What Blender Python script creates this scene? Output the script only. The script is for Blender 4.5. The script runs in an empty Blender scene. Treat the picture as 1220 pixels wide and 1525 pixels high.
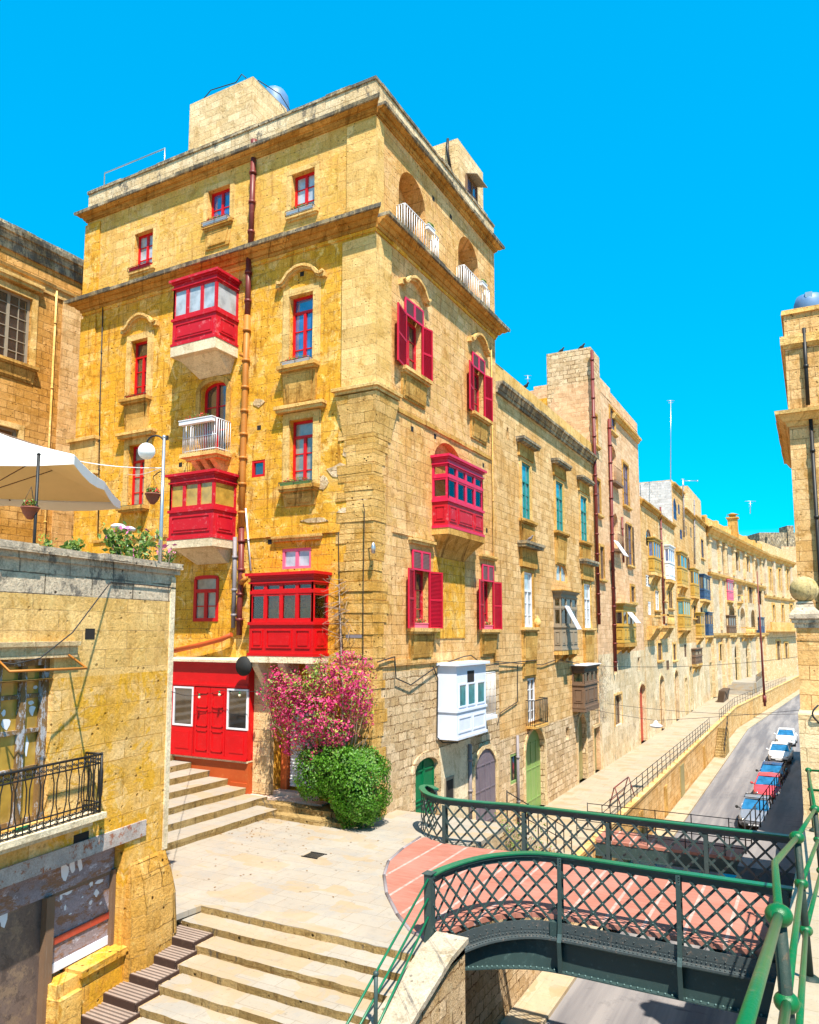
import bpy, bmesh, math, random
from mathutils import Vector
random.seed(7)
D = bpy.data; SC = bpy.context.scene; COL = SC.collection
R = math.radians
# ---------------- camera model (survey of the place: facade planes are found from sight lines) -------------
PITCH = R(5.9); YAW = R(28.3); F = 1117.0; CX = 610.0; CY = 825.0; HC = 6.0
cp, sp, cyw, syw = math.cos(PITCH), math.sin(PITCH), math.cos(YAW), math.sin(YAW)
def ray(px, py):
    x = (px-CX)/F; y = -(py-CY)/F
    f = cp - y*sp; z = sp + y*cp
    return Vector((cyw*x - syw*f, syw*x + cyw*f, z))
O = Vector((0, 0, HC))
def onX(px, py, X): d = ray(px, py); return O + d*(X/d.x)
def onY(px, py, Y): d = ray(px, py); return O + d*(Y/d.y)
def onZ(px, py, Z): d = ray(px, py); return O + d*((Z-HC)/d.z)
def atD(px, py, dist):
    d = ray(px, py); h = -syw*d.x + cyw*d.y
    return O + d*(dist/h)
def proj(p):
    v = Vector(p)-O
    x = v.x*cyw + v.y*syw; h = -v.x*syw + v.y*cyw
    f = h*cp + v.z*sp; y = -h*sp + v.z*cp
    return CX + F*x/f, CY - F*y/f
class Fr:
    """a facade plane: s runs along it, z is up, d is out of it"""
    def __init__(s, o, u, out):
        s.o = Vector((o[0], o[1], 0)); s.u = Vector((u[0], u[1], 0)).normalized(); s.n = Vector((out[0], out[1], 0)).normalized()
    def P(s, a, z, d=0.0):
        p = s.o + s.u*a + s.n*d; return (p.x, p.y, z)
    def hit(s, px, py, d=0.0):
        r = ray(px, py); q = s.o + s.n*d
        t = (q-O).dot(s.n)/r.dot(s.n); p = O + r*t
        return (p-s.o).dot(s.u), p.z
    def off(s, d):
        q = s.o + s.n*d; return Fr((q.x, q.y), s.u, s.n)
def rect(fr, xl, yt, xr, yb, d=0.0):
    a, zt = fr.hit(xl, yt, d); b, zb = fr.hit(xr, yb, d)
    return (min(a, b), max(a, b), min(zb, zt), max(zb, zt))

# ---------------- mesh builder ----------------
class MB:
    def __init__(s): s.v = []; s.f = []; s.m = []; s.sm = []; s.done = []
    def cut(s):      # the next shapes make a separate piece
        if s.v: s.done.append((s.v, s.f, s.m, s.sm))
        s.v = []; s.f = []; s.m = []; s.sm = []
    def build_all(s, name, mats, parent=None, **kw):
        s.cut(); out = []
        for q in s.done: s.v, s.f, s.m, s.sm = q; out.append(s.build(name, mats, parent, **kw))
        return out
    def face(s, pts, m=0, smooth=False):
        n = len(s.v); s.v += [tuple(p) for p in pts]; s.f.append(tuple(range(n, n+len(pts)))); s.m.append(m); s.sm.append(smooth)
    def hexa(s, p, m=0):     # 8 points: bottom 4, top 4
        n = len(s.v); s.v += [tuple(q) for q in p]
        for q in ((0,3,2,1),(4,5,6,7),(0,1,5,4),(1,2,6,5),(2,3,7,6),(3,0,4,7)):
            s.f.append(tuple(n+i for i in q)); s.m.append(m); s.sm.append(False)
    def box(s, x0, x1, y0, y1, z0, z1, m=0):
        s.hexa([(x0,y0,z0),(x1,y0,z0),(x1,y1,z0),(x0,y1,z0),(x0,y0,z1),(x1,y0,z1),(x1,y1,z1),(x0,y1,z1)], m)
    def fb(s, fr, a0, a1, d0, d1, z0, z1, m=0, z0b=None, z1b=None, dt=None):
        zb0 = z0 if z0b is None else z0b; zb1 = z1 if z1b is None else z1b
        t = d1 if dt is None else dt
        s.hexa([fr.P(a0,z0,d0),fr.P(a1,zb0,d0),fr.P(a1,zb0,d1),fr.P(a0,z0,d1),fr.P(a0,z1,d0),fr.P(a1,zb1,d0),fr.P(a1,zb1,t),fr.P(a0,z1,t)], m)
    def prism(s, poly, v, m=0):   # closed polygon (3D points) extruded along vector v
        n = len(s.v); k = len(poly); v = Vector(v)
        s.v += [tuple(p) for p in poly] + [tuple(Vector(p)+v) for p in poly]
        s.f.append(tuple(range(n, n+k))); s.m.append(m); s.sm.append(False)
        s.f.append(tuple(range(n+2*k-1, n+k-1, -1))); s.m.append(m); s.sm.append(False)
        for i in range(k):
            j = (i+1) % k
            s.f.append((n+i, n+j, n+k+j, n+k+i)); s.m.append(m); s.sm.append(False)
    def tube(s, pts, r, seg=8, m=0, cap=True, smooth=True):
        pts = [Vector(p) for p in pts]; rr = r if isinstance(r, (list, tuple)) else [r]*len(pts)
        n0 = len(s.v); prev = None
        for i, p in enumerate(pts):
            t = (pts[min(i+1, len(pts)-1)] - pts[max(i-1, 0)])
            t = t.normalized() if t.length > 1e-9 else Vector((0,0,1))
            a = Vector((0,0,1)) if abs(t.z) < .9 else Vector((1,0,0))
            if prev is not None: a = prev
            x = (a - t*a.dot(t)).normalized(); prev = x; y = t.cross(x)
            for k in range(seg):
                w = 2*math.pi*k/seg
                s.v.append(tuple(p + (x*math.cos(w) + y*math.sin(w))*rr[i]))
        for i in range(len(pts)-1):
            for k in range(seg):
                a = n0+i*seg+k; b = n0+i*seg+(k+1) % seg
                s.f.append((a, b, b+seg, a+seg)); s.m.append(m); s.sm.append(smooth)
        if cap:
            s.f.append(tuple(n0+k for k in reversed(range(seg)))); s.m.append(m); s.sm.append(False)
            e = n0+(len(pts)-1)*seg
            s.f.append(tuple(e+k for k in range(seg))); s.m.append(m); s.sm.append(False)
    def lathe(s, c, prof, seg=16, m=0, ax=None):   # prof: (radius, height) pairs
        c = Vector(c); n0 = len(s.v)
        for (r_, h) in prof:
            for k in range(seg):
                w = 2*math.pi*k/seg
                if ax is None: s.v.append((c.x+r_*math.cos(w), c.y+r_*math.sin(w), c.z+h))
                else:
                    A, B, Cc = ax; q = c + A*(r_*math.cos(w)) + B*(r_*math.sin(w)) + Cc*h; s.v.append(tuple(q))
        for i in range(len(prof)-1):
            for k in range(seg):
                a = n0+i*seg+k; b = n0+i*seg+(k+1) % seg
                s.f.append((a, b, b+seg, a+seg)); s.m.append(m); s.sm.append(True)
        for e, rev in ((0, True), (len(prof)-1, False)):
            if prof[e][0] > 1e-4:
                q = [n0+e*seg+k for k in range(seg)]
                s.f.append(tuple(reversed(q)) if rev else tuple(q)); s.m.append(m); s.sm.append(False)
    def ball(s, c, r, seg=12, m=0, squash=1.0):
        n = max(4, seg//2)
        s.lathe(c, [(r*math.sin(math.pi*i/n)+1e-5, -r*squash*math.cos(math.pi*i/n)) for i in range(n+1)], seg, m)
    def sweep(s, fr, pts, t, d0, d1, m=0):   # bar of thickness t following (a,z) points on a facade
        k = len(pts)
        L = []
        for i in range(k):
            a = Vector((pts[max(i-1,0)][0], pts[max(i-1,0)][1])); b = Vector((pts[min(i+1,k-1)][0], pts[min(i+1,k-1)][1]))
            tt = (b-a).normalized(); nn = Vector((-tt.y, tt.x)); c = Vector(pts[i])
            L.append((c-nn*t/2, c+nn*t/2))
        for i in range(k-1):
            (a0, a1), (b0, b1) = L[i], L[i+1]
            s.hexa([fr.P(a0.x,a0.y,d0), fr.P(b0.x,b0.y,d0), fr.P(b0.x,b0.y,d1), fr.P(a0.x,a0.y,d1),
                    fr.P(a1.x,a1.y,d0), fr.P(b1.x,b1.y,d0), fr.P(b1.x,b1.y,d1), fr.P(a1.x,a1.y,d1)], m)
    def build(s, name, mats, parent=None, label=None, cat=None, group=None, kind=None, recalc=True, jit=0):
        if not isinstance(mats, (list, tuple)): mats = [mats]
        L = Vector((0,0,0))
        if parent is not None: L = Vector(parent.get('_L', (0,0,0)))
        elif kind != 'structure' and s.v:
            xs = [v[0] for v in s.v]; ys = [v[1] for v in s.v]; zs = [v[2] for v in s.v]
            L = Vector(((min(xs)+max(xs))/2, (min(ys)+max(ys))/2, min(zs)))
        me = D.meshes.new(name)
        me.from_pydata([(v[0]-L.x+random.uniform(-jit,jit), v[1]-L.y+random.uniform(-jit,jit), v[2]-L.z+random.uniform(-jit,jit)) if jit else (v[0]-L.x, v[1]-L.y, v[2]-L.z) for v in s.v], [], s.f)
        for mt in mats: me.materials.append(mt)
        me.polygons.foreach_set('material_index', s.m); me.polygons.foreach_set('use_smooth', s.sm)
        if recalc:
            bm = bmesh.new(); bm.from_mesh(me); bmesh.ops.recalc_face_normals(bm, faces=bm.faces); bm.to_mesh(me); bm.free()
        me.update()
        o = D.objects.new(name, me); COL.objects.link(o)
        if parent is not None:
            o.parent = parent; o['_L'] = tuple(L)
        else: o.location = L; o['_L'] = tuple(L)
        if label: o['label'] = label
        if cat: o['category'] = cat
        if group: o['group'] = group
        if kind: o['kind'] = kind
        return o
def thing(name, label, cat, loc, group=None):
    o = D.objects.new(name, None); COL.objects.link(o); o.location = loc; o.empty_display_size = .3
    o['_L'] = tuple(loc); o['label'] = label; o['category'] = cat
    if group: o['group'] = group
    return o
def copy_thing(root, loc, label, rz=None, swap=None):
    def cp_(o, par):
        c = o.copy(); COL.objects.link(c)
        if par is not None: c.parent = par
        if swap and o.type == 'MESH':
            if any(m in swap for m in o.data.materials):
                c.data = o.data.copy()
                for i, m in enumerate(o.data.materials):
                    if m in swap: c.data.materials[i] = swap[m]
        for ch in [q for q in list(D.objects) if q.parent == o]: cp_(ch, c)
        return c
    r = cp_(root, None); r.location = loc; r['label'] = label
    if rz is not None: r.rotation_euler = (0, 0, rz)
    return r

# ---------------- materials ----------------
class NT:
    def __init__(s, name):
        s.mat = D.materials.new(name); s.mat.use_nodes = True; s.t = s.mat.node_tree; s.N = s.t.nodes; s.L = s.t.links
        s.b = s.N['Principled BSDF']
    def n(s, typ, **kw):
        q = s.N.new(typ)
        for k, v in kw.items(): setattr(q, k, v)
        return q
    def l(s, a, b): s.L.new(a, b)
    def mix(s, fac, a, b, mode='MIX'):
        q = s.n('ShaderNodeMix', data_type='RGBA', blend_type=mode); q.clamp_factor = True
        for i, v in ((0, fac), (6, a), (7, b)):
            if hasattr(v, 'links') or isinstance(v, bpy.types.NodeSocket): s.l(v, q.inputs[i])
            else: q.inputs[i].default_value = v if i == 0 else (*v, 1) if len(v) == 3 else v
        return q.outputs[2]
    def math(s, op, a, b=0.0, clamp=False):
        q = s.n('ShaderNodeMath', operation=op); q.use_clamp = clamp
        for i, v in ((0, a), (1, b)):
            if isinstance(v, bpy.types.NodeSocket): s.l(v, q.inputs[i])
            else: q.inputs[i].default_value = v
        return q.outputs[0]
    def ramp(s, fac, p0, p1, v0=0.0, v1=1.0):
        q = s.n('ShaderNodeMapRange'); q.inputs[1].default_value = p0; q.inputs[2].default_value = p1; q.inputs[3].default_value = v0; q.inputs[4].default_value = v1
        s.l(fac, q.inputs[0]); return q.outputs[0]
    def noise(s, vec, scale, detail=4, rough=.6, dist=0):
        q = s.n('ShaderNodeTexNoise'); q.inputs['Scale'].default_value = scale; q.inputs['Detail'].default_value = detail
        q.inputs['Roughness'].default_value = rough; q.inputs['Distortion'].default_value = dist; s.l(vec, q.inputs['Vector']); return q.outputs['Fac']
    def comb(s, x, y, z):
        q = s.n('ShaderNodeCombineXYZ')
        for i, v in enumerate((x, y, z)):
            if isinstance(v, bpy.types.NodeSocket): s.l(v, q.inputs[i])
            else: q.inputs[i].default_value = v
        return q.outputs[0]
    def pos(s):
        g = s.n('ShaderNodeNewGeometry'); p = s.n('ShaderNodeSeparateXYZ'); s.l(g.outputs['Position'], p.inputs[0])
        return g.outputs['Position'], p.outputs[0], p.outputs[1], p.outputs[2], g
    def bump(s, h, strength=.5, dist=.02):
        q = s.n('ShaderNodeBump'); q.inputs['Strength'].default_value = strength; q.inputs['Distance'].default_value = dist
        s.l(h, q.inputs['Height']); s.l(q.outputs[0], s.b.inputs['Normal'])
def stone(name, c1, c2, c3, stain=(.25,.1,.015), mortar=(.30,.17,.06), bw=.62, bh=.30, gap=.012, streak=.5, patch=.5, pit=.5, rub=0.0, grey=0.0, plaster=0.0, pcol=(.6,.36,.07), wob=.03, bmp=.8, seed=0.0, pale=.5, lo=.6, vlo=.1):
    """limestone blocks: c1..c2 vary block to block, c3 weathers in patches"""
    t = NT(name); P, X, Y, Z, g = t.pos()
    wv = t.noise(P, 1.3, 3); wv2 = t.noise(P, 6.0, 2)
    u = t.math('ADD', X, Y); u = t.math('ADD', u, t.math('MULTIPLY', wv, wob*2)); u = t.math('ADD', u, seed*1.37)
    w = t.math('ADD', Z, t.math('MULTIPLY', wv2, wob)); w = t.math('ADD', w, seed*.11)
    vec = t.comb(u, w, 0)
    def brick(a, b, mo):
        br = t.n('ShaderNodeTexBrick'); br.offset = .5; br.squash = 1.0
        br.inputs['Scale'].default_value = 1.0; br.inputs['Brick Width'].default_value = bw; br.inputs['Row Height'].default_value = bh
        br.inputs['Mortar Size'].default_value = gap; br.inputs['Mortar Smooth'].default_value = .2; br.inputs['Bias'].default_value = 0
        br.inputs['Color1'].default_value = (*a, 1); br.inputs['Color2'].default_value = (*b, 1); br.inputs['Mortar'].default_value = (*mo, 1)
        t.l(vec, br.inputs['Vector']); return br
    k = lambda c, q: tuple(min(1, v*q) for v in c)
    br = brick(k(c1, 1.12), k(c2, .86), k(c1, .9)); mort = br.outputs['Fac']
    big = t.noise(P, .33, 5, .65, .6); mid = t.noise(P, 2.4, 8, .78, .5); mid2 = t.noise(P, 1.0, 7, .7, 1.2); fine = t.noise(P, 19, 5, .8)
    vis = t.ramp(t.noise(P, .9, 4, .7), .40, .56, vlo, 1.0)
    mvis = t.math('MULTIPLY', mort, vis)
    col = br.outputs['Color']
    col = t.mix(t.ramp(big, .42, .60, 0, patch), col, c3)
    if plaster > 0:
        col = t.mix(t.ramp(mid2, .58-.2*plaster, .61-.2*plaster, 0, .8), col, pcol)
    # raw, freshly flaked pale stone and damp golden stains with hard edges
    col = t.mix(t.ramp(t.noise(P, 1.7, 8, .75, .8), .57, .62, 0, pale), col, k(c1, 1.3))
    col = t.mix(t.ramp(t.noise(P, 1.25, 8, .78, .3), .54, .62, 0, lo), col, k(c3, .72))
    st = t.noise(t.comb(t.math('MULTIPLY', u, 3.6), t.math('MULTIPLY', Z, .40), seed), 1.0, 6, .75)
    col = t.mix(t.ramp(st, .53, .66, 0, streak), col, stain)
    col = t.mix(t.ramp(mid, .37, .46, .5, 0), col, k(c3, .42))
    col = t.mix(t.ramp(mid, .56, .70, 0, .45), col, k(c1, 1.5))
    col = t.mix(mvis, col, mortar)
    vo = t.n('ShaderNodeTexVoronoi'); vo.inputs['Scale'].default_value = 5.5; t.l(P, vo.inputs['Vector'])
    pits = t.math('MULTIPLY', t.ramp(vo.outputs['Distance'], .10, .2, 1, 0), t.ramp(t.noise(P, 2.2, 3), .48, .58))
    pits = t.math('MULTIPLY', pits, pit)
    col = t.mix(pits, col, k(stain, .3))
    if grey > 0:
        gn = t.noise(t.comb(t.math('MULTIPLY', u, 1.6), t.math('MULTIPLY', Z, .8), seed+3), 1.2, 8, .8)
        col = t.mix(t.ramp(gn, .60-.3*grey, .66-.25*grey, 0, .8), col, (.10,.095,.09))
    col = t.mix(t.ramp(fine, .34, .56, .36, 0), col, k(stain, .25))
    t.l(col, t.b.inputs['Base Color']); t.b.inputs['Roughness'].default_value = .92
    if 'Specular IOR Level' in t.b.inputs: t.b.inputs['Specular IOR Level'].default_value = .12
    h = t.math('SUBTRACT', t.math('MULTIPLY', mid, 1.0), t.math('MULTIPLY', mvis, 1.0))
    h = t.math('SUBTRACT', h, t.math('MULTIPLY', pits, 1.2)); h = t.math('ADD', h, t.math('MULTIPLY', fine, .5+rub))
    h = t.math('ADD', h, t.math('MULTIPLY', br.outputs['Color'], .5))
    t.bump(h, bmp, .05)
    return t.mat
def paint(name, c, wear=(.7,.3,.3), amt=.25, rough=.45, sc=6.0, bmp=.15, dirt=(.05,.02,.01), metal=0.0, streaky=False):
    t = NT(name); P, X, Y, Z, g = t.pos()
    n1 = t.noise(P, sc, 6, .75); n2 = t.noise(P, sc*.2, 4, .6)
    if streaky: n1 = t.noise(t.comb(t.math('MULTIPLY', X, 3), t.math('MULTIPLY', Y, 3), t.math('MULTIPLY', Z, .3)), sc, 6, .75)
    col = t.mix(t.ramp(n1, .56, .75, 0, amt), c, wear)
    col = t.mix(t.ramp(n2, .4, .75, 0, .35), col, tuple(q*.6 for q in c))
    col = t.mix(t.ramp(n1, .22, .4, .4, 0), col, dirt)
    t.l(col, t.b.inputs['Base Color']); t.b.inputs['Roughness'].default_value = rough; t.b.inputs['Metallic'].default_value = metal
    if 'Specular IOR Level' in t.b.inputs: t.b.inputs['Specular IOR Level'].default_value = .35
    t.bump(n1, bmp, .01); return t.mat
def paving(name, c1, c2, c3, bw=.9, bh=.55, ang=0.0, joint=(.35,.25,.13)):
    t = NT(name); P, X, Y, Z, g = t.pos()
    a = math.radians(ang)
    u = t.math('ADD', t.math('MULTIPLY', X, math.cos(a)), t.math('MULTIPLY', Y, math.sin(a)))
    v = t.math('SUBTRACT', t.math('MULTIPLY', Y, math.cos(a)), t.math('MULTIPLY', X, math.sin(a)))
    w = t.noise(P, 2.0, 2)
    br = t.n('ShaderNodeTexBrick'); br.offset = .43; br.inputs['Scale'].default_value = 1
    br.inputs['Brick Width'].default_value = bw; br.inputs['Row Height'].default_value = bh; br.inputs['Mortar Size'].default_value = .006
    br.inputs['Color1'].default_value = (*c1, 1); br.inputs['Color2'].default_value = (*c2, 1); br.inputs['Mortar'].default_value = (*joint, 1)
    t.l(t.comb(t.math('ADD', u, t.math('MULTIPLY', w, .05)), v, 0), br.inputs['Vector'])
    col = br.outputs['Color']
    big = t.noise(P, .5, 5, .65, .5); mid = t.noise(P, 2.6, 6, .7); fine = t.noise(P, 22, 5, .7)
    wn = t.n('ShaderNodeTexWhiteNoise')
    # a few ochre slabs
    sl = t.n('ShaderNodeTexVoronoi'); sl.inputs['Scale'].default_value = 1.1; t.l(t.comb(u, t.math('MULTIPLY', v, 1.6), 0), sl.inputs['Vector']); sl.distance = 'CHEBYCHEV'
    sx = t.n('ShaderNodeSeparateColor'); t.l(sl.outputs['Color'], sx.inputs[0])
    col = t.mix(t.ramp(sx.outputs[0], .72, .78, 0, .7), col, c3)
    col = t.mix(t.ramp(big, .5, .7, 0, .5), col, tuple(min(1, q*1.2) for q in c1))
    col = t.mix(t.ramp(mid, .52, .72, 0, .45), col, c3); col = t.mix(t.ramp(mid, .30, .42, .35, 0), col, tuple(q*.6 for q in c2))
    col = t.mix(t.ramp(t.noise(P, 1.1, 7, .75, .6), .50, .62, 0, .55), col, (c1[0]*.80, c1[1]*.85, c1[2]*.95)); col = t.mix(t.ramp(t.noise(P, 3.4, 8, .8), .60, .66, 0, .5), col, tuple(q*.45 for q in c3)); col = t.mix(t.ramp(fine, .60, .7, 0, .6), col, tuple(q*.3 for q in c3))
    t.l(col, t.b.inputs['Base Color']); t.b.inputs['Roughness'].default_value = .75
    if 'Specular IOR Level' in t.b.inputs: t.b.inputs['Specular IOR Level'].default_value = .25
    h = t.math('SUBTRACT', t.math('ADD', mid, t.math('MULTIPLY', fine, .5)), br.outputs['Fac'])
    t.bump(h, .4, .012); return t.mat
def simple(name, c, rough=.6, metal=0.0, emit=None, var=.2, sc=8.0):
    t = NT(name); P, X, Y, Z, g = t.pos()
    n = t.noise(P, sc, 4, .6)
    t.l(t.mix(t.ramp(n, .35, .7, 0, var), c, tuple(q*.55 for q in c)), t.b.inputs['Base Color'])
    t.b.inputs['Roughness'].default_value = rough; t.b.inputs['Metallic'].default_value = metal
    if emit: t.b.inputs['Emission Color'].default_value = (*c, 1); t.b.inputs['Emission Strength'].default_value = emit
    return t.mat
def glass(name, c, rough=.06, spec=1.0):
    t = NT(name); P, X, Y, Z, g = t.pos()
    n = t.noise(P, 2.5, 3, .5)
    t.l(t.mix(t.ramp(n, .4, .65), c, tuple(q*.6 for q in c)), t.b.inputs['Base Color'])
    t.b.inputs['Roughness'].default_value = rough; t.b.inputs['IOR'].default_value = 1.9
    if 'Specular IOR Level' in t.b.inputs: t.b.inputs['Specular IOR Level'].default_value = spec
    t.bump(t.noise(P, .9, 2), .06, .05); return t.mat
def leafmat(name, c1, c2, rough=.5):
    t = NT(name); P, X, Y, Z, g = t.pos()
    n = t.noise(P, 5.0, 4, .7); oi = t.noise(P, 40, 2)
    col = t.mix(t.ramp(n, .35, .65), c1, c2); col = t.mix(t.ramp(oi, .5, .7, 0, .6), col, tuple(min(1, q*1.8) for q in c2))
    t.l(col, t.b.inputs['Base Color']); t.b.inputs['Roughness'].default_value = rough
    tr = t.n('ShaderNodeBsdfTranslucent'); t.l(col, tr.inputs[0]); ms = t.n('ShaderNodeMixShader'); ms.inputs[0].default_value = .3
    t.l(t.b.outputs[0], ms.inputs[1]); t.l(tr.outputs[0], ms.inputs[2]); t.l(ms.outputs[0], t.N['Material Output'].inputs[0])
    return t.mat

M = {}
M['gold'] = stone('yellow_limestone', (.86,.55,.19), (.82,.49,.13), (.72,.31,.02), stain=(.26,.085,.006), streak=.75, patch=.85, plaster=.6, pcol=(.76,.37,.025), pit=.8, mortar=(.46,.23,.06), bw=.85, bh=.36, gap=.008, pale=.65, lo=.75)
M['cream'] = stone('pale_limestone', (.80,.51,.25), (.74,.44,.18), (.70,.33,.07), stain=(.30,.115,.025), streak=.62, patch=.6, pit=.8, mortar=(.30,.15,.05), vlo=.3, lo=.7, seed=2, gap=.008, bw=.75, bh=.34, plaster=.2, pcol=(.70,.42,.14))
M['b2'] = stone('ochre_limestone', (.78,.52,.26), (.72,.44,.18), (.66,.33,.08), stain=(.26,.12,.03), streak=.65, patch=.55, pit=.8, mortar=(.28,.14,.05), vlo=.3, lo=.75, seed=5, gap=.008, bw=.75, bh=.34)
M['pink'] = stone('rose_limestone', (.80,.53,.33), (.76,.48,.28), (.70,.39,.18), stain=(.36,.17,.07), streak=.4, patch=.5, pit=.4, mortar=(.52,.31,.17), seed=7, gap=.006)
M['pale'] = stone('bleached_limestone', (.80,.60,.37), (.75,.54,.29), (.70,.43,.16), stain=(.38,.19,.07), streak=.4, patch=.4, pit=.4, mortar=(.48,.31,.15), seed=9, gap=.008)
M['white_render'] = stone('white_rendered_wall', (.62,.60,.60), (.58,.56,.57), (.52,.50,.50), stain=(.35,.30,.26), streak=.3, patch=.4, pit=.2, mortar=(.5,.48,.46), seed=11, gap=.004)
M['rubble'] = stone('rough_rubble_stone', (.80,.60,.39), (.66,.45,.25), (.68,.42,.17), stain=(.22,.11,.035), bw=.58, bh=.31, gap=.02, streak=.35, patch=.35, pit=1.0, rub=.6, mortar=(.24,.13,.05), wob=.14, bmp=1.0, seed=13)
M['lb'] = stone('weathered_yellow_limestone', (.80,.54,.26), (.76,.46,.15), (.72,.36,.03), stain=(.50,.21,.015), bw=.95, bh=.36, gap=.007, streak=.4, patch=.75, plaster=.3, pcol=(.74,.37,.018), pit=.8, mortar=(.52,.26,.05), seed=17, pale=.5)
M['lbtop'] = stone('lichened_grey_limestone', (.76,.60,.42), (.66,.52,.38), (.52,.42,.32), stain=(.20,.15,.11), bw=.95, bh=.36, gap=.014, streak=.45, patch=.6, pit=1.0, rub=.5, grey=.24, mortar=(.16,.12,.08), seed=18)
M['trim'] = stone('carved_stone_trim', (.80,.53,.22), (.76,.48,.17), (.68,.35,.06), stain=(.24,.10,.012), bw=1.4, bh=.5, gap=.004, streak=.55, patch=.6, pit=.5, seed=20)
M['trim_dirty'] = stone('stained_stone_trim', (.70,.42,.13), (.58,.31,.07), (.46,.21,.03), stain=(.12,.05,.012), bw=1.4, bh=.5, gap=.004, streak=.9, patch=.6, pit=.6, seed=21, lo=.7)
M['cornice'] = stone('blackened_cornice_stone', (.62,.50,.34), (.52,.38,.20), (.32,.23,.12), stain=(.05,.035,.022), bw=1.1, bh=.7, gap=.008, streak=.8, patch=.5, pit=1.0, grey=.5, rub=.4, seed=22)
M['cream_slab'] = stone('painted_cream_stone', (.82,.68,.48), (.78,.64,.44), (.70,.52,.30), stain=(.40,.27,.12), bw=3, bh=2, gap=.001, streak=.25, patch=.3, pit=.2, seed=24)
M['riser'] = stone('mossy_step_stone', (.52,.37,.17), (.42,.28,.11), (.38,.23,.07), stain=(.08,.055,.02), bw=.9, bh=.5, gap=.01, streak=.6, patch=.6, pit=1.0, rub=.8, wob=.1, bmp=1.0, grey=.1, seed=26)
M['parap'] = stone('washed_parapet_stone', (.80,.64,.44), (.74,.55,.33), (.66,.44,.20), stain=(.10,.08,.06), bw=.9, bh=.4, gap=.01, streak=.5, patch=.5, pit=.6, grey=.2, seed=23)
M['pil'] = stone('smooth_pilaster_stone', (.82,.54,.23), (.79,.50,.18), (.74,.40,.08), stain=(.38,.17,.03), bw=1.0, bh=.36, gap=.007, streak=.4, patch=.4, pit=.5, mortar=(.58,.35,.14), seed=27)
M['postdark'] = paint('blackened_post_paint', (.012,.03,.022), wear=(.14,.07,.03), amt=.8, rough=.6, sc=18, bmp=.6)
M['soffit'] = stone('brown_shade_soffit', (.62,.32,.08), (.50,.24,.05), (.36,.15,.02), stain=(.10,.035,.006), bw=1.4, bh=.5, gap=.004, streak=.8, patch=.6, pit=.6, seed=29, lo=.7)  # brown staining and the shade under the lip are both put into this colour
M['flw'] = stone('deep_ochre_limestone', (.68,.38,.13), (.60,.30,.07), (.52,.23,.03), stain=(.22,.09,.015), streak=.6, patch=.6, pit=.7, mortar=(.20,.09,.02), bw=.8, bh=.36, gap=.012, vlo=.5, lo=.7, seed=43)
M['quoin'] = stone('rough_quoin_stone', (.82,.52,.20), (.76,.43,.11), (.68,.31,.03), stain=(.24,.10,.012), bw=.7, bh=.36, gap=.010, streak=.45, patch=.6, pit=1.0, rub=.7, mortar=(.34,.18,.05), wob=.1, bmp=1.0, seed=25)
M['pave'] = paving('plaza_flagstones', (.325,.285,.235), (.305,.26,.21), (.34,.245,.14), joint=(.22,.17,.12))
M['walk'] = paving('walkway_slabs', (.36,.29,.21), (.33,.265,.185), (.32,.22,.12), bw=1.2, bh=.8, joint=(.18,.13,.07))
M['terr'] = paving('terrace_slabs', (.36,.295,.21), (.33,.26,.18), (.30,.21,.11), bw=1.2, bh=.8, joint=(.18,.13,.07))
M['red'] = paint('red_paint', (.56,.002,.005), wear=(.64,.07,.07), amt=.4, sc=9, dirt=(.14,.005,.005))
M['redw'] = paint('worn_crimson_paint', (.50,.005,.018), wear=(.75,.30,.32), amt=.75, sc=4, rough=.55)
M['magenta'] = paint('magenta_pink_paint', (.62,.010,.065), wear=(.75,.25,.35), amt=.4)
M['pinkp'] = paint('pink_paint', (.66,.12,.22), wear=(.75,.4,.45), amt=.5)
M['shutter'] = paint('raspberry_shutter_paint', (.50,.003,.025), wear=(.65,.08,.12), amt=.3, rough=.5)
def patchy(name, base, spots, sc, th, rough=.8, stretch=(1,1,1), bmp=.5):
    t = NT(name); P, X, Y, Z, g = t.pos(); v = t.comb(t.math('MULTIPLY', X, stretch[0]), t.math('MULTIPLY', Y, stretch[1]), t.math('MULTIPLY', Z, stretch[2]))
    col = t.mix(t.ramp(t.noise(v, sc*.4, 6, .7), .35, .65), base, tuple(q*.6 for q in base))
    for i, c in enumerate(spots):
        n = t.noise(v, sc*(1+.37*i), 8, .8, .4*i); col = t.mix(t.ramp(n, th[i], th[i]+.05, 0, .9), col, c)
    fine = t.noise(P, 30, 4, .8); col = t.mix(t.ramp(fine, .3, .55, .4, 0), col, (.02,.012,.008))
    t.l(col, t.b.inputs['Base Color']); t.b.inputs['Roughness'].default_value = rough; t.bump(t.noise(v, sc, 8, .8), bmp, .02); return t.mat
M['green'] = paint('bridge_green_paint', (.005,.13,.06), wear=(.03,.24,.14), amt=.4, rough=.35, sc=9)
M['greenrust'] = paint('rusty_green_paint', (.0,.10,.025), wear=(.16,.13,.07), amt=.8, rough=.38, sc=15, bmp=.5)
M['iron'] = paint('dark_bridge_iron', (.034,.062,.062), wear=(.12,.19,.18), amt=.6, rough=.45, sc=7, bmp=.3)
M['ironrivet'] = simple('worn_rivet_heads', (.07,.13,.13), .45, .2)
M['ironrust'] = paint('flaking_bridge_iron', (.05,.065,.07), wear=(.30,.2,.15), amt=.8, rough=.6, sc=11, bmp=.7)
M['black'] = paint('black_ironwork', (.012,.012,.013), wear=(.10,.05,.03), amt=.4, rough=.5)
M['whitep'] = paint('white_paint', (.72,.72,.76), wear=(.55,.52,.5), amt=.3, dirt=(.4,.38,.35))
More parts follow.
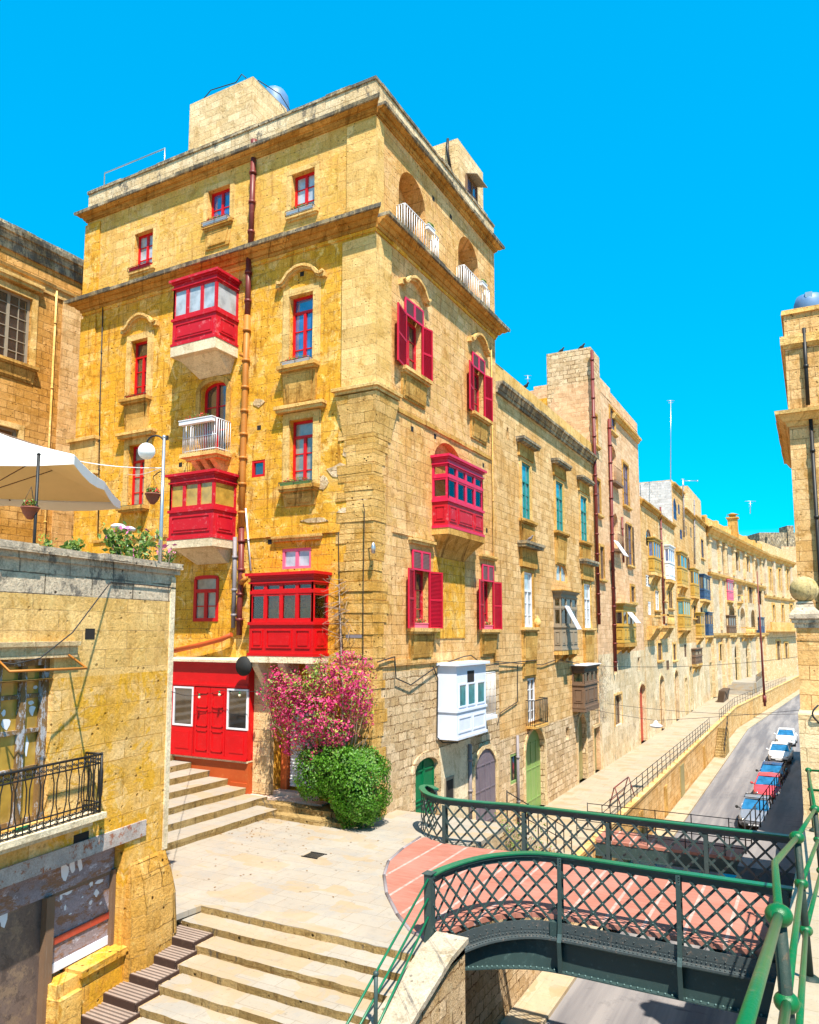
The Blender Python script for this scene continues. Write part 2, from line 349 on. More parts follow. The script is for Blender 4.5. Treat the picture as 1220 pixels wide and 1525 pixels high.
M['bluewhite'] = paint('blue_shade_white_paint', (.66,.70,.82), wear=(.8,.8,.85), amt=.3, dirt=(.45,.45,.5))  # bluish shade and sky reflection are put into this white
M['oldgrey'] = paint('bare_grey_timber', (.30,.24,.17), wear=(.50,.44,.36), amt=.8, rough=.8, sc=9, bmp=.6, streaky=True)
M['brown'] = paint('weathered_brown_timber', (.17,.10,.06), wear=(.32,.24,.18), amt=.8, rough=.8, sc=9, bmp=.6, streaky=True)
M['yellowp'] = paint('mustard_timber', (.50,.30,.05), wear=(.65,.5,.2), amt=.5, rough=.6)
M['bluep'] = paint('navy_timber', (.02,.06,.15), wear=(.1,.2,.3), amt=.4)
M['teal'] = paint('teal_frame_paint', (.02,.22,.20), wear=(.3,.5,.45), amt=.5)
M['doorgreen'] = paint('deep_green_door_paint', (.0,.14,.05), wear=(.05,.3,.15), amt=.3)
M['doorlime'] = paint('faded_lime_door', (.22,.34,.10), wear=(.5,.5,.3), amt=.7, sc=5, streaky=True)
M['purple'] = paint('sun_bleached_purple_wood', (.16,.13,.16), wear=(.42,.36,.38), amt=.9, sc=7, streaky=True, bmp=.5)
M['reddoor'] = paint('faded_red_door', (.45,.06,.03), wear=(.6,.25,.15), amt=.5)
M['rustbeam'] = patchy('rusted_steel_beam', (.52,.44,.40), [(.30,.07,.012), (.60,.54,.50), (.10,.03,.01)], 5, (.53,.60,.62))
M['purplewood'] = patchy('weathered_purple_plywood', (.34,.27,.29), [(.24,.11,.05), (.50,.47,.52), (.08,.05,.04)], 2.2, (.50,.57,.60), stretch=(1,1,2.5), bmp=.4)
M['metaldoor'] = patchy('brown_sheet_metal', (.15,.105,.09), [(.22,.15,.10), (.07,.05,.045)], 1.6, (.52,.55), rough=.5, bmp=.15)
M['brown2'] = paint('chestnut_timber', (.26,.11,.025), wear=(.40,.22,.08), amt=.5, rough=.7)
M['peel'] = patchy('peeling_blue_grey_paint', (.24,.13,.04), [(.42,.44,.50), (.06,.03,.02)], 8, (.52,.58), stretch=(1,1,.4))
M['palaz'] = stone('chalky_palazzo_stone', (.66,.55,.42), (.62,.50,.36), (.60,.43,.22), stain=(.36,.22,.09), bw=1.6, bh=.6, gap=.003, streak=.4, patch=.4, pit=.2, seed=33)
M['gold_top'] = stone('paler_yellow_limestone', (.82,.52,.20), (.80,.48,.15), (.72,.35,.045), stain=(.36,.14,.02), streak=.5, patch=.6, plaster=.35, pcol=(.74,.43,.09), pit=.6, mortar=(.56,.32,.11), bw=.85, bh=.36, gap=.007, seed=35)
M['lime'] = stone('limewashed_wall', (.80,.64,.44), (.76,.59,.38), (.66,.43,.19), stain=(.14,.09,.05), bw=2, bh=1, gap=.002, streak=.5, patch=.5, pit=.5, grey=.12, seed=37)
M['orange'] = paint('orange_door_paint', (.60,.14,.04), wear=(.7,.3,.15), amt=.3)
M['khaki'] = paint('stained_khaki_door', (.30,.25,.10), wear=(.45,.40,.22), amt=.7, streaky=True)
M['pipe_red'] = paint('burgundy_pipe_paint', (.16,.025,.02), wear=(.3,.12,.08), amt=.5, rough=.45)
M['pipe_rust'] = paint('rust_orange_pipe', (.42,.15,.02), wear=(.45,.28,.08), amt=.6, rough=.55)
M['pipe_grey'] = paint('grey_lead_pipe', (.22,.19,.2), wear=(.5,.45,.42), amt=.7, rough=.5)
M['plinth'] = paint('brick_red_plinth_paint', (.42,.07,.012), wear=(.5,.2,.05), amt=.5, rough=.6)
M['tile'] = paving('pink_tiles', (.66,.50,.40), (.62,.45,.36), (.55,.36,.26), bw=.2, bh=.2)
M['gblue'] = glass('sky_tinted_glass', (.05,.12,.35))  # blue of the reflected sky is put into the base colour
M['gdark'] = glass('dark_window_glass', (.035,.03,.03))
M['gcurt'] = glass('curtained_window_glass', (.30,.27,.22), .15, .6)
M['gyel'] = glass('yellow_backed_glass', (.50,.30,.05), .2, .5)  # yellow wall seen through the middle balcony is put into the pane colour
M['gteal'] = glass('teal_tinted_glass', (.04,.26,.30), .1)  # teal is the colour of the panes themselves
M['gwhite'] = glass('curtain_and_glare_glass', (.45,.48,.52), .2, .6)  # white glare on the top balcony panes is put into the colour; curtains elsewhere
def seethrough(name, tint=(.92,.90,.86), refl=.32):
    t = NT(name); P, X, Y, Z, g = t.pos(); t.N.remove(t.b)
    tr = t.n('ShaderNodeBsdfTransparent'); tr.inputs[0].default_value = (*tint, 1); gl = t.n('ShaderNodeBsdfGlossy'); gl.inputs['Roughness'].default_value = .04; gl.inputs['Color'].default_value = (.9,.93,1,1)
    bm = t.n('ShaderNodeBump'); bm.inputs['Strength'].default_value = .08; t.l(t.noise(P, 1.2, 2), bm.inputs['Height']); t.l(bm.outputs[0], gl.inputs['Normal'])
    fr = t.n('ShaderNodeFresnel'); fr.inputs['IOR'].default_value = 1.4; ad = t.math('ADD', fr.outputs[0], .02, True); ms = t.n('ShaderNodeMixShader'); t.l(ad, ms.inputs[0]); t.l(tr.outputs[0], ms.inputs[1]); t.l(gl.outputs[0], ms.inputs[2]); t.l(ms.outputs[0], t.N['Material Output'].inputs[0]); return t.mat
M['gthru'] = seethrough('clear_balcony_glass')
M['dark'] = simple('dark_interior', (.012,.009,.007), .9)
M['louv'] = paint('grey_louvre_slats', (.30,.16,.17), wear=(.4,.3,.3), amt=.3)
M['alu'] = simple('galvanised_metal', (.5,.5,.52), .35, .8)
M['lampw'] = simple('opal_lamp_glass', (.85,.85,.85), .3, var=.02)
M['canvas'] = simple('white_parasol_canvas', (.80,.78,.76), .8, var=.08, sc=2)
M['canvas_in'] = simple('golden_inner_canvas', (.75,.55,.25), .8, var=.15, sc=2)
M['terracotta'] = simple('terracotta_clay', (.22,.06,.035), .7)
M['leaf'] = leafmat('bush_leaves', (.026,.11,.004), (.11,.28,.012))
M['leaf2'] = leafmat('pale_leaves', (.07,.16,.03), (.20,.28,.05))
M['leafy'] = leafmat('yellow_green_leaves', (.22,.28,.03), (.45,.45,.06))
M['bract'] = leafmat('bougainvillea_bracts', (.46,.008,.085), (.70,.06,.22))
M['twig'] = simple('dry_twigs', (.30,.22,.17), .9)
M['dryleaf'] = simple('dry_brown_leaves', (.22,.11,.03), .9)
M['flower'] = simple('red_petals', (.6,.01,.02), .6)
M['flowerp'] = simple('pink_petals', (.7,.15,.35), .6)
M['tank'] = simple('blue_water_tank_plastic', (.10,.20,.38), .5)
M['rubber'] = simple('black_rubber', (.012,.012,.012), .8)
M['cable'] = simple('black_cable', (.015,.014,.014), .7)
M['bulb'] = simple('bulb_glass', (.75,.72,.5), .2)
M['carwhite'] = simple('white_car_paint', (.72,.72,.74), .25, var=.05)
M['carblue'] = simple('metallic_blue_car_paint', (.02,.07,.20), .25, .4, var=.1)
M['carred'] = simple('red_car_paint', (.55,.05,.06), .3, var=.15)
M['cargrey'] = simple('silver_grey_car_paint', (.28,.29,.33), .3, .4, var=.1)
M['carglass'] = glass('windscreen_glass', (.03,.14,.30), .05)
M['carblue2'] = simple('bright_blue_car_paint', (.03,.18,.50), .25, var=.05)
M['mossball'] = stone('mossy_stone', (.60,.48,.28), (.50,.38,.14), (.34,.22,.01), stain=(.08,.07,.02), bw=9, bh=9, gap=.0001, streak=.2, patch=.9, pit=.6, rub=.5, grey=.15, bmp=.5, seed=31)
M['pipe_red2'] = paint('dark_brown_timber', (.05,.025,.018), wear=(.14,.09,.06), amt=.5, rough=.8)
M['slat'] = paint('lit_slat_timber', (.30,.22,.18), wear=(.44,.36,.30), amt=.7, rough=.8)  # pale tone of sunlit slats is put into the colour
M['chrome'] = simple('chrome', (.6,.6,.6), .15, 1.0)
# ---------------- the setting ----------------
XF, YF = -12.77, 21.2                       # planes of the corner house
ML = Fr((0, YF), (1, 0), (0, -1)); MR = Fr((XF, 0), (0, 1), (1, 0))
def asphalt():
    t = NT('grey_asphalt'); P, X, Y, Z, g = t.pos()
    tr = t.noise(t.comb(t.math('MULTIPLY', X, 1.1), t.math('MULTIPLY', Y, .06), 0), 1.0, 4, .6)
    fine = t.noise(P, 40, 4, .8); mid = t.noise(P, 1.2, 6, .7)
    col = t.mix(t.ramp(tr, .40, .62), (.14,.13,.14), (.27,.245,.24))
    col = t.mix(t.ramp(mid, .58, .8, 0, .7), col, (.05,.045,.05))
    col = t.mix(t.ramp(t.noise(t.comb(t.math('MULTIPLY', X, .4), t.math('MULTIPLY', Y, 2.2), 0), 1.1, 3), .66, .7, 0, .6), col, (.05,.045,.05))
    col = t.mix(t.ramp(fine, .3, .7, .35, 0), col, (.03,.03,.03))
    t.l(col, t.b.inputs['Base Color']); t.b.inputs['Roughness'].default_value = .85; t.bump(fine, .4, .01); return t.mat
M['asphalt'] = asphalt()
M['parwash'] = stone('weathered_parapet_top', (.50,.44,.36), (.46,.39,.30), (.42,.31,.17), stain=(.12,.10,.07), bw=3, bh=2, gap=.002, streak=.3, patch=.4, pit=.5, grey=.15, seed=41)
M['pavec'] = paving('worn_kerb_pavement', (.40,.32,.22), (.37,.29,.19), (.33,.23,.12), bw=1.6, bh=.7, ang=90)
M['earth'] = simple('distant_ground', (.30,.22,.12), .95)
def bend(y):  # the street turns slightly beyond Y = 98
    return 0.0 if y < 98 else (y-98)*math.tan(R(4.2))
def strip(mb, x0, x1, z, ys, m=0, zf=None):
    for a, b in zip(ys, ys[1:]):
        za = zf(a) if zf else z; zb = zf(b) if zf else z
        mb.face([(x0+bend(a), a, za), (x1+bend(a), a, za), (x1+bend(b), b, zb), (x0+bend(b), b, zb)], m)
YS = [-40, 0, 20, 40, 60, 80, 98, 120, 160, 220, 320]
g = MB(); g.face([(-2500,-2500,-6.3), (2500,-2500,-6.3), (2500,2500,-6.3), (-2500,2500,-6.3)]); g.build('ground', M['earth'], kind='structure')
g = MB(); strip(g, -7.6, -.4, -5.55, YS); g.build('road', M['asphalt'], kind='structure')
g = MB()
for a, b in zip(YS, YS[1:]):
    g.hexa([(-8.7+bend(a),a,-6),(-7.6+bend(a),a,-6),(-7.6+bend(b),b,-6),(-8.7+bend(b),b,-6),(-8.7+bend(a),a,-5.42),(-7.6+bend(a),a,-5.42),(-7.6+bend(b),b,-5.42),(-8.7+bend(b),b,-5.42)])
g.build('pavement', M['pavec'], kind='structure')
# upper walkway
g = MB(); strip(g, -13.5, -8.78, -3.0, [30.4, 45, 60, 80, 98, 120, 160, 220, 320]); g.build('walkway', M['walk'], kind='structure')
# retaining wall under the walkway, coping included; gap for the little stair
w = MB()
def rw(a, b, z0=-6.2, z1=-3.02):
    w.hexa([(-12.6+bend(a),a,z0),(-8.75+bend(a),a,z0),(-8.75+bend(b),b,z0),(-12.6+bend(b),b,z0),(-12.6+bend(a),a,z1),(-8.75+bend(a),a,z1),(-8.75+bend(b),b,z1),(-12.6+bend(b),b,z1)])
    w.hexa([(-9.05+bend(a),a,z1),(-8.70+bend(a),a,z1),(-8.70+bend(b),b,z1),(-9.05+bend(b),b,z1),(-9.05+bend(a),a,z1+.14),(-8.70+bend(a),a,z1+.14),(-8.70+bend(b),b,z1+.14),(-9.05+bend(b),b,z1+.14)])
for a, b in ((30.4, 60), (60, 80), (80, 98), (98, 120), (120, 160), (160, 320)): rw(a, b)
root = thing('retaining_wall', 'long stained stone retaining wall between the upper walkway and the sunken road', 'wall', (-8.75, 60, -6))
w.build('wall', M['b2'], root)
q = MB()
for px, pt, pb in ((1014.5, 1124, 1179),):
    a, z1 = Fr((-8.75,0),(0,1),(1,0)).hit(px, pt); z0 = -5.4
    q.box(-8.75, -8.69, a-.75, a+.75, z0, z0+2.1)
q.build('door', M['khaki'], root, label='faded green door low in the retaining wall')
q = MB()
for yy in (42.5, 50, 68.5):
    q.box(-8.75, -8.71, yy-.5, yy+.5, -5.4, -3.6)
q.build('blocked_opening', M['trim_dirty'], root)
# plaza
g = MB()
N = 26
plz = [(-16.3, 12.2), (-12.3, 12.2), (-12.2, 13.0)]
for i in range(N+1):
    plz.append((-12.2+5.5*i/N, 13.0+random.uniform(-.02, .02)))
plz += [(-6.2, 13.02), (-6.2, 13.75), (-6.85, 14.25), (-7.6, 15.1), (-8.75, 16.3), (-8.75, 22.8), (XF, 22.8), (XF, 22.6), (-16.3, 22.6)]
g.prism([(x, y, 0.0) for x, y in plz], (0, 0, -.12), 0)
g.build('plaza', [M['pave']], kind='structure')
# steps: three flights
g = MB()
def step_run_x(x0, x1, y0, y1, z, th, n=22, jit=.02):   # a tread whose front edge (low-y side) runs along x
    ed = [(x0+(x1-x0)*i/n, y0+random.uniform(-jit, jit)) for i in range(n+1)]
    for a, b in zip(ed, ed[1:]):
        g.face([(a[0],a[1],z), (b[0],b[1],z), (b[0],y1,z), (a[0],y1,z)], 0)
        c = .02+random.uniform(0, .015)
        g.face([(a[0],a[1],z), (b[0],b[1],z), (b[0],b[1]+c,z-th-.05), (a[0],a[1]+c,z-th-.05)], 1)
def lbx(y):      # face of the left foreground building
    return -12.3 + .131*(12.0-y)
EDGE = [13.0-.545*k for k in range(22)]
g2 = [(k, EDGE[k], -.15*k) for k in range(1, 22)]
for i in range(N):      # riser under the plaza edge
    a, b = plz[3+i], plz[4+i]
    g.face([(a[0],a[1]-.006,-.012), (b[0],b[1]-.006,-.012), (b[0],b[1]-.004,-.2), (a[0],a[1]-.004,-.2)], 1)
for k, y, z in g2:
    step_run_x(lbx(y)+(1.0 if k > 1 else .1), -6.45, y, EDGE[k-1]+.15, z, .15)
# rising flight on the left
def stepx(k): return -15.95-.86*k
for k in range(0, 13):
    x0 = stepx(k); z = .215*(k+1); x1 = x0-1.0 if k < 12 else -36
    ya = 9.0; yb = {0: 20.6, 1: 20.75, 2: 20.8}.get(k, 21.2)
    n = 24; ed = [(x0-.012*(12-i)+random.uniform(-.025, .025), ya+(yb-ya)*i/n) for i in range(n+1)]
    for a, b in zip(ed, ed[1:]):
        g.face([(a[0],a[1],z), (b[0],b[1],z), (x1,b[1],z), (x1,a[1],z)], 0)
        c = .03+random.uniform(0, .02)
        g.face([(a[0],a[1],z), (b[0],b[1],z), (b[0]-c,b[1],z-.26), (a[0]-c,a[1],z-.26)], 1)
    g.face([(x0,yb,z),(x1,yb,z),(x1,yb,z-.25),(x0,yb,z-.25)], 1)
# flight down beside the corner house to the walkway
for k in range(18):
    y = 22.8+.42*k; z = -.167*(k+1)
    g.face([(XF,y,z+.167),(-8.75,y,z+.167),(-8.75,y,z),(XF,y,z)], 1)
    g.face([(XF,y,z),(-8.75,y,z),(-8.75,y+.42,z),(XF,y+.42,z)], 0)
# small stair down through the retaining wall
for k in range(12):
    y = 79-.35*k; z = -3.0-.2*(k+1)
    g.box(-8.7, -7.8, y-.35, y, -5.5, z, 1)
g.build('steps', [M['pave'], M['riser']], kind='structure')
# masonry carrying the plaza and the near flight
w = MB(); w.box(-16.5, -8.75, 13.0, 30.3, -6.3, -3.3)
w.box(-16.5, -8.75, 13.05, 22.75, -3.3, -.125)
for k in range(18): w.box(-12.7, -8.75, 22.8+.42*k, 23.22+.42*k, -3.3, -.167*(k+1)-.012)
w.box(-8.75, -6.27, 13.06, 13.69, -6.3, -.125)
w.prism([(-8.75,13.70,-6.3),(-6.3,13.70,-6.3),(-6.92,14.2,-6.3),(-7.65,15.0,-6.3),(-8.75,16.2,-6.3)], (0,0,6.17))
for k in range(1, 22): w.box(-13, -6.47, EDGE[k]+.05, EDGE[k-1]+.05, -6.3, -.15*k-.025)
w.build('plaza_retaining_wall', M['rubble'], label='rough rock retaining wall under the plaza, below the near end of the iron bridge', cat='wall')
# near parapet that slopes with the steps
w = MB()
pr = [(13.75, 0.08), (13.0, -.0), (9.0, -1.18), (2.0, -3.1)]
for (a, za), (b, zb) in zip(pr, pr[1:]):
    w.hexa([(-6.75,b,-6.3),(-6.2,b,-6.3),(-6.2,a,-6.3),(-6.75,a,-6.3),(-6.75,b,zb),(-6.2,b,zb),(-6.2,a,za),(-6.75,a,za)])
    w.hexa([(-6.80,b,zb),(-6.12,b,zb),(-6.12,a,za),(-6.80,a,za),(-6.80,b,zb+.10),(-6.12,b,zb+.10),(-6.12,a,za+.10),(-6.80,a,za+.10)], 1)
w.build('sloping_parapet', [M['rubble'], M['parwash']], label='pale stone parapet sloping down beside the near steps', cat='parapet')
# terrace on the camera side
TP = [(-6, 5.1), (3.9, 3.66), (7.3, 3.15), (10.9, 2.72), (17.4, 2.1), (27, 1.9), (80, 1.9)]
g = MB()
for (a, za), (b, zb) in zip(TP, TP[1:]):
    g.hexa([(-.42,a,-6.3),(9,a,-6.3),(9,b,-6.3),(-.42,b,-6.3),(-.42,a,za),(9,a,za),(9,b,zb),(-.42,b,zb)])
g.build('terrace', M['terr'], kind='structure')
# ramp along the right side of the road
g = MB()
for (a, za), (b, zb) in (((22, -.1), (27, -.6)), ((27, -.6), (53, -3.1)), ((53, -3.1), (78, -5.5))):
    g.hexa([(-2.1,a,-6.3),(-.42,a,-6.3),(-.42,b,-6.3),(-2.1,b,-6.3),(-2.1,a,za),(-.42,a,za),(-.42,b,zb),(-2.1,b,zb)])
g.build('ramp', M['asphalt'], kind='structure')
# ---------------- builders for facades ----------------
def wall_mb(mb, fr, a0, a1, z0, z1, holes, depth=.35, m=0, mback=None):
    """front sheet with openings; holes are (a0,a1,z0,z1,arch) with arch = rise of a round head (0 = flat)"""
    A = sorted({a0, a1, *[h[0] for h in holes], *[h[1] for h in holes]}); Zs = sorted({z0, z1, *[h[2] for h in holes], *[h[3] for h in holes]})
    A = [a for a in A if a0-1e-6 <= a <= a1+1e-6]; Zs = [z for z in Zs if z0-1e-6 <= z <= z1+1e-6]
    for x, y in zip(A, A[1:]):
        for p, q in zip(Zs, Zs[1:]):
            cx, cz = (x+y)/2, (p+q)/2
            if y-x < 1e-5 or q-p < 1e-5: continue
            if any(h[0] < cx < h[1] and h[2] < cz < h[3] for h in holes): continue
            mb.face([fr.P(x,p), fr.P(y,p), fr.P(y,q), fr.P(x,q)], m)
    for h in holes:
        x, y, p, q = h[:4]; rise = h[4] if len(h) > 4 else 0
        dp = h[5] if len(h) > 5 else depth
        zs = q-rise
        mb.face([fr.P(x,p,0), fr.P(x,p,-dp), fr.P(x,zs,-dp), fr.P(x,zs,0)], m)
        mb.face([fr.P(y,p,0), fr.P(y,p,-dp), fr.P(y,zs,-dp), fr.P(y,zs,0)], m)
        mb.face([fr.P(x,p,0), fr.P(y,p,0), fr.P(y,p,-dp), fr.P(x,p,-dp)], m)
        if rise <= 0: mb.face([fr.P(x,q,0), fr.P(y,q,0), fr.P(y,q,-dp), fr.P(x,q,-dp)], m)
        else:
            n = 14; c = (x+y)/2; r = (y-x)/2
            arc = [(c-r*math.cos(math.pi*i/n), zs+rise*math.sin(math.pi*i/n)) for i in range(n+1)]
            for (u0, w0), (u1, w1) in zip(arc, arc[1:]):
                mb.face([fr.P(u0,w0,0), fr.P(u1,w1,0), fr.P(u1,q,0), fr.P(u0,q,0)], m)
                mb.face([fr.P(u0,w0,0), fr.P(u1,w1,0), fr.P(u1,w1,-dp), fr.P(u0,w0,-dp)], m, True)
        mb.face([fr.P(x,p,-dp-.01), fr.P(y,p,-dp-.01), fr.P(y,q,-dp-.01), fr.P(x,q,-dp-.01)], m if mback is None else mback)
def arcpts(x, y, zs, rise, n=10):
    c = (x+y)/2; r = (y-x)/2
    return [(c-r*math.cos(math.pi*i/n), zs+rise*math.sin(math.pi*i/n)) for i in range(n+1)]
def window(fr, par, r, mat, glassm, d=-.28, cols=2, rows=3, transom=None, arch=0, t=.092, name='window', label=None, trows=1, split=True):
    """frame bars as one mesh, glass as its child"""
    a0, a1, z0, z1 = r; mb = MB(); zs = z1-arch
    mb.fb(fr, a0, a0+t, d, d+.09, z0, zs); mb.fb(fr, a1-t, a1, d, d+.09, z0, zs); mb.fb(fr, a0+t, a1-t, d, d+.085, z0, z0+t)
    if arch: mb.sweep(fr, [(p[0], p[1]) for p in arcpts(a0+t/2, a1-t/2, zs, arch-t/2)], t, d, d+.09)
    else: mb.fb(fr, a0+t, a1-t, d, d+.085, z1-t, z1)
    zt = z1
    if transom:
        zt = z0+(z1-z0)*transom; mb.fb(fr, a0+t, a1-t, d, d+.095, zt-t*.5, zt+t*.5)
    if cols >= 2 and split:
        c = (a0+a1)/2; mb.fb(fr, c-t*.6, c+t*.6, d, d+.088, z0+t, (zt if transom else zs+arch*.95)-.01)
    for k in range(1, rows):
        z = z0+(zt-z0)*k/rows; mb.fb(fr, a0+t, a1-t, d+.01, d+.06, z-.018, z+.018)
    if cols > 2:
        for k in range(1, cols):
            a = a0+(a1-a0)*k/cols; mb.fb(fr, a-.018, a+.018, d+.012, d+.062, z0+t, zt)
    o = mb.build(name, mat, par, label=label)
    gl = MB()
    if arch:
        pl = [fr.P(a0+.02, z0+.02, d+.03), fr.P(a1-.02, z0+.02, d+.03)] + [fr.P(p[0], p[1], d+.03) for p in reversed(arcpts(a0+.02, a1-.02, zs, arch-.03))]
        nn = Vector(fr.P(0,0,-.02))-Vector(fr.P(0,0,0)); gl.prism(pl, nn)
    else: gl.fb(fr, a0+.02, a1-.02, d+.01, d+.03, z0+.02, z1-.02)
    gl.build('pane', glassm, o)
    return o
def louvre(fr, par, a0, a1, z0, z1, mat, d0=.03, th=.06, mids=(.5,), name='shutter', label=None, slatm=None):
    mb = MB(); t = .07; d1 = d0+th
    mb.fb(fr, a0, a0+t, d0, d1, z0, z1); mb.fb(fr, a1-t, a1, d0, d1, z0, z1)
    zz = [z0]+[z0+(z1-z0)*q for q in mids]+[z1]
    for z in zz:
        lo, hi = max(z0, z-t*.6), min(z1, z+t*.6)
        if z == z0: lo, hi = z0, z0+t
        if z == z1: lo, hi = z1-t, z1
        mb.fb(fr, a0+t, a1-t, d0+.003, d1-.003, lo, hi)
    z = z0+t
    while z < z1-t:
        mb.hexa([fr.P(a0+t,z,d0+.01),fr.P(a1-t,z,d0+.01),fr.P(a1-t,z-.02,d1-.012),fr.P(a0+t,z-.02,d1-.012),
                 fr.P(a0+t,z+.012,d0+.01),fr.P(a1-t,z+.012,d0+.01),fr.P(a1-t,z-.008,d1-.012),fr.P(a0+t,z-.008,d1-.012)], 1)
        z += .05
    mb.fb(fr, a0+t, a1-t, d0+.002, d0+.008, z0+t, z1-t, 1)
    return mb.build(name, [mat, slatm or mat], par, label=label)
def leafopen(fr, par, ah, w, z0, z1, mat, ang, sgn, **k):
    """shutter leaf hinged at ah, swung ang degrees off the wall"""
    a = math.radians(ang); u = fr.u*(sgn*math.cos(a)) + fr.n*math.sin(a); nn = fr.n*math.cos(a) - fr.u*(sgn*math.sin(a))
    h = fr.P(ah, 0, .03); f2 = Fr((h[0], h[1]), (u.x, u.y), (nn.x, nn.y))
    return louvre(f2, par, 0, w, z0, z1, mat, d0=0, **k)
def surround(fr, par, r, mat, w=.16, d=.07, head=True, name='surround', ears=False):
    a0, a1, z0, z1 = r; mb = MB()
    mb.fb(fr, a0-w, a0-.005, -.02, d, z0, z1); mb.fb(fr, a1+.005, a1+w, -.02, d, z0, z1)
    if head: mb.fb(fr, a0-w, a1+w, -.02, d+.002, z1+.004, z1+w)
    mb.fb(fr, a0-w-.05, a0-w, -.02, d*.5, z0, z1+w); mb.fb(fr, a1+w, a1+w+.05, -.02, d*.5, z0, z1+w)
    return mb.build(name, mat, par, jit=.006)
def sill(fr, par, r, mat, wide=.25, dep=.28, th=.13, apron=0, mat2=None, taper=.07):
    a0, a1, z0, z1 = r; mb = MB()
    mb.fb(fr, a0-wide, a1+wide, -.02, dep, z0-th, z0)
    mb.fb(fr, a0-wide+.06, a1+wide-.06, -.02, dep-.07, z0-th-.08, z0-th)
    o = mb.build('sill', mat, par, jit=.006)
    if apron:
        q = MB(); A0, A1 = a0-wide+.1, a1+wide-.1; zt = z0-th-.08; zb = zt-apron; tp = taper
        q.hexa([fr.P(A0+tp,zb,-.02),fr.P(A1-tp,zb,-.02),fr.P(A1-tp,zb,.06),fr.P(A0+tp,zb,.06),fr.P(A0,zt,-.02),fr.P(A1,zt,-.02),fr.P(A1,zt,min(dep-.12,.14)),fr.P(A0,zt,min(dep-.12,.14))])
        q.hexa([fr.P(A0+tp+.15,zb+.1,0),fr.P(A1-tp-.15,zb+.1,0),fr.P(A1-tp-.15,zb+.1,.10),fr.P(A0+tp+.15,zb+.1,.10),fr.P(A0+.12,zt-.08,0),fr.P(A1-.12,zt-.08,0),fr.P(A1-.12,zt-.08,min(dep-.08,.18)),fr.P(A0+.12,zt-.08,min(dep-.08,.18))])
        q.build('apron', mat2 or mat, par, jit=.01)
    return o
def ledge(fr, par, a0, a1, z, mat, th=.12, dep=.22, name='ledge', steps=2):
    mb = MB()
    for k in range(steps): mb.fb(fr, a0+.05*k, a1-.05*k, -.02, dep-.06*k, z-th*(k+1)*.8+.0, z-th*k*.8+.002*k)
    return mb.build(name, mat, par, jit=.006)
def hood(fr, par, c, w, z, mat, rise=.35, dep=.22, name='hood', label=None):
    """baroque scrolled hood: low ears sweeping up to a round middle"""
    mb = MB(); P = []
    for i in range(25):
        q = -1+2*i/24; x = abs(q)
        if x < .55: h = rise*(.55+.45*math.cos(x/.55*math.pi/2)) 
        elif x < .72: h = rise*(.55-.55*(x-.55)/.17)
        else: h = -rise*.15*math.sin((x-.72)/.28*math.pi)
        P.append((c+q*w/2, z+h))
    mb.sweep(fr, P, .10, -.02, dep)
    mb.sweep(fr, [(a, b-.09) for a, b in P[1:-1]], .07, -.02, dep*.6)
    for e in (-1, 1):
        mb.fb(fr, c+e*w/2-.07, c+e*w/2+.07, -.02, dep*.7, z-.22, z-.02)
    return mb.build(name, mat, par, jit=.008, label=label)
def cornice(fr, par, a0, a1, z, prof, mat, name='cornice', e0=0, e1=0, label=None):
    """prof: (projection, z below top) stack from top down; e0/e1 = 1 mitres that end"""
    mb = MB()
    n = max(1, int((a1-a0)/1.1))
    for (p0, p1, zt, zb) in prof:
        xs = [a0-e0*0 + (a1-a0)*i/n for i in range(n+1)]
        for i in range(n):
            x0, x1 = xs[i], xs[i+1]; j = random.uniform(-.018, .018)
            x0t = x0-(e0*p0 if i == 0 else 0); x1t = x1+(e1*p0 if i == n-1 else 0)
            x0b = x0-(e0*p1 if i == 0 else 0); x1b = x1+(e1*p1 if i == n-1 else 0)
            mb.hexa([fr.P(x0,z-zb,-.05),fr.P(x1,z-zb,-.05),fr.P(x1b,z-zb,p1),fr.P(x0b,z-zb,p1),
                     fr.P(x0,z-zt+j*.5,-.05),fr.P(x1,z-zt+j*.5,-.05),fr.P(x1t,z-zt+j*.5,p0+j),fr.P(x0t,z-zt+j*.5,p0+j)])
    return mb.build(name, mat, par, label=label)
def spx(fr, px, py, a):  # depth d in front of the facade at which the line (a, any z) is seen at column px
    lo, hi = 0.0, 4.0
    z = fr.hit(px, py)[1]
    f = lambda d: proj(fr.P(a, z, d))[0]-px
    s0 = f(lo)
    for _ in range(40):
        m_ = (lo+hi)/2
        if (f(m_) > 0) == (s0 > 0): lo = m_
        else: hi = m_
    return (lo+hi)/2
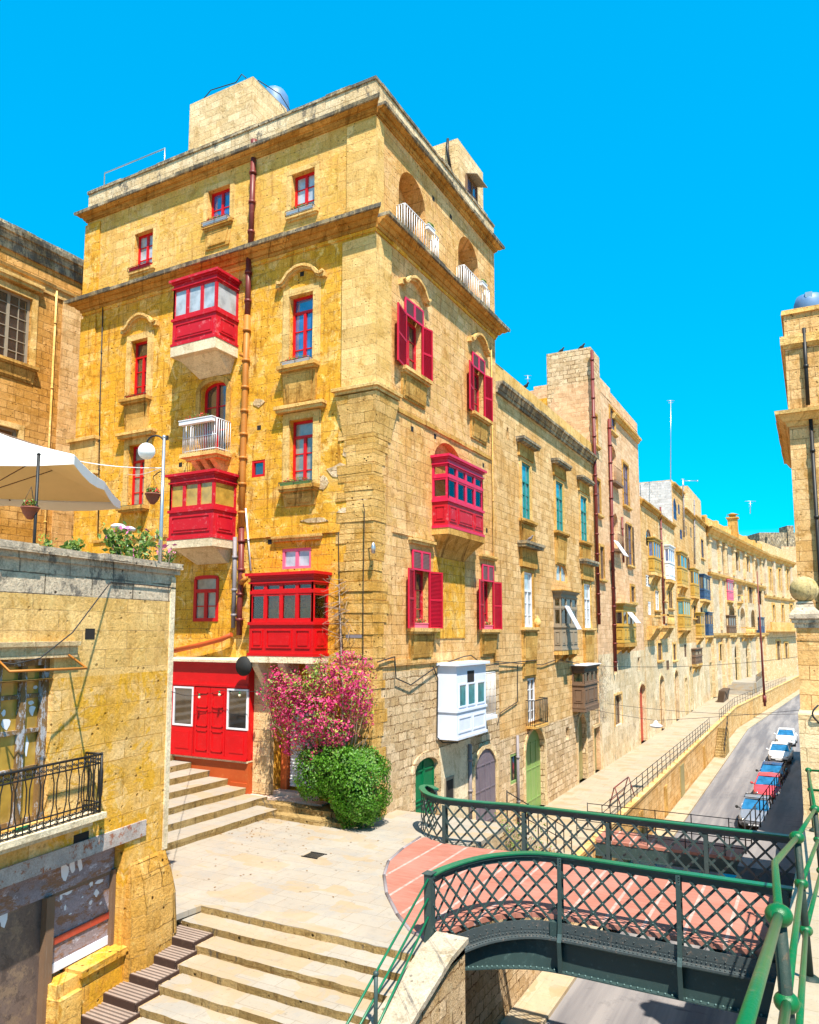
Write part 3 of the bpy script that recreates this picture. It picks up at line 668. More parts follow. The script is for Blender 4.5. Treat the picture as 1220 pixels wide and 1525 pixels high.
def gallery(fr, par, near, far_, dep, z0, z1, zm, mat, gl, nf=3, ns=1, ztop=None, frontp=3, sidep=1, roofm=None, chamfer=0, name='enclosed_balcony', label=None, slab=.22, slabm=None, corb=.5, wedge=False, mat2=None, roof=.16, opens=()):
    """box balcony with glazed upper half and panelled lower half. near/far_ are its two ends along the wall"""
    a0, a1 = min(near, far_), max(near, far_); mb = MB(); t = .10
    m2 = 1 if mat2 else 0
    # lower body
    mb.fb(fr, a0, a1, -.02, dep, z0, zm, m2)
    mb.fb(fr, a0-.05, a1+.05, -.02, dep+.05, zm-.05, zm+.05); mb.fb(fr, a0-.05, a1+.05, -.02, dep+.05, z0-.03, z0+.07)
    hgt = zm-z0
    def panel(f2, x0, x1):
        zz0, zz1 = z0+hgt*.22, zm-hgt*.2
        for (u0, u1, v0, v1) in ((x0, x1, zz1-.04, zz1), (x0, x1, zz0, zz0+.04), (x0, x0+.04, zz0+.04, zz1-.04), (x1-.04, x1, zz0+.04, zz1-.04)):
            mb.fb(f2, u0, u1, 0, .03, v0, v1, m2)
        mb.fb(f2, x0+.10, x1-.10, 0, .022, zz0+.10, zz1-.10, m2)
    ff = fr.off(dep)
    L = a1-a0
    if frontp == 3: cuts = [(.04,.22),(.28,.68),(.74,.96)]
    elif frontp == 1: cuts = [(.07,.93)]
    else: cuts = [((k+.12)/frontp, (k+.88)/frontp) for k in range(frontp)]
    for c0, c1 in cuts: panel(ff, a0+L*c0, a0+L*c1)
    sides = []
    p = fr.P(a1, 0, 0); sides.append(Fr((p[0], p[1]), (fr.n.x, fr.n.y), (fr.u.x, fr.u.y)))
    p = fr.P(a0, 0, 0); sides.append(Fr((p[0], p[1]), (fr.n.x, fr.n.y), (-fr.u.x, -fr.u.y)))
    for sf in sides: panel(sf, dep*.16, dep*.84)
    # glazed part: posts, head, sill, light panes
    zh = z1-.10
    mb.fb(fr, a0, a1, -.02, dep, zh-.02, z1)
    mb.fb(fr, a0-.05, a1+.05, -.02, dep+.05, zh-.10, zh-.04)
    if ztop: mb.fb(fr, a0-.012, a1+.012, -.02, dep+.012, ztop-.06, ztop+.06)
    # roof / cornice flares out
    mb.fb(fr, a0-.06, a1+.06, -.02, dep+.06, z1, z1+roof*.4); mb.fb(fr, a0-.14, a1+.14, -.02, dep+.14, z1+roof*.4, z1+roof)
    def posts(f2, x0, x1, n, mm=0):
        w = (x1-x0)/n
        for k in range(n+1):
            a = x0+w*k; h = .09 if 0 < k < n else .12
            lo = max(x0, a-h/1.3); hi = min(x1, a+h/1.3)
            mb.fb(f2, lo, hi, -.08, .004*(k % 2), zm+.05, zh-.02)
        for k in range(n):
            mb.fb(f2, x0+w*k+.05, x0+w*(k+1)-.05, -.07, -.008, zm+.05, zm+.17); mb.fb(f2, x0+w*k+.05, x0+w*(k+1)-.05, -.07, -.008, zh-.18, zh-.02)
            if ztop: mb.fb(f2, x0+w*k+.05, x0+w*(k+1)-.05, -.07, -.006, ztop-.13, ztop+.10)
    posts(ff, a0, a1, nf)
    for sf in sides: posts(sf, .0, dep, ns)
    o = mb.build(name, [mat, mat2 or mat], par, label=label)
    g_ = MB()
    g_.fb(ff, a0+.05, a1-.05, -.06, -.045, zm+.06, zh-.03)
    for sf in sides: g_.cut(); g_.fb(sf, .02, dep-.07, -.06, -.045, zm+.06, zh-.03)
    g_.build_all('pane', gl, o)
    if roofm:
        q = MB(); q.fb(fr, a0-.20, a1+.20, -.02, dep+.22, z1+roof, z1+roof+.05, z1b=z1+roof+.05); q.build('roof_slab', roofm, o)
    if slab:
        q = MB(); q.fb(fr, a0-.03, a1+.03, -.02, dep+.04, z0-.03-slab, z0-.033)
        if wedge: q.hexa([fr.P(a0+.35,z0-.04-slab-corb,-.02),fr.P(a1-.30,z0-.04-slab-corb,-.02),fr.P(a1-.30,z0-.04-slab-corb,.08),fr.P(a0+.35,z0-.04-slab-corb,.08),fr.P(a0+.12,z0-.035-slab,-.02),fr.P(a1-.12,z0-.035-slab,-.02),fr.P(a1-.12,z0-.035-slab,dep*.8),fr.P(a0+.12,z0-.035-slab,dep*.8)])
        elif corb:
            n = 3 if L > 2.2 else 2
            for k in range(n):
                c = a0+.2+(L-.4)*k/(n-1)
                q.prism([fr.P(c-.14, z0-.035-slab, -.02), fr.P(c-.14, z0-.035-slab, dep*.92), fr.P(c-.14, z0-.035-slab-.12, dep*.9), fr.P(c-.14, z0-.035-slab-corb*.6, dep*.45), fr.P(c-.14, z0-.035-slab-corb, .1), fr.P(c-.14, z0-.035-slab-corb, -.02)], fr.u*.28)
        q.build('stone_bracket', slabm or M['trim'], o, jit=.005)
    return o
def drainpipe(par, pts, r, mat, ring=1.0, name='drainpipe', label=None, seg=10):
    mb = MB(); mb.tube(pts, r, seg)
    for a, b in zip(pts, pts[1:]):
        a = Vector(a); b = Vector(b); L = (b-a).length
        if L < .5: continue
        n = max(1, int(L/ring)); dr = (b-a).normalized()
        for k in range(n):
            c = a+(b-a)*((k+.5)/n); mb.tube([c-dr*.05, c+dr*.05], r*1.35, seg)
    return mb.build(name, mat, par, label=label)
def rail_bars(mb, P0, P1, z0, z1, n, r=.012, m=0, top=.02):
    """vertical bars with two rails between two floor points"""
    P0 = Vector(P0); P1 = Vector(P1)
    def at(t, z): q = P0+(P1-P0)*t; return (q.x, q.y, z)
    mb.tube([at(0,z1), at(1,z1)], top, 6, m); mb.tube([at(0,z0+.06), at(1,z0+.06)], top*.8, 6, m)
    for k in range(n+1): mb.tube([at(k/n,z0), at(k/n,z1)], r, 5, m)
def planter(fr, a0, a1, z, d0, mat, label, h=.16, dep=.18, cage=True, plants=None):
    t = thing('flower_box', label, 'flower box', fr.P((a0+a1)/2, z, d0+dep/2), 'flower boxes at the windows')
    mb = MB(); mb.fb(fr, a0+.03, a1-.03, d0+.02, d0+dep-.02, z, z+h*.85); mb.fb(fr, a0+.01, a1-.01, d0, d0+dep, z+h*.75, z+h*.9)
    mb.build('trough', mat, t)
    if cage:
        q = MB()
        for zz in (z-.01, z+h):
            pts = [fr.P(a0,zz,d0-.02), fr.P(a0,zz,d0+dep+.02), fr.P(a1,zz,d0+dep+.02), fr.P(a1,zz,d0-.02)]
            q.tube(pts, .011, 5)
        for a, d in ((a0, d0+dep+.02), (a1, d0+dep+.02), ((a0+a1)/2, d0+dep+.02)): q.tube([fr.P(a,z-.01,d), fr.P(a,z+h,d)], .011, 5)
        q.build('bracket', M['black'], t)
    if plants:
        leaves(fr.P((a0+a1)/2, z+h+.06, d0+dep/2), (abs(a1-a0)*.42, .1, .1) if abs(fr.u.x) > .5 else (.1, abs(a1-a0)*.42, .1), 160, .035, [M['leaf2'], plants], 'plant', t, mixp=.35)
    return t
def leaves(c, rad, n, sz, mats, name, par=None, mixp=.5, seed=1, shell=0, **kw):
    rnd = random.Random(seed*77+int(c[0]*13)); mb = MB()
    for _ in range(n):
        while True:
            p = Vector((rnd.uniform(-1,1), rnd.uniform(-1,1), rnd.uniform(-1,1)))
            if shell < p.length <= 1: break
        q = Vector((c[0]+p.x*rad[0], c[1]+p.y*rad[1], c[2]+p.z*rad[2]))
        leaf(mb, q, sz*rnd.uniform(.6, 1.4), rnd, 1 if rnd.random() < mixp and len(mats) > 1 else 0)
    return mb.build(name, mats, par, recalc=False, **kw)
def leaf(mb, q, s, rnd, m, nrm=None):
    a = Vector((rnd.gauss(0,1), rnd.gauss(0,1), rnd.gauss(0,1))).normalized()
    if nrm is not None: a = (a*.7+nrm).normalized()
    b = a.orthogonal().normalized(); w = rnd.uniform(0, 6.28)
    u = (b*math.cos(w)+a.cross(b)*math.sin(w)); v = a.cross(u)
    mb.face([q-u*s, q+v*s*.55+a*s*.12, q+u*s, q-v*s*.55+a*s*.12], m)

# ---------------- corner house ----------------
H = thing('corner_house', 'tall yellow limestone corner house with red enclosed balconies, red windows and pink shutters', 'building', (-20, 27, 0))
XL = ML.hit(120, 560)[0]; XR = XF
zt = ML.hit(559, 113.6)[1]
zc1 = ML.hit(553, 163)[1]; zc2 = ML.hit(553, 327)[1]
YE = MR.hit(737, 480)[0]
zpar = zt
print('house', XL, YE, zt, zc1, zc2)
zbase = -3.2
S = {}
# left face windows: (key, xl, yt, xr, yb)
LW = {'w1': (201.8,349.7,226.9,397), 'w2': (311,286,342,327), 'w3': (435.4,261.1,468.5,312), 'w4': (197.4,509.3,218.6,592),
      'w5': (432.5,443,466.4,541), 'w6': (193.8,664.3,215,754), 'w7': (432.5,627.4,466.4,722), 'w8': (375.3,686.4,394.5,709),
      'w9': (300.7,572,336,672), 'w10': (420.3,817.7,463,845.7), 'w11': (290,857.5,325,925.4)}
LR = {k: rect(ML, *v) for k, v in LW.items()}
for k in LR:   # sit the opening a bit wider than the frame seen in it on the near jamb side
    a0, a1, z0, z1 = LR[k]; LR[k] = (a0-.0, a1+.0, z0, z1)
arch = {'w9': .35, 'w11': .12}
doorL = rect(ML, 404, 1000, 436, 1180); rollR = rect(ML, 420, 1085, 462, 1180)
holesL = [(*LR[k], arch.get(k, 0)) for k in LR]
dz = ML.hit(430, 1180)[1]
doorhole = (ML.hit(409,1100)[0], ML.hit(470,1100)[0], dz, ML.hit(430, 1000)[1], 0, .55)
holesL.append(doorhole)
mb = MB(); wall_mb(mb, ML, XL, XR, zbase, zc2, [h_ for h_ in holesL if h_[3] < zc2], .30); mb.build('wall', M['gold'], H)
mb = MB(); wall_mb(mb, ML, XL, XR, zc2, zc1, [h_ for h_ in holesL if h_[3] > zc2], .30); mb.build('wall', M['gold_top'], H, label='paler top storey')
# right face
RW = {'loggia_a': (594,262,633,380), 'loggia_b': (682.5,352,712,440)}
def rr(xl, xr, xm, yt, yb): # right face rect from jamb columns and the z of head/foot read at column xm
    a0 = MR.hit(xl, 600)[0]; a1 = MR.hit(xr, 600)[0]; return (a0, a1, MR.hit(xm, yb)[1], MR.hit(xm, yt)[1])
RRc = {'b1': rr(603.5, 626.5, 598.3, 439.7, 440), 'b2': rr(704, 719.3, 698.6, 521, 521),
       'd1': rr(614.5, 636, 612, 818, 935), 'd2': rr(715.5, 729, 712, 839, 937)}
zb1 = MR.hit(603, 550)[1]; RRc['b1'] = (*RRc['b1'][:2], zb1, RRc['b1'][3]); zb2 = MR.hit(704, 616)[1]; RRc['b2'] = (*RRc['b2'][:2], zb2, RRc['b2'][3])
zlog = zc2+.02
la = (MR.hit(594, 300)[0], MR.hit(634, 340)[0]); lb = (MR.hit(682.5, 390)[0], MR.hit(713, 430)[0])
zla = MR.hit(605, 252)[1]; zlb = MR.hit(692, 349)[1]
zla = zlb = (zla+zlb)/2
holesR = [(*RRc[k], 0) for k in RRc] + [(la[0], la[1], zlog, zla, (la[1]-la[0])*.5, .75), (lb[0], lb[1], zlog, zlb, (lb[1]-lb[0])*.5, .75)]
gd = rect(MR, 617, 1140, 651, 1212); gd = (gd[0], gd[1], MR.hit(617, 1229)[1], MR.hit(617, 1150)[1]+.35)
niche = (MR.hit(646, 700)[0], MR.hit(689, 700)[0], MR.hit(660, 690)[1]-1.2, MR.hit(668, 661)[1], 1.0, .3)
holesR += [(*gd, .35), niche]
ZS = MR.hit(562, 1003)[1]
holesUp = [h_ for h_ in holesR if h_[3] > ZS]; gdh = (*gd, .35)
mb = MB(); wall_mb(mb, MR, YF, YE, ZS, zc1, holesUp, .30)
mb.build('wall', M['cream'], H)
mb = MB(); wall_mb(mb, MR, YF, YE, zbase, ZS, [gdh], .30)
mb.build('wall', M['rubble'], H, label='rough rubble base storey of the street side')
# parapets, roof, back walls
mb = MB()
mb.fb(ML, XL, XR, -.35, 0, zc1, zt-.12); mb.fb(MR, YF+.352, YE, -.35, 0, zc1, zt-.12)
mb.box(XL, XL+.35, YF+.352, YE, zc1-.3, zt-.3); mb.box(XL+.352, XF-.352, YE-.35, YE, zc1-.3, zt-.12)
mb.build('parapet', M['parap'], H, jit=.004)
mb = MB(); 
for i in range(14):
    x0 = XL-.04+(XR-XL+.08)*i/14; x1 = XL-.04+(XR-XL+.08)*(i+1)/14; j = random.uniform(-.03,.03)
    mb.fb(ML, x0, x1-.004, -.40, .05+j*.4, zt-.12, zt+j)
for i in range(11):
    x0 = YF+.41+(YE-YF-.37)*i/11; x1 = YF+.41+(YE-YF-.37)*(i+1)/11; j = random.uniform(-.03,.03)
    mb.fb(MR, x0, x1-.004, -.40, .05+j*.4, zt-.12, zt+j)
mb.build('coping', M['cornice'], H)
mb = MB(); mb.box(XL+.01, XF-.02, YE-.3, YE-.02, zbase, zc1); mb.box(XL, XL+.05, YF+.01, YE, zbase, zc1)
mb.build('wall', M['cream'], H); mb = MB(); mb.box(XL+.3, XF-.3, YF+.3, YE-.3, zc1-.2, zc1-.05); mb.build('roof', M['cream_slab'], H)
# cornices (left face and right face meet at the corner with mitres)
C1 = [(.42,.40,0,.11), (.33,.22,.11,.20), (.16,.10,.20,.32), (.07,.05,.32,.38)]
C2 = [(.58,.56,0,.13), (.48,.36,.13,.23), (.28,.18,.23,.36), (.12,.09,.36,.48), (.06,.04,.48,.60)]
# mitre ends: extend by own projection at the shared corner
for fr, a0, a1, e0, e1 in ((ML, XL, XR, 1, 1), (MR, YF, YE, 0, 1)):
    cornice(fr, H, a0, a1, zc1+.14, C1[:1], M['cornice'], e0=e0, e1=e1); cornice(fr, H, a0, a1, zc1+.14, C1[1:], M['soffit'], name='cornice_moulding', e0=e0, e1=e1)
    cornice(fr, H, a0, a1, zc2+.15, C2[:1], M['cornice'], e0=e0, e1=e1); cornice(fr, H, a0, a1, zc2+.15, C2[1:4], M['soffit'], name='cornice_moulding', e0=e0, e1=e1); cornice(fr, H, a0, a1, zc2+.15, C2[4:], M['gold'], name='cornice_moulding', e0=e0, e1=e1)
# corner pilasters and plaster bands, left face
def panel_strip(fr, a0, a1, z0, z1, d, mat, name='pilaster', d0=-.02):
    mb = MB(); mb.fb(fr, a0, a1, d0, d, z0, z1); return mb.build(name, mat, H, jit=.004)
pz = ML.hit(553, 577)[1]
pa = ML.hit(511.5, 480)[0]; pb = MR.hit(587, 590)[0]
mb = MB(); mb.box(pa, XF+.10, YF-.10, YF+1.0, pz, zc2-.62); mb.build('corner_pilaster', M['pil'], H)
mb = MB(); mb.box(ML.hit(518, 250)[0], XF+.06, YF-.06, YF+.5, zc2+.2, zc1-.4); mb.build('corner_pilaster', M['pil'], H)
mb = MB(); mb.box(XL-.04, XL+.9, YF-.07, YF+.2, zc2+.2, zc1-.4); mb.box(XL-.04, XL+.9, YF-.08, YF+.2, ML.hit(150,655)[1], zc2-.62); mb.build('corner_pilaster', M['gold'], H)
mb = MB()
xl2, pbd = ML.hit(500, 583)[0], MR.hit(589, 590)[0]
mb.box(xl2, XF+.30, YF-.30, pbd, pz-.03, pz+.09); mb.box(xl2+.1, XF+.22, YF-.22, pbd-.05, pz-.14, pz-.03)
mb.build('corner_ledge', M['trim'], H, jit=.006)
mb = MB()
k0, k1 = xl2+.12, pbd-.08
zc = ML.hit(553, 650)[1]
n = 8
for i in range(n):
    za = pz-.2-(pz-.2-zc)*i/n; zb = pz-.2-(pz-.2-zc)*(i+1)/n; ea = .17*(1-i/n)**1.3+.03; eb = .17*(1-(i+1)/n)**1.3+.03
    mb.hexa([(k0+.25*(i+1)/n,YF-eb,zb),(XF+eb,YF-eb,zb),(XF+eb,k1-.3*(i+1)/n,zb),(k0+.25*(i+1)/n,YF+.1,zb),(k0+.25*i/n,YF-ea,za),(XF+ea,YF-ea,za),(XF+ea,k1-.3*i/n,za),(k0+.25*i/n,YF+.1,za)])
mb.build('corner_corbel', M['quoin'], H)
mb = MB(); xr_ = ML.hit(508, 900)[0]; zr2 = ML.hit(530, 650)[1]; rn = random.Random(4); zz_ = -.3; 
while zz_ < zr2:
    h_ = rn.uniform(.28, .45); e_ = rn.uniform(.02, .055); mb.box(xr_+rn.uniform(-.25,.2), XF+e_*.6, YF-e_, YF+rn.uniform(.5, 1.0), zz_, zz_+h_-.02); zz_ += h_
mb.build('rough_quoin', M['quoin'], H, jit=.012)
mb = MB(); ll = ML.hit(108, 655)[0]; lr = ML.hit(150, 655)[0]; lz = ML.hit(150, 650)[1]
mb.fb(ML, ll, lr, -.02, .32, lz-.14, lz); mb.fb(ML, ll+.1, lr-.05, -.02, .2, lz-1.6, lz-.14)
mb.build('corner_ledge', M['trim'], H, jit=.006)
# string courses
def course(fr, p0, p1, th, dep, mat, name='string_course'):
    a0, z0 = fr.hit(*p0); a1, z1 = fr.hit(*p1); z = (z0+z1)/2; mb = MB()
    n = 8
    for i in range(n):
        j = random.uniform(-.012, .012); mb.fb(fr, a0+(a1-a0)*i/n, a0+(a1-a0)*(i+1)/n-.003, -.02, dep+j, z-th+j*.4, z+j)
    return mb.build(name, mat, H)
course(MR, (588, 601), (731, 683), .16, .07, M['trim_dirty'])
course(MR, (584, 785), (648, 800), .18, .06, M['cream'])
course(MR, (562, 985), (650, 978), .20, .07, M['cream'])
course(ML, (365, 790), (507, 782), .28, .07, M['gold'])
course(ML, (141, 795), (250, 806), .12, .06, M['trim_dirty'])
# ---- left face windows
g = M['red']
window(ML, H, LR['w1'], g, M['gwhite'], rows=3); window(ML, H, LR['w2'], g, M['gblue'], rows=2); window(ML, H, LR['w3'], g, M['gwhite'], rows=3)
window(ML, H, LR['w4'], g, M['gdark'], rows=3, transom=.74); window(ML, H, LR['w5'], g, M['gblue'], rows=3, transom=.78)
window(ML, H, LR['w6'], g, M['gcurt'], rows=3, transom=.75); window(ML, H, LR['w7'], g, M['gcurt'], rows=3, transom=.76)
window(ML, H, LR['w8'], g, M['gdark'], rows=1, cols=1, d=-.1); window(ML, H, LR['w9'], g, M['gdark'], rows=3, arch=.35)
window(ML, H, LR['w10'], M['pinkp'], M['gwhite'], rows=1, d=-.12, label='pink framed fanlight above the lowest balcony')
window(ML, H, LR['w11'], g, M['gcurt'], rows=2, transom=.66, arch=.12, d=-.06, t=.13)
for k in ('w1', 'w2', 'w3'): surround(ML, H, LR[k], M['trim'], .2, .03)
for k in ('w4', 'w5', 'w6', 'w7'): surround(ML, H, LR[k], M['trim'], .26, .07)
r9 = LR['w9']; mb = MB()
mb.sweep(ML, [(r9[0]-.12, r9[2]+.3)]+[(a, z) for a, z in arcpts(r9[0]-.12, r9[1]+.12, r9[3]-.35, .45)]+[(r9[1]+.12, r9[2]+.3)], .2, -.02, .08); mb.build('surround', M['trim_dirty'], H)
for k, ap in (('w1', 0), ('w2', .8), ('w3', 0), ('w4', 1.5), ('w5', 1.25), ('w6', .0), ('w7', .5)):
    sill(ML, H, LR[k], M['trim'] if k in ('w1','w3') else M['trim_dirty'], wide=.3 if k not in ('w1','w2','w3') else .2, dep=.14 if k in ('w1','w2','w3') else .36, apron=ap, mat2=M['trim_dirty'])
for k in ('w4', 'w5'):
    r = LR[k]; hood(ML, H, (r[0]+r[1])/2, (r[1]-r[0])+1.0, r[3]+.62, M['trim'], rise=.42)
for k in ('w6', 'w7'):
    r = LR[k]; ledge(ML, H, r[0]-.55, r[1]+.55, r[3]+.52, M['trim'], .14, .3)
r = LR['w10']; ledge(ML, H, r[0]-.4, r[1]+.5, r[3]+.45, M['trim'], .12, .16)
mb = MB()
for x, y, s in ((344,205,.0),):
    pass
for x, y in ((450, 408), (386, 637), (402, 807), (249, 652), (269, 692)):
    mb.cut(); a, z = ML.hit(x, y); mb.fb(ML, a-.09, a+.09, -.01, .004, z-.09, z+.09)
for x, y in ((614, 639), (648, 650), (720, 693), (645.5, 296), (671.5, 323), (781/1,800), (725, 790)):
    if x < 736:
        mb.cut(); a, z = MR.hit(x, y); mb.fb(MR, a-.1, a+.1, -.01, .004, z-.1, z+.1)
mb.build_all('vent_hole', M['dark'], H)
# shallow relief: broken plaster patches proud of the wall, left face and corner
mb = MB()
for x, y, sx, sy in ((505, 700, .5, .25), (480, 720, .35, .3), (530, 640, .4, .2), (520, 760, .6, .12), (470, 775, .7, .1), (540, 740, .3, .2), (385, 600, .3, .2), (520, 672, .3, .3)):
    a, z = ML.hit(x, y); k = 9; rn = random.Random(x)
    poly = [(a+sx*math.cos(6.283*i/k)*rn.uniform(.6,1.1), z+sy*math.sin(6.283*i/k)*rn.uniform(.6,1.1)) for i in range(k)]
    mb.cut(); mb.prism([ML.P(p, q, -.01) for p, q in poly], ML.n*.035)
mb.build_all('broken_plaster', M['rubble'], H)
# ---- left face enclosed balconies
def gal_left(ax, cx_, fx, yt, yb, ym, **kw):
    a1 = ML.hit(ax, (yt+yb)/2)[0]; dep = spx(ML, cx_, (yt+yb)/2, a1); f2 = ML.off(dep)
    a0 = f2.hit(fx, (yt+yb)/2)[0]; z1 = ML.hit(cx_, yt, dep)[1]; z0 = ML.hit(cx_, yb, dep)[1]; zm = ML.hit(cx_, ym, dep)[1]
    print('gal', a0, a1, dep, z0, z1)
    return gallery(ML, H, a0, a1, dep, z0, z1-.16, zm, **kw), (a0, a1, dep, z0, z1, zm)
e1, G1 = gal_left(355.5, 323, 258.5, 400.5, 500, 461, mat=M['redw'], gl=M['gwhite'], nf=3, ns=1, frontp=1, slab=.40, slabm=M['cream_slab'], corb=.55, wedge=True, label='highest red enclosed balcony, crimson, under the cornice')
e2, G2 = gal_left(352, 318.5, 252.5, 699, 799, 756, mat=M['redw'], gl=M['gyel'], nf=3, ns=1, frontp=1, slab=.30, slabm=M['cream_slab'], corb=.5, wedge=True, label='middle red enclosed balcony, with panes coloured like the yellow wall behind them')
e3, G3 = gal_left(489, 466.5, 372, 850, 977, 928, mat=M['red'], gl=M['gthru'], nf=4, ns=1, ztop=ML.hit(466, 880, .8)[1], frontp=3, slab=.22, slabm=M['cream_slab'], corb=1.0, label='lowest and widest red enclosed balcony above the bougainvillea')
# white iron balcony with flower trough
a1 = ML.hit(343, 650)[0]; dp = .75; a0 = ML.off(dp).hit(273, 650)[0]; z1 = ML.hit(300, 626, dp)[1]; z0 = ML.hit(300, 673, dp)[1]
bal = MB(); bal.fb(ML, a0-.1, a1+.1, -.02, dp+.08, z0-.14, z0); bal.fb(ML, a0+.05, a1-.05, -.02, dp-.1, z0-.24, z0-.14)
for c in (a0+.35, (a0+a1)/2, a1-.35): bal.prism([ML.P(c-.12,z0-.24,-.02), ML.P(c-.12,z0-.24,dp*.8), ML.P(c-.12,z0-.5,dp*.4), ML.P(c-.12,z0-.85,-.02)], ML.u*.24)
slabo = bal.build('balcony_slab', M['trim'], H)
rb = MB(); rail_bars(rb, ML.P(a0,0,dp), ML.P(a1,0,dp), z0+.03, z1, 19, .014); rail_bars(rb, ML.P(a1,0,0), ML.P(a1,0,dp-.02), z0+.03, z1, 6, .014); rail_bars(rb, ML.P(a0,0,0), ML.P(a0,0,dp-.02), z0+.03, z1, 6, .014)
zmid = (z0+z1)/2
rb.tube([ML.P(a0,zmid,dp), ML.P(a1,zmid,dp)], .016, 6)
rb.build('railing', M['whitep'], slabo)
planter(ML, a0-.05, a1+.0, z1-.14, dp+.02, M['whitep'], 'long white trough of red geraniums on the white iron balcony', h=.2, dep=.22, cage=False, plants=M['flower'])
planter(ML, LR['w1'][0]-.15, LR['w1'][1]+.05, LR['w1'][2]-.02, .0, M['redw'], 'burgundy flower box at the far left window of the top floor', plants=None)
planter(ML, LR['w2'][0]-.15, LR['w2'][1]+.05, LR['w2'][2]-.04, .0, M['whitep'], 'white flower box with red flowers at the small middle window of the top floor', plants=M['flower'])
planter(ML, LR['w3'][0]-.15, LR['w3'][1]+.05, LR['w3'][2]-.02, .0, M['whitep'], 'white flower box in a black bracket at the top floor window nearest the corner', plants=M['flower'])
planter(ML, LR['w4'][0]-.1, LR['w4'][1]+.05, LR['w4'][2]+.0, .0, M['redw'], 'burgundy flower box at the open left window below the lower cornice')
planter(ML, LR['w5'][0]-.15, LR['w5'][1]+.05, LR['w5'][2]+.0, .1, M['whitep'], 'white flower box below the tall blue paned window right of the drainpipe', plants=M['flower'])
planter(ML, LR['w6'][0]-.25, LR['w6'][1]+.05, LR['w6'][2]-.1, .02, M['teal'], 'teal flower box at the red window behind the globe lamp')
planter(ML, LR['w7'][0]-.25, LR['w7'][1]+.05, LR['w7'][2]-.02, .1, M['doorlime'], 'lime green flower box with red flowers right of the drainpipe', plants=M['flower'])
# ---- shopfront
sa1 = ML.hit(384, 1060)[0]; sd = spx(ML, 369, 1060, sa1); sf = ML.off(sd); sa0 = sf.hit(256.5, 1060)[0]-.3
sz1 = sf.hit(320, 986)[1]; sz0 = sf.hit(355, 1133)[1]; print('shop', sa0, sa1, sd, sz0, sz1)
mb = MB(); mb.fb(ML, sa0, sa1, -.02, sd-.02, sz0, sz1)
h = sz1-sz0; def_z = lambda q: sz0+h*q
zt_ = sf.hit(300, 1019)[1]
mb.fb(sf, sa0, sa1, -.02, .04, zt_-.06, zt_+.02); mb.fb(sf, sa0-.03, sa1+.03, -.04, .07, sz1-.1, sz1)
mb.fb(sf, sa0, sa1, -.02, .05, sz0, sz0+.08)
X_ = lambda px, py=1060: sf.hit(px, py)[0]
wins = [(X_(260.5), X_(286.5)), (X_(341), X_(368))]
zw1 = sf.hit(300, 1026)[1]; zw0 = sf.hit(300, 1080)[1]
mb.fb(sf, sa0+.0, wins[0][0]-.06, -.02, .025, sz0+.08, zt_-.06); mb.fb(sf, wins[0][1]+.06, X_(290), -.02, .025, sz0+.08, zt_-.06); mb.fb(sf, X_(337), wins[1][0]-.06, -.02, .025, sz0+.08, zt_-.06)
mb.fb(sf, wins[1][1]+.05, sa1, -.02, .026, sz0+.08, zt_-.06)
for w_ in wins:
    mb.fb(sf, w_[0]-.06, w_[1]+.06, -.02, .03, sz0+.08, zw0-.06)
    mb.fb(sf, w_[0]+.1, w_[1]-.1, .03, .045, sz0+.25, zw0-.25)
shop = mb.build('shopfront', M['red'], H, label='bright red wooden shopfront')
mb = MB()
for w_ in wins:
    mb.cut()
    for (u0,u1,v0,v1) in ((w_[0]-.06,w_[0],zw0,zw1),(w_[1],w_[1]+.06,zw0,zw1),(w_[0]-.06,w_[1]+.06,zw0-.06,zw0),(w_[0]-.06,w_[1]+.06,zw1,zw1+.06)): mb.fb(sf,u0,u1,-.02,.05,v0,v1)
mb.build_all('window_frame', M['whitep'], shop)
mb = MB()
for w_ in wins: mb.cut(); mb.fb(sf, w_[0], w_[1], -.03, .012, zw0, zw1)
mb.build_all('pane', M['gdark'], shop)
mb = MB(); da, db = X_(291), X_(336); dc = (da+db)/2
for (u0, u1) in ((da, dc-.01), (dc+.01, db)):
    mb.fb(sf, u0, u1, -.03, .02, sz0+.08, zt_-.1)
    for (p, q) in ((.06,.36),(.42,.66),(.70,.92)):
        zz0 = sz0+.08+(zt_-.18-sz0)*p; zz1 = sz0+.08+(zt_-.18-sz0)*q
        for (a_, b_, c_, d_) in ((u0+.1,u1-.1,zz0,zz0+.035),(u0+.1,u1-.1,zz1-.035,zz1),(u0+.1,u0+.135,zz0,zz1),(u1-.135,u1-.1,zz0,zz1)): mb.fb(sf,a_,b_,.02,.042,c_,d_)
dr = mb.build('door', M['red'], shop)
mb = MB(); mb.fb(ML, sa0, sa1, -.02, sd-.08, sz0-1.4, sz0-.05); mb.fb(ML, sa0, sa1, -.02, sd, sz0-.07, sz0-.004, 1)
mb.fb(ML, sa1-.75, sa1-.003, -.02, sd-.02, sz0-1.5, sz0-.75)
mb.build('plinth', [M['plinth'], M['cream_slab']], H)
mb = MB(); mb.fb(ML, sa0-.1, sa1-.3, -.02, sd+.15, sz1, sz1+.05, z1=None) if False else mb.hexa([ML.P(sa0-.1,sz1+.003,-.02),ML.P(sa1,sz1+.003,-.02),ML.P(sa1,sz1+.003,sd+.14),ML.P(sa0-.1,sz1+.003,sd+.14),ML.P(sa0-.1,sz1+.16,-.02),ML.P(sa1,sz1+.16,-.02),ML.P(sa1,sz1+.08,sd+.14),ML.P(sa0-.1,sz1+.08,sd+.14)])
mb.build('shop_roof', M['cream_slab'], H)
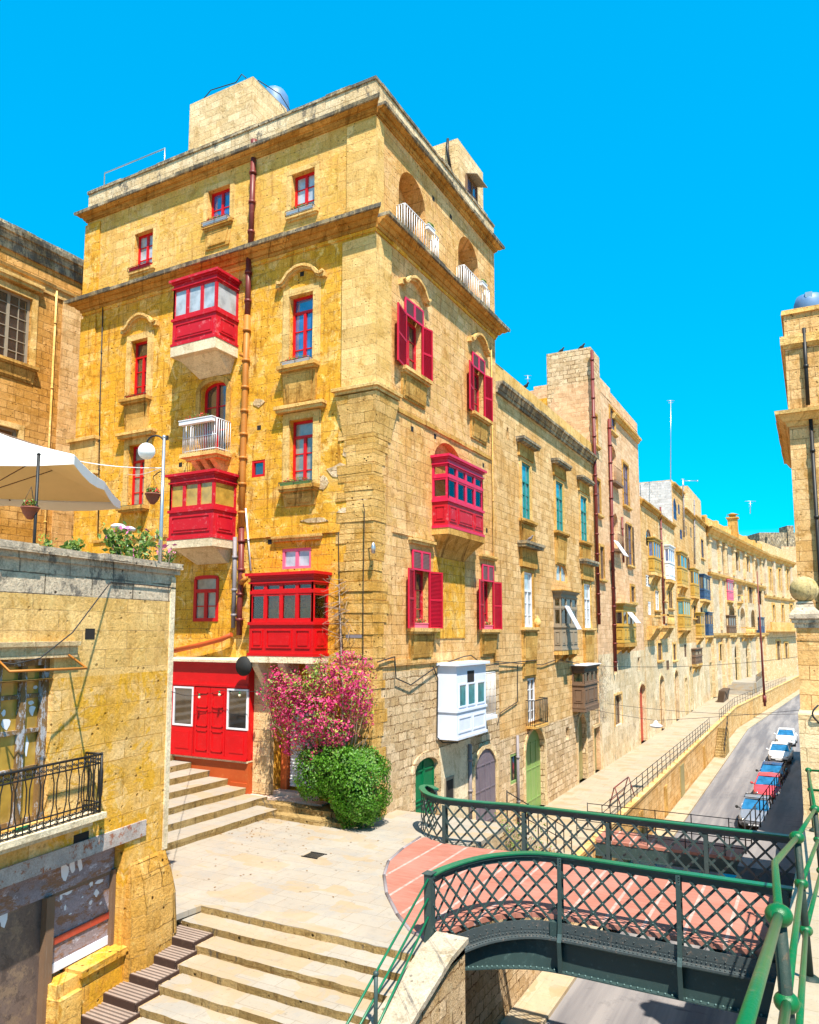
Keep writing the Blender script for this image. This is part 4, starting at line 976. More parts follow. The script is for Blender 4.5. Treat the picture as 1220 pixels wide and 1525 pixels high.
# stone pier and door recess
pa0, pa1 = sa1+.0, doorhole[0]-.02
mb = MB(); mb.fb(ML, sa1+.003, pa1+.0, -.02, .22, sz0-1.1, sz1+.25); mb.fb(ML, sa1-.05, pa1+.10, -.02, .34, sz1-.15, sz1+.2)
mb.build('stone_pier', M['pale'], H, jit=.01)
a0, a1, z0, z1 = doorhole[:4]
mb = MB(); mb.fb(ML, ML.hit(411,1100)[0], ML.hit(420,1100)[0], -.54, -.30, z0, z1-.3); mb.build('door', M['orange'], H, label='narrow orange door leaf beside the roller shutter')
mb = MB(); ra0, ra1 = ML.hit(422, 1100)[0], a1-.05; z = z0+.12
while z < z0+2.7:
    mb.hexa([ML.P(ra0,z,-.50),ML.P(ra1,z,-.50),ML.P(ra1,z,-.40),ML.P(ra0,z,-.40),ML.P(ra0,z+.095,-.50),ML.P(ra1,z+.095,-.50),ML.P(ra1,z+.095,-.44),ML.P(ra0,z+.095,-.44)]); z += .11
mb.build('roller_shutter', M['whitep'], H, label='white ribbed roller shutter half hidden by the bush')
mb = MB(); mb.fb(ML, a0, a1+.2, -.3, .02, z0-.2, z0+.01); mb.fb(ML, ML.hit(371,1170)[0], a1+.6, -.02, .45, z0-.25, z0-.14)
mb.build('doorstep', M['tile'], H)
mb = MB()
for (u0, u1, dd, zz0, zz1, mm) in ((a0-.4, a1+2.2, .95, -.2, .34, 0), (a0-.2, a1+2.0, 1.35, -.2, .15, 0)):
    n = 10
    for i in range(n):
        j = random.uniform(-.06, .06); mb.fb(ML, u0+(u1-u0)*i/n, u0+(u1-u0)*(i+1)/n-.01, -.02, dd+j, zz0, zz1+j*.3)
mb.build('rough_step', M['riser'], H)
# wall plaque and ridge tiles above the shop
mb = MB(); r = rect(ML, 516, 939, 540, 950); mb.fb(ML, r[0], r[1], -.01, .04, r[2], r[3]); mb.build('plaque', M['pipe_grey'], H)
mb = MB(); pts = [ML.P(*ML.hit(x, y, .25), .25) for x, y in ((260, 969), (300, 960), (330, 952), (345, 945))]; mb.tube(pts, .09, 8); mb.build('tile_ridge', M['plinth'], H)
# ---- drainpipes on the left face
P_ = lambda x, y, d=.12: ML.P(*ML.hit(x, y, d), d)
drainpipe(H, [P_(378.5,209), P_(378,222)], .13, M['pipe_red'])
drainpipe(H, [P_(377.5,236), P_(373.5,368)], .105, M['pipe_red'], .9)
drainpipe(H, [P_(370.5,385), P_(369,470)], .105, M['pipe_red'], .9)
drainpipe(H, [P_(368.5,470,.13), P_(365.5,560,.13), P_(361.5,700,.13), P_(360,785,.13)], .115, M['pipe_rust'], .8, label='rust orange stretch of drainpipe')
drainpipe(H, [P_(360,785,.12), P_(359,870,.12), P_(357,900), P_(356.5,946)], .105, M['pipe_red'], .9)
drainpipe(H, [P_(350,800,.2), P_(349.5,860,.2), P_(347.5,935,.2)], .075, M['pipe_grey'], .8)
drainpipe(H, [P_(366,757,.06), P_(374,850,.06)], .03, M['whitep'], 5)
drainpipe(H, [P_(358,528,.2), P_(368,532,.14)], .07, M['pipe_rust'], 5)
drainpipe(H, [P_(153.5,452,.05), P_(149,600,.05), P_(146,800,.05)], .025, M['cable'], 50, name='wall_cable')
drainpipe(H, [P_(363,857,.2), P_(366,862,.3), P_(359,868,.2)], .10, M['pipe_rust'], 5)
# ---- right face
for k, lab in (('b1', None), ('b2', None), ('d1', None), ('d2', None)):
    a0, a1, z0, z1 = RRc[k]; zz = z0+(z1-z0)*(.76 if k[0] == 'b' else .74)
    louvre(MR, H, a0-.12, (a0+a1)/2, zz, z1, M['magenta'], mids=(), name='transom_shutter', slatm=M['louv'])
    louvre(MR, H, (a0+a1)/2+.004, a1+.12, zz, z1, M['magenta'], mids=(), name='transom_shutter', slatm=M['louv'])
    window(MR, H, (a0, a1, z0, zz), M['redw'], M['gdark'], rows=3, cols=2)
    sill(MR, H, RRc[k], M['trim'], wide=.45, dep=.3, apron=.9 if k[0] == 'b' else .95, mat2=M['pipe_grey'] if False else M['trim_dirty'])
    if k[0] == 'b': hood(MR, H, (a0+a1)/2, (a1-a0)+.9, z1+.55, M['trim'], rise=.42, dep=.25)
    else: ledge(MR, H, a0-.35, a1+.4, z1+.42, M['trim'], .12, .2)
    w_ = (a1-a0)*.5+.2
    near = {'b1': (582.4, 460, 548), 'b2': (692, 538, 612), 'd1': (601.4, 845, 933), 'd2': (706.7, 862, 936)}[k]
    aN = MR.hit(near[0], near[1])[0]; zlo = z0-.02
    leafopen(MR, H, a0-.02, a0-aN if k != 'x' else w_, zlo, zz+.02, M['shutter'], 12, -1)
    leafopen(MR, H, a1+.02, {'b1': w_*.75, 'b2': w_*.8, 'd1': w_*1.0, 'd2': w_*.9}[k], zlo, zz+.02, M['shutter'], 14, 1)
for k, lab in (('d1', 'pink flower box between the raspberry shutters nearest the corner, lowest shuttered floor'), ('d2', 'pink flower box between the raspberry shutters farther along, lowest shuttered floor')):
    a0, a1, z0, z1 = RRc[k]; planter(MR, a0+.05, a1-.02, z0+.0, -.12, M['pinkp'], lab, cage=False, plants=M['flower'], h=.2, dep=.2)
# loggias: red glazed door in the recess and white railing on the cornice
for (l, pr_) in ((la, (591, 650)), (lb, (683, 727))):
    window(MR, H, (l[0]+.1, l[0]+.85, zlog, zlog+2.4), M['red'], M['gdark'], d=-.74, rows=4)
    a0, a1 = l[0]-.15, l[1]+.45; z1 = zlog+1.25
    rb = MB(); dd = .34; z0r = zlog+.17
    rail_bars(rb, MR.P(a0,0,dd), MR.P(a1,0,dd), z0r, z1, 15, .016, top=.024); rail_bars(rb, MR.P(a0,0,0), MR.P(a0,0,dd-.03), z0r, z1, 3, .016); rail_bars(rb, MR.P(a1,0,0), MR.P(a1,0,dd-.03), z0r, z1, 3, .016)
    rb.build('railing', M['whitep'], H)
for l, lab in ((la, 'white wire flower basket hung on the white railing of the loggia nearest the corner'), (lb, 'white wire flower basket hung on the white railing of the farther loggia')):
    a = l[0]+(l[1]-l[0])*.62
    planter(MR, a, a+.6, zlog+1.0, .38, M['whitep'], lab, h=.2, dep=.18, cage=False, plants=M['leaf2'])
# pink balcony on the right face
a0 = MR.hit(643.5, 740)[0]; dep = spx(MR, 667, 740, a0); a1 = MR.off(dep).hit(719.5, 740)[0]
z1 = MR.hit(667, 677, dep)[1]; z0 = MR.hit(667, 784, dep)[1]; zm = MR.hit(667, 744, dep)[1]; ztp = MR.hit(667, 708, dep)[1]
print('pinkgal', a0, a1, dep, z0, z1)
gallery(MR, H, a0, a1, dep, z0, z1-.14, zm, mat=M['magenta'], gl=M['gthru'], nf=4, ns=1, ztop=ztp, frontp=3, slab=.25, slabm=M['trim_dirty'], corb=0, mat2=M['redw'], label='magenta and crimson enclosed balcony on the street side')
mb = MB(); n = 6
for i in range(n):
    za = z0-.28-.8*i/n; zb = z0-.28-.8*(i+1)/n; ea = dep*(1-i/n)**1.3+.03; eb = dep*(1-(i+1)/n)**1.3+.03; sh = .5*(i/n); sh2 = .5*((i+1)/n)
    mb.hexa([MR.P(a0+sh2,zb,-.02),MR.P(a1-sh2,zb,-.02),MR.P(a1-sh2,zb,eb),MR.P(a0+sh2,zb,eb),MR.P(a0+sh,za,-.02),MR.P(a1-sh,za,-.02),MR.P(a1-sh,za,ea),MR.P(a0+sh,za,ea)])
mb.build('corbel', M['trim_dirty'], H)
mb = MB(); mb.fb(MR, a0+.1, a1-.5, -.02, .03, RRc['d1'][2]-.4, z0-1.1); mb.build('stained_panel', M['gold'], H)
# white balcony
a0 = MR.hit(652, 1045)[0]; dep = spx(MR, 680.5, 1045, a0); a1 = MR.off(dep).hit(724, 1045)[0]
z1 = MR.hit(680, 992, dep)[1]; z0 = MR.hit(680, 1102, dep)[1]; zm = MR.hit(680, 1060, dep)[1]
WB = (a0, a1, dep, z0, z1); print('white', WB)
mb = MB(); mb.fb(MR, a0, a1, -.02, dep, z0, z1); ff = MR.off(dep)
mb.fb(MR, a0-.04, a1+.04, -.02, dep+.04, zm-.05, zm+.04); mb.fb(MR, a0-.04, a1+.04, -.02, dep+.04, z0-.03, z0+.06); mb.fb(MR, a0-.12, a1+.12, -.02, dep+.14, z1, z1+.10)
gx = [ff.hit(x, 1035)[0] for x in (684, 693.5, 697, 707, 711, 721)]; gz1 = ff.hit(684, 1021)[1]; gz0 = ff.hit(684, 1052)[1]
for i in (0, 2, 4):
    for (u0,u1,v0,v1) in ((gx[i]-.05,gx[i],gz0,gz1),(gx[i+1],gx[i+1]+.05,gz0,gz1),(gx[i]-.05,gx[i+1]+.05,gz1,gz1+.06),(gx[i]-.05,gx[i+1]+.05,gz0-.06,gz0)): mb.fb(ff,u0,u1,-.01,.03,v0,v1)
for (c0, c1) in ((.05,.47),(.53,.95)):
    u0, u1 = a0+(a1-a0)*c0, a0+(a1-a0)*c1; mb.fb(ff, u0, u1, 0, .02, z0+.2, z0+.26); mb.fb(ff, u0, u1, 0, .02, zm-.3, zm-.24); mb.fb(ff, u0, u0+.05, 0, .02, z0+.26, zm-.3); mb.fb(ff, u1-.05, u1, 0, .02, z0+.26, zm-.3)
wbo = mb.build('enclosed_balcony', M['bluewhite'], H, label='plain white enclosed balcony low on the street side')
mb = MB()
for i in (0, 2, 4): mb.cut(); mb.fb(ff, gx[i], gx[i+1], -.02, .008, gz0, gz1)
mb.build_all('pane', M['gteal'], wbo)
mb = MB(); u0, u1 = ff.hit(696, 1000)[0], ff.hit(706, 1000)[0]; v1 = ff.hit(700, 998)[1]; mb.fb(ff, u0, u1, -.02, .008, v1-.52, v1-.02); mb.build('open_vent', M['dark'], wbo)
# green arched door
a0, a1, z0, z1 = gd
mb = MB(); dd = -.12
pl = [MR.P(a0, z0, dd), MR.P(a1, z0, dd)] + [MR.P(p, q, dd) for p, q in reversed(arcpts(a0, a1, z1-.35, .34))]
mb.prism(pl, MR.n*-.06)
c = (a0+a1)/2
for (u0, u1) in ((a0+.06, c-.04), (c+.04, a1-.06)):
    for (v0, v1) in ((z0+.12, z0+.6), (z0+.7, z0+(z1-z0)*.82)):
        for q in ((u0,u1,v0,v0+.05),(u0,u1,v1-.05,v1),(u0,u0+.05,v0,v1),(u1-.05,u1,v0,v1)): mb.fb(MR, q[0], q[1], dd, dd+.04, q[2], q[3])
mb.fb(MR, c-.03, c+.03, dd, dd+.05, z0, z1-.1)
mb.build('door', M['doorgreen'], H, label='deep green arched door by the bridge end')
mb = MB(); mb.sweep(MR, [(a0-.12, z0)]+[(p, q) for p, q in arcpts(a0-.12, a1+.12, z1-.35, .5)]+[(a1+.12, z0)], .22, -.02, .06); mb.build('surround', M['rubble'], H)
# roof structures
st = ML.off(-.45); a1 = st.hit(376, 160)[0]; a0 = st.hit(281.5, 200)[0]; z1 = st.hit(376, 113.6)[1]
yb = Fr((a1, 0), (0, 1), (1, 0)).hit(427, 175)[0]
PH = (a0, a1, YF+.45, min(yb, YE-.5), z1); print('penthouse', PH)
mb = MB(); mb.box(a0, a1, YF+.45, PH[3], zc1-.1, z1); mb.build('stair_tower', M['pale'], H, jit=.012)
tb = Fr((0, YF+4.2), (1, 0), (0, -1)); t1 = tb.hit(681.8, 300)[0]
# far stair block sits just inside the street parapet
XB = XF-.5; fb_ = Fr((XB, 0), (0, 1), (1, 0)); ya, zA = fb_.hit(681.8, 206); ye_ = min(fb_.hit(724.6, 300)[0], YE-.1); f3 = Fr((0, ya), (1, 0), (0, -1)); xa = f3.hit(640, 230)[0]
print('block', ya, ye_, zA, xa)
mb = MB(); mb.box(xa-1.5, XB, ya, ye_, zc1-.1, zA); mb.build('stair_block', M['pale'], H, jit=.012)
wa, wz = fb_.hit(693, 290); wa2 = fb_.hit(709, 290)[0]
window(fb_, H, (wa, wa2, wz-.3, wz+1.0), M['brown'], M['gblue'], d=.0, rows=2)
mb = MB(); mb.hexa([fb_.P(wa,wz+1.05,.02),fb_.P(wa2,wz+1.05,.02),fb_.P(wa2,wz+.85,.6),fb_.P(wa,wz+.85,.6),fb_.P(wa,wz+1.08,.02),fb_.P(wa2,wz+1.08,.02),fb_.P(wa2,wz+.88,.6),fb_.P(wa,wz+.88,.6)]); mb.build('awning', M['oldgrey'], H)
mb = MB(); p0 = onY(667, 207, ya-.05); p1 = onY(671, 253, ya-.05); mb.tube([p0, p0+Vector((0,-.05,-.6)), p1], .07, 6); mb.build('cable_duct', M['black'], H)
# water tank and roof rail are things of their own
c = atD(410, 142, 31); tk = thing('water_tank', 'blue rounded water tank peeping over the stair tower of the corner house', 'water tank', (c.x, c.y, zc1))
mb = MB(); mb.lathe((c.x, c.y, c.z-1.2), [(.01,-2.5),(.62,-2.5),(.62,.9),(.58,1.1),(.45,1.32),(.2,1.42),(.01,1.44)], 18); mb.build('tank_body', M['tank'], tk)
mb = MB(); mb.lathe((c.x, c.y, c.z-1.2), [(.22,1.40),(.22,1.50),(.01,1.52)], 12); mb.build('lid', M['alu'], tk)
p0 = onY(156, 258, YF+.3); p1 = onY(246, 221, YF+.3); mb = MB()
mb.tube([(p0.x, p0.y, zt-.3), p0, p1, (p1.x, p1.y, zt-.3)], .03, 6)
mb.build('roof_rail', M['alu'], label='thin galvanised pipe rail on the roof edge of the corner house', cat='rail')

def roofcable(lab, pts, d=.02):
    mb = MB(); mb.tube([Vector(p) for p in pts], d, 5); mb.build('roof_cable', M['cable'], label=lab, cat='cable')
t0 = PH[4]; ya_ = YF+.45
roofcable('black cable looping over the front edge of the stair tower roof', [(PH[0]+.6, ya_+.1, t0+.02), (PH[0]+1.2, ya_-.03, t0+.18), (PH[0]+2.0, ya_, t0+.12), (PH[1]-.9, ya_, t0+.05), (PH[1]-.6, ya_, t0+.30), (PH[1]-.35, ya_, t0+.03)])
roofcable('black cable arching from the stair tower over the blue tank', [(PH[1]+.01, ya_+.3, t0+.02), (PH[1]+.1, ya_+1.6, t0+.25), (PH[1]+.15, ya_+2.8, t0-.3), (PH[1]+.06, ya_+3.2, t0-1.4)])
# ---------------- left foreground building ----------------
LBC = (-12.3, 12.0); LF = Fr(LBC, (.131, -.991), (.991, .131))
L = thing('terrace_building', 'low weathered yellow building in the left foreground with a rusty scrollwork balcony and boarded shop', 'building', (-14, 6, 0))
ztop = LF.hit(262, 840)[1]; zl2 = LF.hit(200, 893)[1]; zl3 = LF.hit(200, 1002)[1]
print('LB', ztop, zl2, zl3)
wA = (LF.hit(78, 1050)[0], LF.hit(78,1050)[0]+2.6, LF.hit(78, 1218)[1]+.0, LF.hit(78, 980)[1])
sJ = LF.hit(183, 1330)[0]; sz = LF.hit(183, 1255)[1]
shopR = (sJ, sJ+4.2, -2.6, sz)
mb = MB()
wall_mb(mb, LF, 0, 11, zl3, zl2, [(wA[0], wA[1], zl3-.01, wA[3])], .35, 1)
wall_mb(mb, LF, 0, 11, -3.2, zl3, [(wA[0], wA[1], wA[2], zl3+.01), shopR], .35, 2)
wall_mb(mb, LF, 0, 11, zl2, ztop-.16, [], .3, 0)
mb.fb(LF, .3, 11, -9, -.36, ztop-1.3, ztop-1.1, 0)
c0 = LF.P(0,0,0); c1 = LF.P(0,0,-9); c2 = LF.P(11,0,-9)
for (p, q) in ((c0, c1), (c1, c2)):
    mb.face([(p[0],p[1],-3.2),(q[0],q[1],-3.2),(q[0],q[1],ztop-.16),(p[0],p[1],ztop-.16)], 1)
mb.fb(LF, .02, 11, -.36, -.33, ztop-1.2, ztop-.16, 0)
mb.build('wall', [M['lbtop'], M['pil'], M['lb']], L, recalc=False)
n = 14; mb = MB()
for i in range(n):
    j = random.uniform(-.02, .02); a, b = -.12+11*i/n, -.12+11*(i+1)/n
    mb.fb(LF, a, b-.006, -.45, .13+j, ztop-.13, ztop+j)
    mb.fb(LF, a, b-.002, -.35, .05+j, ztop-.24, ztop-.13)
mb.build('coping', M['lbtop'], L)
# battered, rounded foot at the corner
mb = MB(); zb0 = LF.hit(250, 1262)[1]; print('zb', zb0)
m_ = 9
ring = []
for (z, e, s1) in ((-1.6, .34, sJ-.02), (-.2, .33, sJ-.03), (zb0*.4, .28, sJ-.06), (zb0*.75, .17, sJ-.1), (zb0-.06, .06, sJ-.16), (zb0, .01, sJ-.2)):
    pts = [LF.P(s1, z, -.1), LF.P(s1, z, e*.6), LF.P(.9, z, e), LF.P(.35, z, e)]
    for k in range(m_):
        w = math.pi/2*k/(m_-1); pts.append(LF.P(.1-(e+.05)*math.sin(w)*1.0, z, -.15+(e+.15)*math.cos(w)))
    pts.append(LF.P(-e, z, -1.2)); ring.append(pts)
for A, B in zip(ring, ring[1:]):
    for i in range(len(A)-1): mb.face([A[i], A[i+1], B[i+1], B[i]], 0, True)
mb.face(ring[-1])
mb.build('battered_base', M['quoin'], L, recalc=False, jit=.01)
mb = MB(); mb.fb(LF, 0, .14, -.02, .03, zb0, ztop-.3); mb.build('edge_strip', M['cream_slab'], L)
# upper opening: big timber door of panes behind the balcony
mb = MB(); dd = -.24; a0, a1, z0, z1 = wA
mb.fb(LF, a0, a0+.12, dd, dd+.14, z0, z1); mb.fb(LF, a0+.12, a1, dd, dd+.14, z1-.12, z1)
posts = [LF.hit(27, 1050, dd)[0]]
w_ = posts[0]-a0
for k in range(1, 3): mb.fb(LF, a0+w_*k-.055, a0+w_*k+.055, dd, dd+.12, z0, z1-.12)
zr = [LF.hit(50, y, dd)[1] for y in (1035, 1086, 1141)]
for z in zr: mb.fb(LF, a0+.12, a1, dd+.01, dd+.09, z-.035, z+.035)
mb.fb(LF, a0+.12, a1, dd+.005, dd+.07, z0, z0+.08)
wd = mb.build('window', M['peel'], L, label='flaking brown door window behind the scrollwork balcony')
mb = MB(); mb.fb(LF, a0+.05, a1, dd+.01, dd+.03, z0, z1); mb.build('pane', M['gyel'], wd)
mb = MB()
for (x, y, sx, sy) in ((47, 1046, .09, .04), (48, 1058, .07, .13), (40, 1112, .04, .2), (8, 1078, .12, .12), (53, 1024, .05, .04), (6, 1062, .05, .06)):
    a, z = LF.hit(x, y, dd+.04); rn = random.Random(int(x))
    mb.cut(); mb.prism([LF.P(a+sx*math.cos(6.283*i/9)*rn.uniform(.5,1.2), z+sy*math.sin(6.283*i/9)*rn.uniform(.5,1.2), dd+.032) for i in range(9)], LF.n*.004)
mb.build_all('torn_paper', M['whitep'], wd)
mb = MB(); zz = LF.hit(100, 978)[1]
mb.fb(LF, LF.hit(110, 970)[0], 8, -.02, .1, LF.hit(100, 978)[1], LF.hit(100, 962)[1]); mb.fb(LF, LF.hit(111, 970)[0]-.0, 8, -.02, .16, LF.hit(100, 962)[1], LF.hit(100, 955)[1]); mb.build('lintel', M['pale'], L, jit=.008)
# iron bracket frame for an awning
mb = MB(); p = lambda x, y, d: LF.P(*LF.hit(x, y, d), d)
mb.tube([p(101, 974, .05), p(129, 995, .75), p(14, 1000, .75), p(-6, 980, .1)], .022, 6); mb.build('awning_frame', M['pinkp'] if False else M['pipe_rust'], L)
# balcony
aA = LF.hit(125, 1165)[0]; dep = spx(LF, 150, 1165, aA)
dep = min(dep, 1.1); fz = LF.hit(149, 1210, dep)[1]; tz = LF.hit(151, 1123, dep)[1]; print('lbbal', aA, dep, fz, tz)
aE = aA+4.2
mb = MB(); mb.fb(LF, aA-.1, aE, -.02, dep+.08, fz-.10, fz); mb.fb(LF, aA+.05, aE, -.02, dep-.1, fz-.22, fz-.10)
slab_ = mb.build('balcony_slab', M['cream_slab'], L, jit=.006)
mb = MB(); H_ = tz-fz
def spiral(mb, fr, a, z, r, sg, up):
    pts = []
    for i in range(15):
        w = i/14*4.4*math.pi/2; rr_ = r*(1-i/17)
        pts.append(fr.P(a+sg*(r-rr_*math.cos(w)), z+up*rr_*math.sin(w), 0))
    mb.tube(pts, .009, 4)
def scroll_run(fr, a0, a1, n):
    for z in (fz+.03, fz+.05+.14, tz-.16, tz): mb.tube([fr.P(a0,z,0), fr.P(a1,z,0)], .014 if z < tz else .022, 5)
    st_ = (a1-a0)/n
    for k in range(n+1):
        a = a0+st_*k; o_ = st_*.28 if k % 2 else -st_*.28
        zA, zB = fz+.19, tz-.16; q = .16*H_
        mb.tube([fr.P(a-o_*.0,fz,0), fr.P(a,zA,0), fr.P(a+o_,zA+q,0), fr.P(a+o_,zB-q,0), fr.P(a,zB,0), fr.P(a,tz,0)], .011, 5)
        if k < n:
            for (zz_, up) in ((fz+.11, 1), (tz-.09, -1)):
                spiral(mb, fr, a+st_*.1, zz_, st_*.2, 1, up); spiral(mb, fr, a+st_*.9, zz_, st_*.2, -1, -up)
fr1 = LF.off(dep); scroll_run(fr1, aA, aE, 30)
pp = LF.P(aA, 0, 0); fr2 = Fr((pp[0], pp[1]), (LF.n.x, LF.n.y), (-LF.u.x, -LF.u.y)); scroll_run(fr2, .02, dep-.02, 6)
mb.tube([LF.P(aA,fz,dep), LF.P(aA,tz+.03,dep)], .022, 6)
mb.build('balcony_railing', M['black'], slab_)
t = MB(); a, z = LF.hit(60, 1236, dep-.15)
t.lathe(LF.P(aA+1.5, fz+.045, dep-.25), [(.001,-.17),(.035,-.17),(.035,.06),(.014,.11),(.014,.15),(.001,.15)], 10, ax=(Vector((0,0,1)), LF.n, LF.u)); t.build('plastic_bottle', M['doorgreen'], label='green plastic bottle lying on the floor of the scrollwork balcony', cat='bottle')
# rusty beam, boarded shop
mb = MB(); zbm = LF.hit(200, 1243)[1]; sB = LF.hit(215, 1243)[0]
mb.fb(LF, sB, sB+6, -.3, .04, sz, sz+.30); mb.build('steel_lintel', M['ironrust'] if False else M['rustbeam'], L, jit=.004)
mb = MB(); dd = -.30; sW = LF.hit(64, 1400, dd)[0]; s0 = sJ+.02
zk = LF.hit(180, 1288, dd)[1]
mb.fb(LF, s0, s0+4.1, dd, dd+.08, zk, sz)   # fascia board
zw = LF.hit(180, 1393, dd)[1]
mb.fb(LF, s0+.06, sW-.05, dd, dd+.05, zw+.0, zk); 

zmm_ = LF.hit(170, 1354, dd)[1]
shp = mb.build('boarded_shopfront', M['purplewood'], L, label='boarded up shopfront of bleached grey and purple plywood')
mb = MB(); mb.fb(LF, sW+.1, sW+2.2, dd, dd+.04, -2.6, zk-.003); mb.build('door', M['metaldoor'], shp)
mb = MB(); mb.fb(LF, s0+.08, sW-.08, dd+.05, dd+.075, zmm_-.09, zmm_+.03); mb.build('red_rail', M['reddoor'], shp)
mb = MB(); mb.fb(LF, s0, s0+.08, dd, dd+.14, zw-.1, zk+.02); mb.fb(LF, sW-.08, sW+.10, dd, dd+.16, -2.6, zk); zmm = LF.hit(170, 1352, dd)[1]
mb.fb(LF, s0+.08, sW-.08, dd+.05, dd+.08, zk-.06, zk+.0)
mb.build('frame_timber', M['brown'], shp)
mb = MB(); mb.fb(LF, s0+.08, sW-.08, dd+.051, dd+.07, zw+.0, zw+.16); mb.build('blue_sill_board', M['bluewhite'], shp)
mb = MB(); rn = random.Random(3)
def flake(x, y, sx, sy, tl=0):
    a, z = LF.hit(x, y, dd+.055)
    mb.cut(); mb.prism([LF.P(a+sx*math.cos(6.283*i/11)*rn.uniform(.6,1.1)+tl*math.sin(6.283*i/11), z+sy*math.sin(6.283*i/11)*rn.uniform(.7,1.1), dd+.083) for i in range(11)], LF.n*.004)
for (x, y, sx, sy) in ((94, 1297, .10, .18), (106, 1288, .07, .18), (117, 1287, .06, .15)): flake(x, y, sx, sy, .03)
for (x, y, sx, sy) in ((99, 1329, .16, .05), (91, 1336, .04, .06), (136, 1316, .05, .07), (148, 1313, .14, .05), (144, 1330, .07, .09), (135, 1344, .05, .05), (150, 1345, .04, .03), (97, 1352, .03, .06), (105, 1361, .05, .015), (123, 1336, .03, .02), (5, 1365, .09, .3)):
    a, z = LF.hit(x, y, dd+.055); k = 11
    mb.cut(); mb.prism([LF.P(a+sx*math.cos(6.283*i/k)*rn.uniform(.5,1.1), z+sy*math.sin(6.283*i/k)*rn.uniform(.5,1.1), dd+.052) for i in range(k)], LF.n*.004)
mb.build_all('torn_poster', M['whitep'], shp)
mb = MB(); mb.fb(LF, s0-.1, sW+.0, -.31, .06, -2.5, zw-.10); mb.fb(LF, s0-.2, s0+1.1, -.31, .14, zw-.16, zw-.03); mb.fb(LF, sW-.5, sW+.0, -.3, .16, -2.5, zw-.32)
mb.build('stall_riser', M['gold'], L, jit=.012)
mb = MB(); a, z = LF.hit(134, 944); mb.fb(LF, a-.12, a+.12, -.01, .005, z-.1, z+.1); mb.cut(); a, z = LF.hit(121, 1249); mb.fb(LF, a-.18, a+.18, -.01, .006, z-.08, z+.1); mb.build_all('vent_hole', M['dark'], L)
mb = MB(); mb.tube([p(262, 876, .03), p(215, 871, .03), p(165, 867, .03), p(155, 880, .12), p(108, 942, .5), p(60, 980, .5), p(20, 989, .4), p(-10, 985, .2)], .012, 5)
mb.build('wall_cable', M['cable'], L)
# slatted drain steps along the foot of the wall
for k in range(1, 9):
    y1 = EDGE[k-1]+.12 if k > 0 else 13; y0 = EDGE[k]+.02; z = -.15*k+.0
    if k == 1: continue
    mb = MB(); x0 = lbx((y0+y1)/2)+.04; x1 = x0+.90
    yy = y0
    while yy < y1-.03: mb.box(x0, x1, yy, yy+.05, z+.01, z+.05, 2); yy += .095
    mb.box(x0, x1, y0-.03, y0-.003, z-.13, z+.045); mb.box(x0-.03, x0-.003, y0, y1, z-.1, z+.04); mb.box(x1+.003, x1+.03, y0, y1, z-.1, z+.04)
    names = ['', '', 'topmost slatted drain grating beside the plaza edge', 'second slatted drain grating down along the yellow wall', 'third slatted drain grating down along the yellow wall', 'fourth slatted drain grating down along the yellow wall', 'fifth slatted drain grating down, beside the stone stall riser', 'sixth slatted drain grating down, near the bottom left of the photo', 'lowest slatted drain grating, at the bottom left edge']
    mb.box(x0, x1, y0, y1, z-.012, z-.004, 1)  # black sheet added to stand for the shade between the slats
    mb.build('drain_grating', [M['pipe_red2'], M['rubber'], M['slat']], label=names[k], cat='drain grating', group='slatted drain gratings stepping down along the wall')
# ---------------- far left building ----------------
FX = -32.0; FF = Fr((FX, 0), (0, 1), (1, 0))
K = thing('ochre_townhouse', 'ochre townhouse with a large gridded sash window at the left edge behind the parasol', 'building', (FX, 22, 0))
zt4 = FF.hit(128, 392)[1]; zA = FF.hit(97, 423)[1]; zB = FF.hit(60, 455)[1]
y0w, y1w = FF.hit(-8, 480)[0], FF.hit(46, 480)[0]
w1 = (y1w-2.1, y1w, FF.hit(40, 545)[1], FF.hit(44, 445)[1])
y2 = FF.hit(26, 660)[0]; w2 = (y2-2.0, y2, FF.hit(20, 700)[1], FF.hit(33, 642)[1])
mb = MB(); wall_mb(mb, FF, 8, 34, 1.5, zt4-.3, [w1, w2], .3)
mb.box(FX-8, FX-.4, 8, 34, 1.5, zt4-.4); mb.build('wall', M['flw'], K, recalc=False)
cornice(FF, K, 8, 34, zt4+.05, [(.12,.10,0,.35)], M['cornice'], name='coping')
cornice(FF, K, 8, 34, zt4-.3, [(.45,.40,0,.18), (.30,.22,.18,.5), (.14,.10,.5,.9)], M['cornice'])
cornice(FF, K, 8, 34, zA-.4, [(.22,.18,0,.12), (.10,.08,.12,.5)], M['trim'])
mb = MB(); q = FF.hit(88, 560)[0]; mb.fb(FF, q, 34, -.02, .10, 1.6, zA-.9); mb.build('quoin', M['b2'], K)
window(FF, K, w1, M['oldgrey'], M['gdark'], cols=4, rows=6, t=.11, d=-.22, label='large sash window with a grid of small panes'); surround(FF, K, w1, M['trim'], .28, .09); sill(FF, K, w1, M['trim_dirty'], wide=.4, dep=.3, apron=.6)
window(FF, K, w2, M['oldgrey'], M['gdark'], cols=2, rows=3, t=.11, d=-.22); surround(FF, K, w2, M['trim'], .25, .08)
mb = MB(); ledge(FF, K, w1[0]-.4, w1[1]+.45, w1[3]+.75, M['trim'], .2, .3)
drainpipe(K, [FF.P(FF.hit(79, 500)[0], zA-.6, .12), FF.P(FF.hit(79,500)[0], 3, .12)], .05, M['trim'], 3)
# ---------------- things on the terrace ----------------
tz_ = ztop-1.1
